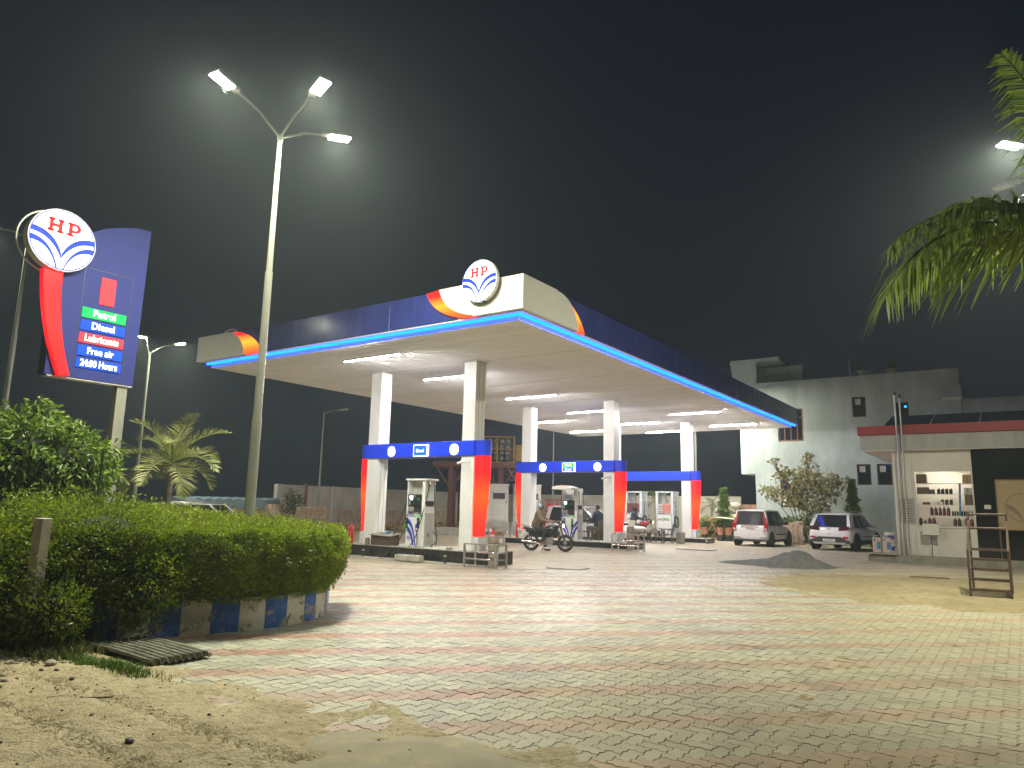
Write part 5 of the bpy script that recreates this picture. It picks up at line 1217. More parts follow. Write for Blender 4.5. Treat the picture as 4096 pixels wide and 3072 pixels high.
# goods on the shelves: every one a thing
def oil(x, z, h, r_, m, label, group):
    t = MB(); t.lathe([(0,0),(r_,0),(r_,h*.72),(r_*.8,h*.80),(r_*.34,h*.86),(r_*.34,h)],(0,0,0),10); o = t.build('oil_bottle', m, None, smooth=40); o.location = (x, SY+.3+random.uniform(-.02,.02), z); tag(o, label, 'bottle', group)
def cann(x, z, h, r_, m, label, group):
    b = MB(); b.box(-r_,-r_*.6,0,r_,r_*.6,h*.8); b.box(-r_*.6,-r_*.4,h*.8,r_*.2,r_*.4,h*.9); b.cyl((r_*.5,0,h*.8),(r_*.5,0,h),r_*.28,n=8); o = b.build('oil_can', m, None, bevel=.006); o.location = (x, SY+.3, z); tag(o, label, 'oil can', group)
ORD = ('leftmost','second','third','fourth','fifth','sixth','seventh','eighth','ninth')
for i in range(4): cann(-2.22+.115*i, 2.367, .19, .048, 'bottle_dark', ORD[i]+' from the left of four dark oil cans on the second shelf', 'four dark oil cans on the second shelf')
for i in range(3): cann(-2.14+.125*i, 2.017, .19, .048, 'bottle_green', ORD[i]+' from the left of three green oil cans on the middle shelf', 'three green oil cans on the middle shelf')
for i in range(5): oil(-2.46+.118*i, 1.667, .29, .05, 'bottle_red', ORD[i]+' from the left of five tall maroon bottles on the lower shelf', 'five maroon bottles on the lower shelf')
for i in range(9): oil(-1.87+.066*i, 1.667, .17, .027, 'bottle_dark', ORD[i]+' from the left of nine small dark bottles on the lower shelf', 'small dark bottles on the lower shelf')
for i,(x,m,lab) in enumerate(((-2.80,'bottle_dark','big dark bottle at the left end of the counter'),(-2.54,'bottle_red','left one of two bright maroon bottles on the counter'),(-2.42,'bottle_red','right one of two bright maroon bottles on the counter'),(-1.82,'bottle_red','left one of the dark maroon bottles at the counter right end'),(-1.70,'bottle_dark','black long-necked bottle at the counter right end'),(-1.50,'bottle_red','broad maroon bottle at the counter right end'),(-1.36,'bottle_red','maroon bottle against the right window jamb'))): oil(x, 1.336, .27, .052, m, lab, None)
oil(-2.67,1.336,.18,.035,'bottle_dark','small pointed dark bottle on the counter',None)
for (x,z,w_,h_,m,lab) in ((-2.84,2.717,.30,.30,'dark_box','stack of brown cartons at the left of the top shelf'),(-1.52,2.717,.26,.27,'cardboard','pale cardboard carton at the right of the top shelf'),(-2.84,2.367,.34,.22,'dark_box','dark carton at the left of the second shelf'),(-2.48,2.367,.14,.15,'dark_box','small dark carton beside the first on the second shelf'),(-1.50,2.017,.22,.33,'dark_box','dark carton at the right of the middle shelf'),(-1.50,2.367,.2,.2,'shop_band','grey carton at the right of the second shelf'),(-2.38,2.017,.26,.10,'paper','flat grey packet on the middle shelf'),(-2.70,2.017,.20,.08,'dark_metal','dark parcel on the left of the middle shelf')):
    t = thing('carton', lab, 'carton', (x,SY+.18,z)); MB().box(0,0,0,w_,.26,h_).build('box', m, t, bevel=.004); MB().box(w_*.45,-.002,.0,w_*.55,.262,h_+.002).build('tape', 'brown_wood', t)
t = thing('blue_tube', 'blue cardboard tube leaning inside the shop window', 'tube', (-1.66,SY+.2,1.67)); MB().cyl((0,0,0),(.05,.02,1.05),.03,n=10).build('roll', 'bucket_blue', t, smooth=40)
t = thing('notice_stand', 'white notice board on a thin stand before the shop window', 'notice board', (-2.47,27.2,.36)); MB().box(-.23,-.01,.68,.23,.01,1.04).build('board', 'paper', t); MB().box(-.23,-.016,.66,.23,.016,.68).build('frame', 'dark_metal', t); MB().box(-.23,-.016,1.04,.23,.016,1.06).build('frame', 'dark_metal', t); MB().cyl((0,.02,0),(0,.02,1.05),.012,n=6).build('pole', 'dark_metal', t)
t = thing('cream_hoarding', 'dim cream advertising board with a faint round emblem by the dark shop front', 'board', (-.62,27.3,.36)); MB().box(0,0,.92,1.9,.05,2.43).build('panel', 'cream_board', t); b = MB(); b.box(-.03,-.015,.90,0,.06,2.46); b.box(0,-.015,2.43,1.9,.06,2.47); b.box(0,-.015,.89,1.9,.06,.92); b.build('frame', 'brown_metal', t); MB().torus((.62,-.006,1.6),.42,.012,'y',36,6,.3).build('emblem_ring', 'cream_arc', t); MB().prism(bez((.24,1.7),(.5,1.66),(.62,1.25))+bez((.22,1.58),(.4,1.5),(.62,1.2))[::-1],(0,-.004,0),(1,0,0),(0,0,1),.003).build('emblem_wave', 'cream_arc', t); MB().box(-.02,.01,0,.03,.05,.9).build('leg', 'brown_metal', t); MB().box(1.8,.01,0,1.85,.05,.9).build('leg', 'brown_metal', t)
for i in range(4):
    t = thing('solar_panel', ('first','second','third','last')[i]+' tilted dark solar panel from the left on the shop roof', 'solar panel', (-3.75+1.42*i,28.2,4.70)); MB().hexa([(0,0,.02),(1.38,0,.02),(1.38,2.4,.62),(0,2.4,.62)],[(0,0,.05),(1.38,0,.05),(1.38,2.4,.65),(0,2.4,.65)]).build('glass', 'solar', t); b = MB(); b.hexa([(-.03,-.01,.01),(0,-.01,.01),(0,2.4,.61),(-.03,2.4,.61)],[(-.03,-.01,.06),(0,-.01,.06),(0,2.4,.66),(-.03,2.4,.66)]); b.build('frame', 'white_gloss', t); MB().cyl((.1,2.2,0),(.1,2.2,.56),.025,n=6).build('leg', 'galv', t); MB().cyl((1.3,2.2,0),(1.3,2.2,.56),.025,n=6).build('leg', 'galv', t)
G1 = .364
for i,(x,y,z) in enumerate(((-3.72,27.55,G1),(-3.72,27.55,G1+.36))):
    bucket((x,y,z), ('lower','upper')[i]+' one of two stacked purple banded buckets at the shop corner', 'bucket_white', 'bucket_purple', .34, .155, 'stacked buckets at the shop')
for i,x in enumerate((-4.08,-3.78)):
    t = thing('jerry_can', ('left','right')[i]+' one of two pinkish plastic jerry cans at the shop corner', 'jerry can', (x,27.28,.40), .1)
    MB().box(-.125,-.1,0,.125,.1,.5).build('body', 'can_pink', t, bevel=.03); MB().box(-.09,-.03,.54,.05,.03,.565).build('handle', 'can_pink', t, bevel=.01); MB().box(-.1,-.025,.49,-.07,.025,.545).build('grip', 'can_pink', t); MB().cyl((.08,0,.49),(.08,0,.55),.03,n=10).build('cap', 'black_plastic', t); MB().box(.0,-.103,.12,.11,-.1,.36).build('blue_label', 'bucket_blue', t); MB().lathe([(.028,-.104),(.028,-.1)],(-.07,0,.42),12,'y').build('black_mark', 'ink_black', t)
t = thing('board_scrap', 'broken board under the jerry cans', 'board', (-3.95,27.25,.364), .05); MB().box(-.35,-.22,0,.45,.2,.035).build('plank', 'concrete', t)

# ---------------------------------------------------------------- mobile steps
t = thing('metal_steps', 'rusty brown metal loading steps with handrails on the sand', 'steps', (-1.0,18.0,GZ(18))); Ws = .70
for x in (0, Ws):
    b = MB(); b.tube([(x,0,0),(x,0,.95)],.028,4); b.build('post', 'brown_metal', t)
    MB().tube([(x,0,.95),(x,1.15,1.55)],.028,4).build('handrail', 'brown_metal', t); MB().tube([(x,1.15,0),(x,1.15,1.72)],.028,4).build('post', 'brown_metal', t)
    MB().tube([(x,0,.50),(x,1.15,1.15)],.022,4).build('mid_rail', 'brown_metal', t); MB().tube([(x,.03,.02),(x,1.15,.02)],.022,4).build('foot_bar', 'brown_metal', t)
    MB().hexa([(x-.012,0,.08),(x+.012,0,.08),(x+.012,1.12,.82),(x-.012,1.12,.82)],[(x-.012,0,.20),(x+.012,0,.20),(x+.012,1.12,.94),(x-.012,1.12,.94)]).build('stringer', 'brown_metal', t)
for i in range(5): MB().box(.015,.02+.23*i,.14+.195*i,Ws-.015,.23+.23*i,.19+.195*i).build('tread', 'brown_metal', t)
for z in (1.55,1.25): MB().cyl((0,1.15,z+.15),(Ws,1.15,z+.15),.024,n=6).build('top_rail', 'brown_metal', t)

# ---------------------------------------------------------------- sand heap
def heap(X, Y):
    r1 = np.hypot((X+5.55)/1.0,(Y-22.9)/.85); r2 = np.hypot((X+6.6)/1.5,(Y-23.0)/.75)
    h = .42*np.clip(1-r1,0,1)**.9 + .16*np.clip(1-r2,0,1)**.8 + .06*np.clip(1.9-r1,0,1)*.5
    return gz(Y)-.03 + h*(1+.55*(fbm(X*3,Y*3,4,91)-.5)) + .07*(fbm(X*6,Y*6,4,93)-.5)*np.clip(h*12,0,1)
o = sheet('gravel_heap', np.linspace(-8.4,-3.9,110), np.linspace(21.4,24.4,90), heap, 'gravel_grey', None, None); tag(o, 'heap of dark grey stone grit on the paving', 'gravel heap')

# ---------------------------------------------------------------- boundary wall, yard behind
bw = thing('boundary_wall', 'long plastered boundary wall behind the station', 'wall', (-34,25.8,0))
MB().box(-.2,0,1.25,.0,16,2.6).build('wall_face', 'boundary_plaster', bw); MB().box(-.2,0,-.1,.03,16,1.25).build('wall_base', 'boundary_base', bw)
for k in (0,4,8,12): MB().box(-.02,k,0,.10,k+.32,2.62).build('pier', 'boundary_plaster', bw)
b2 = thing('boundary_wall', 'rear boundary wall across the back of the yard', 'wall', (-34,46,0)); MB().box(0,0,-.1,19.5,.2,2.6).build('wall_face', 'boundary_plaster', b2)
for k in range(6): MB().box(k*3.6,-.08,0,k*3.6+.3,.0,2.62).build('pier', 'boundary_plaster', b2)
for i,(x,y,h) in enumerate(((-32.6,31.0,2.7),(-33.2,27.2,2.65))):
    t = thing('steel_post', ('brown steel post beside the left column of the front gantry','brown steel post by the far wall end')[i], 'post', (x,y,.05)); MB().box(-.07,-.07,0,.07,.07,h).build('shaft', 'brown_wood', t); MB().box(-.12,-.12,0,.12,.12,.02).build('base_plate', 'brown_metal', t)
t = thing('orange_lit_rubble', 'low bank of rubble painted as if lit orange before the boundary wall', 'rubble', (-31,30,0)); b = MB()
for _ in range(900):
    u = random.random(); x = -32.5+random.gauss(0,.5)+u*1.0; y = 22+u*17; s = random.uniform(.05,.16); b.ball((x+31,y-30,.12+random.random()*.4*max(0,1-abs(random.gauss(0,.5)))),(s*1.3,s,s*.7),5,4)
b.build('rubble_bits', 'painted_orange_light', t)['kind'] = 'stuff'
MB().box(-2.6,-8.6,-.05,-.5,9.5,.12).build('rubble_bed', 'painted_orange_light', t, bevel=.08)
t = thing('yard_kerb', 'low kerb painted as if lit orange behind the front pump', 'kerb', (-26,31.5,.1)); MB().box(-4,0,0,3.5,.25,.28).build('kerb', 'painted_orange_light', t, bevel=.03)  # the kerb's orange light is painted on by its material
def stack(name, label, loc, nx, ny, nz, m, rz=0., jit=.02, bs=(.23,.11,.075)):
    t = thing(name, label, 'brick stack', loc, rz); me = MB().box(0,0,0,bs[0]-.006,bs[1]-.006,bs[2]-.005).mesh('brick'); me.materials.append(MATS[m])
    for k in range(nz):
        for i in range(nx):
            for j in range(ny):
                if 0 < i < nx-1 and 0 < j < ny-1 and k < nz-1: continue
                if k == nz-1 and random.random() < .3: continue
                o = bpy.data.objects.new('brick', me); COL.objects.link(o); o.parent = t; o.location = (i*bs[0]+random.gauss(0,jit), j*bs[1]+random.gauss(0,jit), k*bs[2]); o.rotation_euler = (0,0,random.gauss(0,.06))
stack('brick_stack', 'left stack of loose pale bricks between the parked cars', (-9.75,37.4,GZ(37)), 2, 3, 14, 'pale_brick')
stack('brick_stack', 'right stack of loose pale bricks beside the parked motorcycle', (-9.25,37.3,GZ(37)), 2, 3, 15, 'pale_brick')
stack('brick_stack', 'flat stack of bricks by the far boundary wall', (-29.2,23.4,.9), 6, 3, 7, 'pale_brick', R(36))
stack('brick_stack', 'low stack of bricks against the left side of the grey house', (-14.0,44.0,GZ(44)), 5, 2, 26, 'brick', 0)
t = thing('sack_pile', 'pile of pale stuffed sacks left of the grey house', 'sacks', (-14.9,43.6,GZ(43)))
for k in range(6):
    for j in range(2): MB().ball((j*.55+random.gauss(0,.05)+(.2 if k%2 else 0),0,.16+.34*k),(.42,.35,.21),10,7).build('sack', 'sack', t, smooth=80)
# raised steel platform with gas cylinders
tw = thing('steel_platform', 'dark red steel platform on posts carrying a yellow rack of gas cylinders', 'platform', (-28.2,33.95,0), math.atan2(1.74,2.45))
for x in (0,3.0):
    for y in (0,2.4): MB().box(x-.15,y-.15,.0,x+.15,y+.15,3.95).build('post', 'rust_red', tw)
    MB().tube([(x,0,2.6),(x-.85,0,3.9)],.06,4).build('brace', 'rust_red', tw); MB().tube([(x,0,2.6),(x+.85,0,3.9)],.06,4).build('brace', 'rust_red', tw)
MB().box(-1.1,-.4,3.95,4.2,2.9,4.25).build('deck', 'rust_red', tw)
MB().tube([(-1.0,-.35,4.25),(-1.0,-.35,5.2)],.03,4).build('rail_post', 'rust_red', tw)
rk = MB()
for x in (1.7,2.75,3.8):
    for y in (.1,1.9): rk.box(x-.05,y-.05,4.26,x+.05,y+.05,5.9)
for z in (4.3,5.1,5.85): rk.box(1.7,.06,z-.04,3.8,.14,z+.04); rk.box(3.76,.1,z-.04,3.84,1.9,z+.04)
rk.build('rack_frame', 'yellow_paint', tw)
for k in range(5):
    for j in range(4): MB().lathe([(.0,0),(.11,.0),(.15,.06),(.15,1.7),(.0,1.75)],(1.95+.36*k,.12,4.55+.34*j),12,'y').build('gas_cylinder', 'cyl_grey', tw, smooth=40)
MB().box(3.9,.3,4.4,4.25,1.2,5.4).build('control_box', 'yellow_paint', tw)
b = MB()
st = thing('steel_stair', 'dark red steel stair rising behind the middle gantry', 'stair', (-22.6,36.0,.1), math.atan2(1.74,2.45)+math.pi)
for y in (0,.8):
    MB().tube([(0,y,0),(2.4,y,3.9)],.06,4).build('stringer', 'rust_red', st); MB().tube([(-.1,y,1.0),(2.4,y,4.9)],.03,4).build('handrail', 'rust_red', st)
for i in range(12): MB().box(.2*i,.03,.3*i+.05,.2*i+.25,.77,.3*i+.09).build('tread', 'rust_red', st)
def cabinet(label, loc, w, d, h, rz):
    t = thing('generator_cabinet', label, 'cabinet', loc, rz, 'white generator cabinets'); MB().box(0,0,0,w,d,h).build('housing', 'cabinet', t, bevel=.02); MB().box(-.04,-.04,h,w+.04,d+.04,h+.06).build('roof', 'cabinet', t)
    n = 2
    for i in range(n):
        p_ = MB().box(.06+i*w/n,-.02,.12,(i+1)*w/n-.06,-.003,h-.12).build('door', 'cabinet', t, bevel=.006); MB().box((i+1)*w/n-.16,-.035,h*.5,(i+1)*w/n-.12,-.02,h*.5+.16).build('handle', 'dark_metal', p_)
        for z in (.35,h-.45): MB().box(.07+i*w/n,-.034,z,.11+i*w/n,-.02,z+.08).build('hinge', 'dark_metal', p_)
    MB().box(w*.55,-.03,h*.62,w*.9,-.021,h*.78).build('louver', 'black_plastic', t); MB().box(-.08,-.06,-.68,w+.1,d+.1,-.002).build('pad', 'concrete', t)
cabinet('white generator cabinet behind the red light of the front gantry', (-25.9,33.3,.78), 2.0, 1.2, 2.1, math.atan2(1.74,2.45)); cabinet('second white generator cabinet with a brown meter panel, left of the middle gantry', (-24.1,34.7,.78), 1.6, 1.2, 2.1, math.atan2(1.74,2.45))
t = thing('concrete_step', 'pale concrete block lying in the yard behind the front pump', 'concrete block', (-24.5,29.5,.1), .6); MB().box(-1.2,-.3,0,1.2,.3,.42).build('block', 'concrete', t, bevel=.03)
t = thing('extinguisher_stand', 'maroon stand hung with fire buckets behind the middle pump', 'fire stand', (-19.6,31.2,GZ(31)), .4)
for x in (0,1.2): MB().box(x-.03,-.03,0,x+.03,.03,1.9).build('post', 'maroon_paint', t)
MB().box(-.1,-.05,.1,1.3,.0,1.2).build('board', 'maroon_paint', t); MB().box(-.1,-.04,1.85,1.3,.04,1.92).build('top_bar', 'maroon_paint', t)
for k in range(3): MB().lathe([(.08,0),(.13,.26),(.12,.26),(.07,.02)],(.2+.4*k,-.2,1.45),14).build('fire_bucket', 'red_paint', t, smooth=40)
t = thing('yard_frame', 'open brown metal frame standing behind the front pump', 'frame', (-22.3,24.3,.1), .6); b = MB()
for x in (0,.9): b.box(x-.02,-.02,0,x+.02,.02,1.7)
for z in (0.05,.6,1.15,1.68): b.box(0,-.018,z-.02,.9,.018,z+.02)
b.build('bars', 'brown_metal', t)
# bushes and shed glimpsed behind the hedge
blob_bush('grey_bush', 'dusty grey bush before the boundary wall end', [(-31.0,24.6,1.5,.55,.55,.75)], 900, .12, 'leaf_dark', base=(-31,24.6,0), core=False, shell=.8)
t = thing('tarp_shed', 'pale blue roofing sheets of a shed behind the hedge', 'shed', (-31.5,22.0,0), .62); MB().box(-3.2,0,0,1.4,2,1.5).build('shed_wall', 'boundary_base', t)
for k in range(9): MB().cyl((-3.1+.5*k,-.2,1.48),(-3.1+.5*k,2.2,1.58),.26,n=12).build('roof_sheet', 'tarp', t, smooth=60)
t = thing('parked_trailer', 'tilted pale blue trailer board behind the hedge', 'trailer', (-24.5,15.0,0), .62); MB().hexa([(-.6,0,1.0),(.6,0,.9),(.6,1.2,.9),(-.6,1.2,1.0)],[(-.75,0,1.75),(.5,0,1.45),(.5,1.2,1.45),(-.75,1.2,1.75)]).build('board', 'tarp', t); MB().box(-.5,.2,0,.5,1,.9).build('chassis', 'dark_metal', t)
# garden swing with planters
t = thing('garden_swing', 'small pink A-frame garden swing with a pale flat roof', 'swing', (-13.5,37.9,GZ(38)))
for y in (0,1.1):
    MB().tube([(-.45,y,0),(0,y,.85),(0,y,1.15)],.03,5).build('leg', 'pink_paint', t); MB().tube([(.5,y,0),(0,y,.85)],.03,5).build('leg', 'pink_paint', t)
MB().tube([(-.75,.55,.9),(0,.55,1.18),(1.2,.55,1.1)],.03,5).build('roof_bar', 'pink_paint', t); MB().hexa([(0,-.2,1.19),(1.25,-.2,1.10),(1.25,1.3,1.10),(0,1.3,1.19)],[(0,-.2,1.21),(1.25,-.2,1.12),(1.25,1.3,1.12),(0,1.3,1.21)]).build('roof_sheet', 'sack', t)
for i,(x,y) in enumerate(((-13.85,37.7),(-13.0,37.75),(-12.6,37.8))):
    q = thing('planter_pot', ('left','middle','right')[i]+' terracotta planter hanging by the pink swing', 'planter', (x,y,GZ(38)+.30)); MB().lathe([(0,0),(.15,0),(.2,.34),(.22,.34),(.22,.38),(.18,.38),(.0,.34)],(0,0,0),14,cap=False).build('pot', 'terracotta', q, smooth=40); MB().box(-.12,-.12,-.30,.12,.12,0).build('stand', 'dark_metal', q); leaf_cloud('plant', RNG.normal(0,.1,(150,3))*[1,1,1]+[0,0,.5], RNG.normal(0,1,(150,3)), .14, 'leaf_dark', q)
# ---------------------------------------------------------------- cars (local: +y forward, x right, origin under the rear axle centre)
def loft(b, secs):
    m = len(secs[0]); vs = [p for s in secs for p in s]
    fs = [(i*m+k, i*m+(k+1)%m, (i+1)*m+(k+1)%m, (i+1)*m+k) for i in range(len(secs)-1) for k in range(m)]
    fs += [tuple(range(m-1,-1,-1)), tuple(range((len(secs)-1)*m, len(secs)*m))]; b.add(vs, fs)
def section(y, z0, z1, w0, w1, wm):
    """rounded body ring from sill z0 to shoulder z1"""
    h = z1-z0; half = [(w0*.86,z0),(w0,z0+.06*h),(wm,z0+.35*h),(wm,z0+.62*h),(w1,z0+.90*h),(w1*.93,z1)]
    return [(x,y,z) for x,z in half]+[(-x,y,z) for x,z in reversed(half)]
def wheel(x, y, r_, w, t, s):
    wh = MB().lathe([(r_*.62,-w/2),(r_*.93,-w/2),(r_,-w*.32),(r_,w*.32),(r_*.93,w/2),(r_*.62,w/2)],(x,y,r_),26,'x').build('wheel', 'black_rubber', t, smooth=40)
    rim = MB(); rim.lathe([(r_*.64,s*w*.30),(r_*.64,s*w*.44),(r_*.56,s*w*.40),(r_*.12,s*w*.34),(.001,s*w*.36)],(x,y,r_),20,'x',cap=False); rim.build('rim', 'galv', wh, smooth=50, recalc=True)
    for k in range(6):
        a = k*math.pi/3; c = Vector((x+s*w*.43, y+r_*.36*math.cos(a), r_+r_*.36*math.sin(a))); d = Vector((0,math.cos(a),math.sin(a)))
        MB().obox(c, d*r_*.22, Vector((0,-d.z,d.y))*r_*.07, Vector((s*.012,0,0))).build('spoke', 'steel', wh)
    MB().lathe([(r_*.62,-s*w*.2),(.001,-s*w*.2)],(x,y,r_),16,'x',cap=False).build('brake_shadow', 'car_trim', wh)  # dark disc drawn in for the shade behind the rim
def car(name, label, loc, rz, kind, group='white cars parked on the forecourt', plate='RJ26 CB 2270'):
    t = thing(name, label, 'car', loc, rz, group); suv = kind == 'suv'
    L0, WB, L1 = (-.72, 2.50, 3.27) if suv else (-.53, 2.435, 3.12)     # rear overhang, wheelbase, front end
    hw = .885 if suv else .81; H = 1.59 if suv else 1.67; zs = .98 if suv else .97; gr = .24 if suv else .20; wr = .335 if suv else .295
    ys = [L0, L0+.07, L0+.25, .3, 1.2, 2.0, L1-.55, L1-.15, L1]
    tops = [.72 if suv else .80, .96, zs, zs+.01, zs, zs-.03, zs-.10, .72, .58]; ws = [.90,.965,1,1,1,1,.985,.93,.80]
    b = MB(); loft(b, [section(y, gr+(.12 if i in (0,8) else .02), tp, hw*w*.97, hw*w*.93, hw*w) for i,(y,tp,w) in enumerate(zip(ys,tops,ws))])
    body = b.build('body', 'car_white', t, smooth=45); ss = body.modifiers.new('sub','SUBSURF'); ss.levels = ss.render_levels = 1
    # greenhouse
    gb, gt = zs-.03, H-.10; yb0, yb1, yt0, yt1 = (L0+.12, 2.05, L0+.52, 1.30) if suv else (L0+.05, 2.15, L0+.22, 1.40)
    wb, wt = hw*.93, hw*.76
    def ring(z, y0, y1, w): return [(-w,y0,z),(w,y0,z),(w,y1,z),(-w,y1,z)]
    MB().hexa(ring(gb,yb0,yb1,wb), ring(gt,yt0,yt1,wt)).build('windows', 'car_glass', t, bevel=.03)
    # roof: domed cap
    b = MB(); e = .03; zr = gt-.01; secs = []
    for f, dz in ((0,-.05),(.06,.02),(.25,.085),(.5,.10),(.78,.075),(.96,.01),(1,-.05)):
        y = yt0-.07+(yt1-yt0+.10)*f; w = wt+.035; secs.append([(-w,y,zr-.02),(-w*.99,y,zr+max(dz,0)*.45),(-w*.72,y,zr+max(dz,0)*.9),(0,y,zr+max(dz,.0)),(w*.72,y,zr+max(dz,0)*.9),(w*.99,y,zr+max(dz,0)*.45),(w,y,zr-.02)])
    loft(b, secs); b.build('roof', 'car_white', t, smooth=60)
    def pillar(p, q, wd, nm='pillar', m='car_white', th=.02): 
        p, q = Vector(p), Vector(q); d = (q-p); u = Vector((0,1,0))*wd*.5; n = d.cross(u).normalized()*th
        MB().obox((p+q)/2, d/2, u, n).build(nm, m, t)
    for s in (-1,1):
        lerp = lambda f, y0, y1: (s*(wb+(wt-wb)*f+.006), y0+(y1-y0)*f, gb+(gt-gb)*f)
        # C / D pillars, B pillar black, A pillar
        pillar(lerp(0,yb0+.10 if not suv else yb0+.18,0), lerp(1,0,yt0+.07 if not suv else yt0+.14), .20 if not suv else .42)
        pillar((s*(wb+.004),yb0+.92,gb),(s*(wt+.006),yb0+.90,gt), .075, 'door_pillar', 'car_trim'); pillar((s*(wb+.004),yb0+(1.55 if suv else 1.62),gb),(s*(wt+.006),yb0+(1.42 if suv else 1.5),gt), .06, 'door_pillar', 'car_trim')
        pillar((s*(wb+.006),yb1-.02,gb),(s*(wt+.008),yt1-.0,gt), .08)
        # rear edge pillars seen from behind
        x0, x1 = s*(wb-.05), s*(wt-.03); MB().hexa([(x0-.07,yb0-.015,gb),(x0+.07,yb0-.015,gb),(x0+.07,yb0+.03,gb),(x0-.07,yb0+.03,gb)],[(x1-.05,yt0-.015,gt),(x1+.05,yt0-.015,gt),(x1+.05,yt0+.03,gt),(x1-.05,yt0+.03,gt)]).build('rear_pillar', 'car_white' if suv else 'tail_red', t)
        for y in (0, WB):
            wheel(s*(hw-.10), y, wr, .19, t, s)
            MB().lathe([(wr+.03,0),(wr+.075,0),(wr+.075,.02),(wr+.03,.02)],(s*(hw-.012)-(.0 if s>0 else .02),y,wr),26,'x',cap=False).build('wheel_arch', 'car_trim', t)
            MB().lathe([(.001,0),(wr+.04,0)],(s*(hw+.0015),y,wr),26,'x',cap=False).build('arch_shade_disc', 'ink_black', t)  # black disc stands in for the shade of the wheel well
        MB().box(min(s*(hw-.05),s*(hw+.012)),.42,gr+.0,max(s*(hw-.05),s*(hw+.012)),WB-.42,gr+(.19 if suv else .09)).build('sill', 'car_trim', t, bevel=.01)
        MB().box(min(s*(hw-.02),s*(hw+.008)),.55,.50 if not suv else .55,max(s*(hw-.02),s*(hw+.008)),WB-.5,.55 if not suv else .58).build('side_moulding', 'car_trim', t)
        m_ = MB().ball((s*(hw+.09),1.78,zs+.05),(.10,.06,.075),10,7).build('mirror', 'car_white' if suv else 'car_trim', t, smooth=80)
        for y in (.62,1.62): MB().box(min(s*(hw-.02),s*(hw+.018)),y,.80,max(s*(hw-.02),s*(hw+.018)),y+.14,.835).build('door_handle', 'car_white', t, bevel=.008)
        for y in (.42,1.32): MB().box(min(s*(hw-.004),s*(hw+.003)),y,.42,max(s*(hw-.004),s*(hw+.003)),y+.008,zs-.08).build('door_seam', 'car_trim', t)
        if suv:
            MB().prism([(s*.38,.80),(s*.80,.84),(s*.82,1.0),(s*.42,.985)],(0,L0+.03,0),(1,0,0),(0,0,1),.03).build('tail_light', 'tail_dark', t, bevel=.01); MB().box(min(s*.56,s*.76),L0-.012,.50,max(s*.56,s*.76),L0+.02,.575).build('fog_light', 'tail_red', t)
            MB().tube([(s*(wt-.02),yt0+.1,gt+.08),(s*(wt-.02),yt0+.2,gt+.125),(s*(wt-.02),yt1-.2,gt+.12),(s*(wt-.02),yt1-.05,gt+.06)],.016,6).build('roof_rail', 'galv', t)
        else:
            MB().prism([(s*.60,.66),(s*.80,.68),(s*.815,.98),(s*.70,1.05),(s*.66,.98)],(0,L0+.0,0),(1,0,0),(0,0,1),.06).build('tail_light', 'tail_red', t, bevel=.01)
            MB().prism([(s*.64,.70),(s*.77,.71),(s*.775,.80),(s*.66,.80)],(0,L0-.006,0),(1,0,0),(0,0,1),.02).build('light_lens', 'tail_clear', t)
            MB().box(min(s*.45,s*.76),L0-.015,.375,max(s*.45,s*.76),L0+.02,.395).build('bumper_slot', 'car_trim', t)
    zp = .42 if suv else .80
    if suv:
        MB().prism([(-.66,.30),(.66,.30),(.78,.40),(.46,.56),(-.46,.56),(-.78,.40)],(0,L0-.004,0),(1,0,0),(0,0,1),.05).build('bumper_insert', 'car_trim', t, bevel=.015)
        MB().prism([(-.60,.25),(.60,.25),(.70,.33),(-.70,.33)],(0,L0-.018,0),(1,0,0),(0,0,1),.05).build('skid_plate', 'galv', t, bevel=.01)
        MB().box(-.80,L0+.02,.30,.80,L0+.2,.42).build('bumper_lower', 'car_trim', t); MB().torus((0,L0+.03,.93),.05,.008,'y',20,5).build('badge', 'chrome', t); text('VENUE', (0,L0+.028,.86), (1,0,0), (0,0,1), .05, 'chrome', t)
        MB().tube([(0,yt0-.02,gt+.06),(0,yt0+.02,gt+.12),(0,yt0+.12,gt+.10)],.02,6).build('antenna_fin', 'car_white', t)
        MB().box(-.07,L0-.01,.66,.07,L0+.01,.675).build('boot_latch', 'car_trim', t)
    else:
        MB().box(-.40,L0-.022,.845,.40,L0+.01,.90).build('boot_trim', 'chrome', t, bevel=.015); MB().torus((0,L0+.0,.98),.035,.007,'y',16,5).build('badge', 'chrome', t); text('VXI', (.47,L0+.0,1.0), (1,0,0), (0,0,1), .045, 'ink_red', t)
        MB().box(-.65,L0-.01,.24,.65,L0+.06,.30).build('bumper_lower', 'car_trim', t)
        MB().tube([(-.62,L0+.02,.62),(-.64,L0+.0,.72),(-.66,L0+.02,.95)],.004,4).build('boot_seam', 'pump_grey', t); MB().tube([(.62,L0+.02,.62),(.64,L0+.0,.72),(.66,L0+.02,.95)],.004,4).build('boot_seam', 'pump_grey', t); MB().tube([(-.6,L0-.005,.53),(0,L0-.012,.50),(.6,L0-.005,.53)],.004,4).build('boot_seam', 'pump_grey', t)
    pl = MB().box(-.25,L0-.026,zp-.06,.25,L0-.005,zp+.05).build('number_plate', 'plate_white', t, bevel=.004); text(plate, (0,L0-.029,zp-.004), (1,0,0), (0,0,1), .085, 'ink_black', t, sx=.72)
    return t
car('hatchback_car', 'tall white hatchback with upright red tail lights, parked by the brick stacks', (-10.08,33.75,GZ(33.7)), R(-3), 'hatch')
car('compact_suv', 'white compact SUV with dark slim tail lights, parked near the shop', (-6.62,33.65,GZ(33.6)), R(-9), 'suv', plate='RJ20 CB 0352')
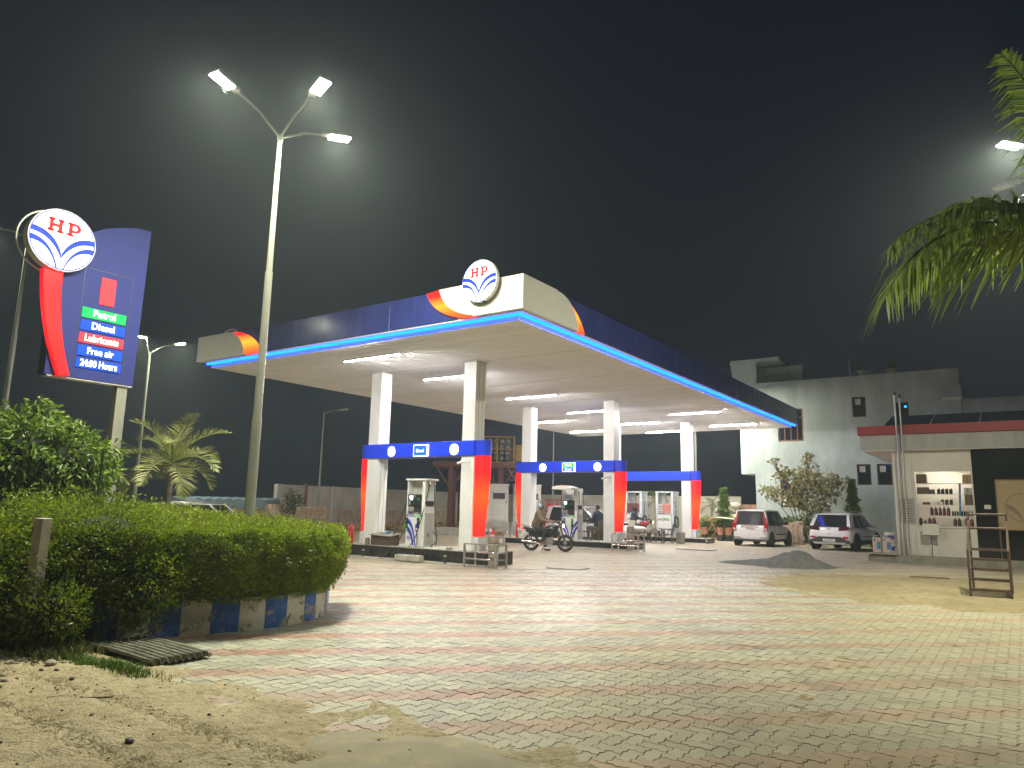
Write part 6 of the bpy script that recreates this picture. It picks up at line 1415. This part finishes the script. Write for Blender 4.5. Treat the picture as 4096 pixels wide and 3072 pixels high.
car('hatchback_car', 'white car refuelling behind the middle pump', (-17.3,28.9,GZ(29)), R(-90), 'hatch', plate='RJ14 CA 4410')
car('hatchback_car', 'pale car roof just showing above the hedge', (-22.6,13.2,-.06), R(-54), 'hatch', plate='RJ14 CC 1182')

# ---------------------------------------------------------------- motorcycle (local +x forward, wheels at x=0 and 1.27)
def motorcycle(label, loc, rz, red=False, lean=0.):
    t = thing('motorcycle', label, 'motorcycle', loc, rz, 'motorcycles'); t.rotation_euler = (lean,0,rz); WB = 1.27; r_ = .305
    for x in (0, WB):
        w = MB().torus((x,0,r_),r_-.045,.045,'y',36,8).build('tyre', 'black_rubber', t, smooth=70); MB().torus((x,0,r_),r_-.095,.012,'y',30,6,1.6).build('rim', 'dark_metal', w, smooth=60)
        for k in range(5):
            a = k*1.2566+.3; d = Vector((math.cos(a),0,math.sin(a))); MB().obox(Vector((x,0,r_))+d*.125, d*.095, Vector((-d.z,0,d.x))*.014, Vector((0,.012,0))).build('spoke', 'dark_metal', w)
        MB().lathe([(.045,-.06),(.06,-.03),(.06,.03),(.045,.06)],(x,0,r_),14,'y').build('hub', 'galv', w, smooth=40)
    for y in (-.075,.075): MB().tube([(WB,y,r_),(1.13,y,.72),(1.05,y,.98)],.02,8).build('fork_leg', 'steel', t, smooth=60)
    b = MB(); secs = [(WB+.33*math.cos(a),.31*math.sin(a)+r_+.03) for a in [R(25)+R(130)*i/8 for i in range(9)]]; b.add([(x,-.06,z) for x,z in secs]+[(x,.06,z) for x,z in secs],[(i,i+1,10+i,9+i) for i in range(8)]); b.build('front_mudguard', 'bike_black', t, smooth=70)
    b = MB(); secs = [(.35*math.cos(a),.34*math.sin(a)+r_+.02) for a in [R(40)+R(115)*i/8 for i in range(9)]]; b.add([(x,-.07,z) for x,z in secs]+[(x,.07,z) for x,z in secs],[(i,i+1,10+i,9+i) for i in range(8)]); b.build('rear_mudguard', 'bike_black', t, smooth=70)
    MB().tube([(1.05,0,.90),(.75,0,.55),(.62,0,.30)],.028,8).build('frame_tube', 'dark_metal', t); MB().tube([(1.04,0,.92),(.5,0,.72),(.1,0,.70),(-.2,0,.74)],.024,8).build('frame_tube', 'dark_metal', t); MB().tube([(.42,0,.70),(.40,0,.35),(0,0,.305)],.024,8).build('frame_tube', 'dark_metal', t)
    # tank, seat, side panel, engine
    b = MB(); sec = []
    for x, w, z0, z1 in ((.50,.09,.74,.82),(.58,.13,.72,.90),(.75,.155,.70,.955),(.90,.15,.72,.965),(1.0,.10,.78,.93)): sec.append([(x,-w*.8,z0),(x,-w,z0+(z1-z0)*.4),(x,-w*.7,z0+(z1-z0)*.85),(x,0,z1),(x,w*.7,z0+(z1-z0)*.85),(x,w,z0+(z1-z0)*.4),(x,w*.8,z0)])
    loft(b, sec); b.build('fuel_tank', 'bike_red' if red else 'bike_black', t, smooth=70); MB().box(.62,-.158,.80,.90,.158,.83).build('tank_stripe', 'chrome', t)
    b = MB(); sec = []
    for x, w, z0, z1 in ((.52,.08,.73,.80),(.35,.125,.70,.79),(.0,.13,.72,.81),(-.22,.11,.76,.85),(-.30,.07,.80,.86)): sec.append([(x,-w,z0),(x,-w,z1-.02),(x,-w*.6,z1),(x,w*.6,z1),(x,w,z1-.02),(x,w,z0)])
    loft(b, sec); b.build('seat', 'black_rubber', t, smooth=60)
    MB().hexa([(.05,-.11,.50),(.45,-.11,.48),(.45,.11,.48),(.05,.11,.50)],[(-.25,-.09,.74),(.5,-.11,.71),(.5,.11,.71),(-.25,.09,.74)]).build('side_panel', 'bike_red' if red else 'bike_black', t, bevel=.02)
    MB().box(.42,-.12,.26,.78,.12,.50).build('engine', 'galv', t, bevel=.03)
    for k in range(5): MB().box(.60,-.10,.50+.035*k,.80,.10,.515+.035*k).build('cooling_fin', 'dark_metal', t)
    MB().tube([(.80,-.1,.52),(.92,-.12,.38),(.80,-.14,.25),(.45,-.16,.24),(.2,-.17,.29),(-.32,-.17,.36)],[.02,.02,.022,.025,.042,.045],10).build('exhaust', 'steel', t, smooth=60)
    for s in (-1,1):
        MB().tube([(.0,s*.12,.31),(-.08,s*.13,.70)],[.028,.022],8).build('shock', 'chrome', t, smooth=60); MB().tube([(1.03,s*.05,1.0),(1.0,s*.25,1.05),(.90,s*.36,1.02)],.014,8).build('handlebar', 'dark_metal', t); MB().cyl((.93,s*.33,1.03),(.86,s*.40,1.0),.02,n=8).build('grip', 'black_rubber', t)
        MB().tube([(1.0,s*.25,1.05),(1.02,s*.30,1.2)],.006,5).build('mirror_stem', 'dark_metal', t); MB().ball((1.02,s*.31,1.23),(.015,.06,.04),8,6).build('mirror', 'black_plastic', t, smooth=80); MB().cyl((.48,s*.1,.30),(.48,s*.28,.30),.016,n=6).build('foot_peg', 'black_rubber', t)
        MB().ball((1.15,s*.15,.90),(.03,.03,.02),8,5).build('indicator', 'yellow_paint', t, smooth=80)
    hl = MB().ball((1.13,0,.93),(.09,.10,.11),14,9).build('headlamp', 'bike_black', t, smooth=80); MB().ball((1.18,0,.92),(.05,.075,.08),12,8).build('headlamp_glass', 'glow_bulb', hl, smooth=80)
    MB().box(.98,-.06,1.0,1.08,.06,1.07).build('meter', 'black_plastic', t, bevel=.01); MB().box(-.36,-.05,.74,-.30,.05,.81).build('tail_light', 'glow_tail', t, bevel=.01); MB().box(-.44,-.07,.60,-.42,.07,.72).build('number_plate', 'yellow_paint', t)
    MB().tube([(-.05,-.12,.84),(-.30,-.12,.90),(-.42,0,.91),(-.30,.12,.90),(-.05,.12,.84)],.013,6).build('grab_rail', 'chrome', t, smooth=60); MB().tube([(.5,.1,.28),(.35,.17,.0)],.012,6).build('side_stand', 'dark_metal', t)
    return t
MA = R(17)
motorcycle('black motorcycle with its rider waiting at the middle island', (-14.82,22.55,GZ(22.6)), MA)
motorcycle('silver tailed motorcycle parked leaning between brick stack and SUV', (-8.0,36.1,GZ(36)), R(110), lean=R(-8))
motorcycle('dark motorcycle with red panels standing between the two CNG pumps', (-15.95,32.9,GZ(33)), R(28), red=True)

# ---------------------------------------------------------------- people: limbs joined into one surface
def limb(b, pts, rs, n=10):
    P = [Vector(p) for p in pts]; Q = []; S = []
    for i in range(len(P)-1):
        for k in range(4): f = k/4; Q.append(P[i].lerp(P[i+1], f)); S.append(rs[i]+(rs[i+1]-rs[i])*f)
    Q.append(P[-1]); S.append(rs[-1]); b.tube(Q, S, n)
    for p, r_ in zip(P, rs): b.ball(p, r_*1.0, 10, 7)
def fuse(b, name, m, parent, vox=.014):
    o = b.build(name, m, parent, recalc=False); md = o.modifiers.new('remesh','REMESH'); md.mode = 'VOXEL'; md.voxel_size = vox; md.use_smooth_shade = True
    sm = o.modifiers.new('smooth','SMOOTH'); sm.factor = .5; sm.iterations = 4; return o
def hand(b, wrist, d, upv, s):
    w, d, u = Vector(wrist), Vector(d).normalized(), Vector(upv).normalized(); sd = d.cross(u).normalized()
    b.obox(w+d*.05, d*.05, sd*.042, u*.014); b.ball(w+d*.04,(.04,.04,.03),8,6)
    for k, L in enumerate((.065,.075,.07,.055)):
        p0 = w+d*.09+sd*(-.032+.021*k); p1 = p0+d*L*.5-u*.012; p2 = p1+d*L*.35-u*.035; b.tube([p0,p1,p2],[.010,.009,.008],6)
    p0 = w+d*.035+sd*(-s*.04); b.tube([p0,p0+d*.03+sd*(-s*.03),p0+d*.06+sd*(-s*.03)-u*.02],[.012,.011,.009],6)
def head(b, c, f, s=1.):
    c, f = Vector(c), Vector(f).normalized(); side = Vector((-f.y,f.x,0)).normalized()
    b.ball(c,(.082*s,.082*s,.108*s),14,10); b.ball(c+f*.03-Vector((0,0,.045)),(.062*s,.062*s,.07*s),12,8); b.ball(c+f*.098-Vector((0,0,.012)),(.016,.016,.024),8,6); b.ball(c+f*.088-Vector((0,0,.055)),(.024,.024,.011),8,5)
    for q in (-1,1): b.ball(c+side*q*.083,(.018,.018,.032),8,6); b.ball(c+f*.078+side*q*.03+Vector((0,0,.012)),(.012,.012,.010),8,5)
def features(parent, c, f, hairm='hair', cap=None):
    c, f = Vector(c), Vector(f).normalized(); side = Vector((-f.y,f.x,0)).normalized(); b = MB()
    for q in (-1,1): b.ball(c+f*.086+side*q*.03+Vector((0,0,.012)),(.008,.008,.006),6,4)
    b.build('eyes', 'hair', parent); b = MB()
    b.ball(c-f*.014+Vector((0,0,.03)),(.09,.09,.095),14,9); o = b.build(cap or 'hair', hairm, parent, smooth=80); return o
# rider, built in the motorcycle's own frame
def W_of(loc, rz): return Matrix.Translation(loc) @ Matrix.Rotation(rz, 4, 'Z')
pr = thing('person', 'rider in a brown shawl and pale head wrap sitting on the motorcycle', 'person', (-14.82,22.55,GZ(22.6)), MA)
hip = (.22,0,.86); chest = (.30,0,1.22); neck = (.31,0,1.40); hc = (.33,0,1.55)
b = MB(); limb(b,[hip,chest,neck],[.13,.14,.05]); limb(b,[neck,hc],[.05,.05]); head(b,hc,(1,0,-.05))
for s in (-1,1):
    limb(b,[(.30,s*.17,1.33),(.48,s*.24,1.10),(.80,s*.33,1.06)],[.055,.043,.032]); hand(b,(.80,s*.33,1.06),(1,s*.1,-.15),(0,0,1),s)
    if s < 0: limb(b,[(.22,-.10,.84),(.60,-.19,.72),(.48,-.24,.34),(.60,-.25,.30)],[.085,.062,.042,.035]); limb(b,[(.44,-.24,.29),(.66,-.26,.275)],[.038,.03])
    else: limb(b,[(.22,.10,.84),(.56,.20,.66),(.46,.27,.15)],[.085,.062,.042]); limb(b,[(.42,.27,.05),(.64,.28,.04)],[.04,.03])
fuse(b,'body','skin',pr)
b = MB(); limb(b,[(.20,0,.84),(.27,0,1.10),(.30,0,1.30),(.31,0,1.40)],[.19,.20,.175,.075],14)
for s in (-1,1): limb(b,[(.30,s*.15,1.33),(.44,s*.25,1.10),(.60,s*.28,1.07)],[.10,.10,.065])
limb(b,[(.16,-.1,1.0),(.10,-.05,.82)],[.12,.10]); fuse(b,'shawl','cloth_brown',pr,.016)
b = MB()
limb(b,[(.22,-.09,.83),(.60,-.19,.72),(.49,-.24,.38)],[.115,.088,.062]); limb(b,[(.22,.09,.83),(.56,.20,.66),(.47,.27,.18)],[.115,.088,.062]); limb(b,[(.2,0,.85),(.25,0,.9)],[.14,.14]); fuse(b,'trousers','cloth_dark',pr)
for s,p_ in ((-1,(.56,-.25,.28)),(1,(.54,.28,.035))): MB().ball(p_,(.14,.05,.035),10,6).build('sandal', 'brown_wood' if s<0 else 'black_rubber', pr, smooth=80)
features(pr, hc, (1,0,-.05), 'cloth_teal', 'head_wrap'); b = MB(); limb(b,[(.28,0,1.62),(.25,0,1.46)],[.09,.07]); fuse(b,'wrap_tail','cloth_teal',pr)
# seated man beside the middle pump
def seated(label, loc, rz, shirt, trous):
    t = thing('person', label, 'person', loc, rz); hc = (.02,0,1.30); b = MB()
    limb(b,[(0,0,.50),(.0,0,.90),(.0,0,1.12),hc],[.13,.14,.055,.05]); head(b,hc,(1,.1,-.15))
    for s in (-1,1):
        limb(b,[(.0,s*.18,1.06),(.10,s*.22,.78),(.32,s*.16,.70)],[.055,.043,.032]); hand(b,(.32,s*.16,.70),(1,-s*.3,-.1),(0,0,1),s)
        limb(b,[(0,s*.10,.50),(.42,s*.13,.50),(.40,s*.13,.08)],[.085,.062,.045]); limb(b,[(.38,s*.13,.05),(.58,s*.15,.04)],[.04,.03])
    fuse(b,'body','skin',t); b = MB(); limb(b,[(0,0,.46),(.0,0,.85),(.0,0,1.05),(.0,0,1.14)],[.165,.175,.165,.075],14)
    for s in (-1,1): limb(b,[(.0,s*.17,1.06),(.10,s*.22,.78),(.22,s*.18,.74)],[.085,.068,.05])
    fuse(b,'shirt',shirt,t); b = MB()
    for s in (-1,1): limb(b,[(0,s*.10,.50),(.42,s*.13,.51),(.40,s*.13,.12)],[.105,.08,.06])
    limb(b,[(-.05,0,.50),(.05,0,.50)],[.15,.15]); fuse(b,'trousers',trous,t)
    for s in (-1,1): MB().ball((.50,s*.14,.035),(.13,.05,.04),10,6).build('shoe','tarp',t,smooth=80)
    features(t,hc,(1,.1,-.15)); return t
seated('seated man in dark green shirt and brown trousers beside the middle pump', (-13.95,26.05,.372), R(165), 'cloth_navy', 'cloth_grey')
def stool(label, loc, rz):
    t = thing('wooden_chair', label, 'chair', loc, rz); MB().box(-.22,-.24,.38,.22,.24,.43).build('seat','dark_box',t,bevel=.01); MB().box(-.23,-.24,.44,-.19,.24,.80).build('backrest','dark_box',t,bevel=.01)
    for x in (-.2,.18):
        for y in (-.21,.21): MB().box(x-.02,y-.02,0,x+.02,y+.02,.38).build('leg','dark_box',t)
stool('brown chair under the seated man', (-13.92,26.05,.372), R(165))
# man standing behind the refuelling car
t = thing('person', 'man in a white shirt standing behind the refuelling car, hand to his face', 'person', (-15.9,31.4,GZ(31)), R(-75)); hc = (.03,0,1.58); b = MB()
limb(b,[(0,0,.88),(.0,0,1.2),(.0,0,1.42),hc],[.13,.14,.055,.05]); head(b,hc,(1,0,-.1))
limb(b,[(.0,.18,1.37),(.15,.22,1.15),(.16,.06,1.46)],[.055,.043,.032]); hand(b,(.16,.06,1.46),(-.2,-.3,1),(1,0,0),1); limb(b,[(.0,-.18,1.37),(.05,-.24,1.08),(.15,-.22,.85)],[.055,.043,.032]); hand(b,(.15,-.22,.85),(.3,0,-1),(0,1,0),-1)
for s in (-1,1): limb(b,[(0,s*.1,.88),(.02,s*.11,.48),(0,s*.11,.06)],[.085,.06,.045]); limb(b,[(0,s*.11,.04),(.2,s*.12,.035)],[.04,.03])
fuse(b,'body','skin',t); b = MB(); limb(b,[(0,0,.85),(0,0,1.2),(0,0,1.36),(0,0,1.43)],[.16,.17,.16,.07],14); limb(b,[(.0,.17,1.37),(.12,.22,1.2)],[.08,.07]); limb(b,[(.0,-.17,1.37),(.05,-.23,1.18)],[.08,.07]); fuse(b,'shirt','cloth_white',t)
b = MB(); [limb(b,[(0,s*.1,.88),(.02,s*.11,.48),(0,s*.11,.1)],[.11,.08,.065]) for s in (-1,1)]; fuse(b,'trousers','cloth_dark',t); features(t,hc,(1,0,-.1))
# helmeted rider between the CNG pumps
t = thing('person', 'rider in dark jacket and helmet between the two CNG pumps', 'person', (-15.95,32.9,GZ(33)), R(28)); b = MB(); hc = (.36,0,1.50)
limb(b,[(.2,0,.86),(.30,0,1.2),(.33,0,1.36),hc],[.13,.14,.055,.05]); head(b,hc,(1,0,-.1))
for s in (-1,1): limb(b,[(.31,s*.17,1.30),(.5,s*.25,1.08),(.80,s*.33,1.06)],[.055,.043,.032]); hand(b,(.80,s*.33,1.06),(1,0,-.1),(0,0,1),s); limb(b,[(.22,s*.10,.84),(.58,s*.2,.70),(.46,s*.26,.12),(.62,s*.27,.06)],[.085,.062,.045,.03])
fuse(b,'body','skin',t); b = MB(); limb(b,[(.2,0,.82),(.28,0,1.1),(.31,0,1.28),(.33,0,1.37)],[.17,.18,.17,.07],14)
for s in (-1,1): limb(b,[(.31,s*.16,1.30),(.5,s*.25,1.08),(.74,s*.32,1.06)],[.085,.07,.05])
fuse(b,'jacket','cloth_navy',t); b = MB(); [limb(b,[(.22,s*.09,.83),(.58,s*.2,.70),(.47,s*.26,.16)],[.11,.085,.062]) for s in (-1,1)]; fuse(b,'trousers','cloth_dark',t)
hm = MB().ball((.34,0,1.53),(.135,.125,.135),16,11).build('helmet','bike_black',t,smooth=80); MB().ball((.40,0,1.52),(.085,.11,.06),12,8).build('visor','car_glass',hm,smooth=80)

# ---------------------------------------------------------------- resting place by the CNG pumps
t = thing('string_cot', 'low cot with a rolled white mattress before the CNG pumps', 'cot', (-16.0,31.6,GZ(31.6)), R(6))
for x in (0,1.75):
    for y in (0,.8): MB().cyl((x,y,0),(x,y,.55),.035,n=8).build('leg','brown_wood',t)
for y in (0,.8): MB().cyl((0,y,.46),(1.75,y,.46),.03,n=8).build('side_rail','brown_wood',t)
for x in (0,1.75): MB().cyl((x,0,.46),(x,.8,.46),.03,n=8).build('end_rail','brown_wood',t)
MB().box(.03,.03,.44,1.72,.77,.48).build('webbing','sack',t); m_ = MB().ball((.7,.4,.62),(.75,.36,.13),14,8).build('mattress','cloth_white',t,smooth=80)
t = thing('metal_table', 'thin-legged metal table top beside the cot', 'table', (-14.5,31.5,GZ(31.5)), R(6)); MB().box(0,0,.56,.9,.55,.59).build('top','concrete_dark',t)
for x in (.04,.86):
    for y in (.04,.51): MB().box(x-.018,y-.018,0,x+.018,y+.018,.56).build('leg','dark_metal',t)
t = thing('plastic_chair', 'dark grey armchair standing before the rear island', 'chair', (-13.55,32.05,GZ(32)), R(-58)); MB().box(-.24,-.24,.40,.24,.24,.44).build('seat','cloth_grey',t,bevel=.015); MB().hexa([(-.24,.20,.44),(.24,.20,.44),(.24,.24,.44),(-.24,.24,.44)],[(-.22,.30,.90),(.22,.30,.90),(.22,.34,.90),(-.22,.34,.90)]).build('backrest','cloth_grey',t,bevel=.01)
for s in (-1,1):
    MB().box(min(s*.24,s*.29),-.24,.62,max(s*.24,s*.29),.26,.66).build('armrest','cloth_grey',t,bevel=.01)
    for y in (-.22,.22): MB().box(s*.25-.02,y-.02,0,s*.25+.02,y+.02,.63).build('leg','cloth_grey',t)
t = thing('drum_box', 'small stone block beside the grey armchair', 'stone block', (-13.15,32.6,GZ(32.6))); MB().box(-.15,-.15,0,.2,.15,.5).build('block','concrete_dark',t,bevel=.02)
t = thing('price_placard', 'tilted placard leaning on the middle island beside the red light', 'placard', (-12.55,25.75,.372)); MB().hexa([(0,0,.40),(.3,-.05,.40),(.3,-.03,.40),(0,.02,.40)],[(.06,.1,.86),(.36,.05,.86),(.36,.07,.86),(.06,.12,.86)]).build('card','paper',t); MB().hexa([(.08,-.025,.43),(.26,-.055,.43),(.26,-.05,.43),(.08,-.02,.43)],[(.11,.03,.62),(.29,.0,.62),(.29,.005,.62),(.11,.035,.62)]).build('print','ink_black',t); MB().box(.05,-.02,0,.3,.12,.40).build('base','red_paint',t)
# ---------------------------------------------------------------- hazy night air
hz = MB().box(-120,-60,-1.1,60,120,12.5).build('haze', 'white_paint'); hz.data.materials.clear()
hm_ = bpy.data.materials.new('haze'); hm_.use_nodes = True; nn = hm_.node_tree.nodes; nn.remove(nn['Principled BSDF'])
pvn = nn.new('ShaderNodeVolumePrincipled'); pvn.inputs['Color'].default_value = (.82,.95,1.0,1); pvn.inputs['Density'].default_value = .0016; pvn.inputs['Anisotropy'].default_value = .45
hm_.node_tree.links.new(pvn.outputs[0], nn['Material Output'].inputs['Volume']); hz.data.materials.append(hm_)
tag(hz, 'thin dusty night haze lit by the lamps', 'haze', None, 'stuff')
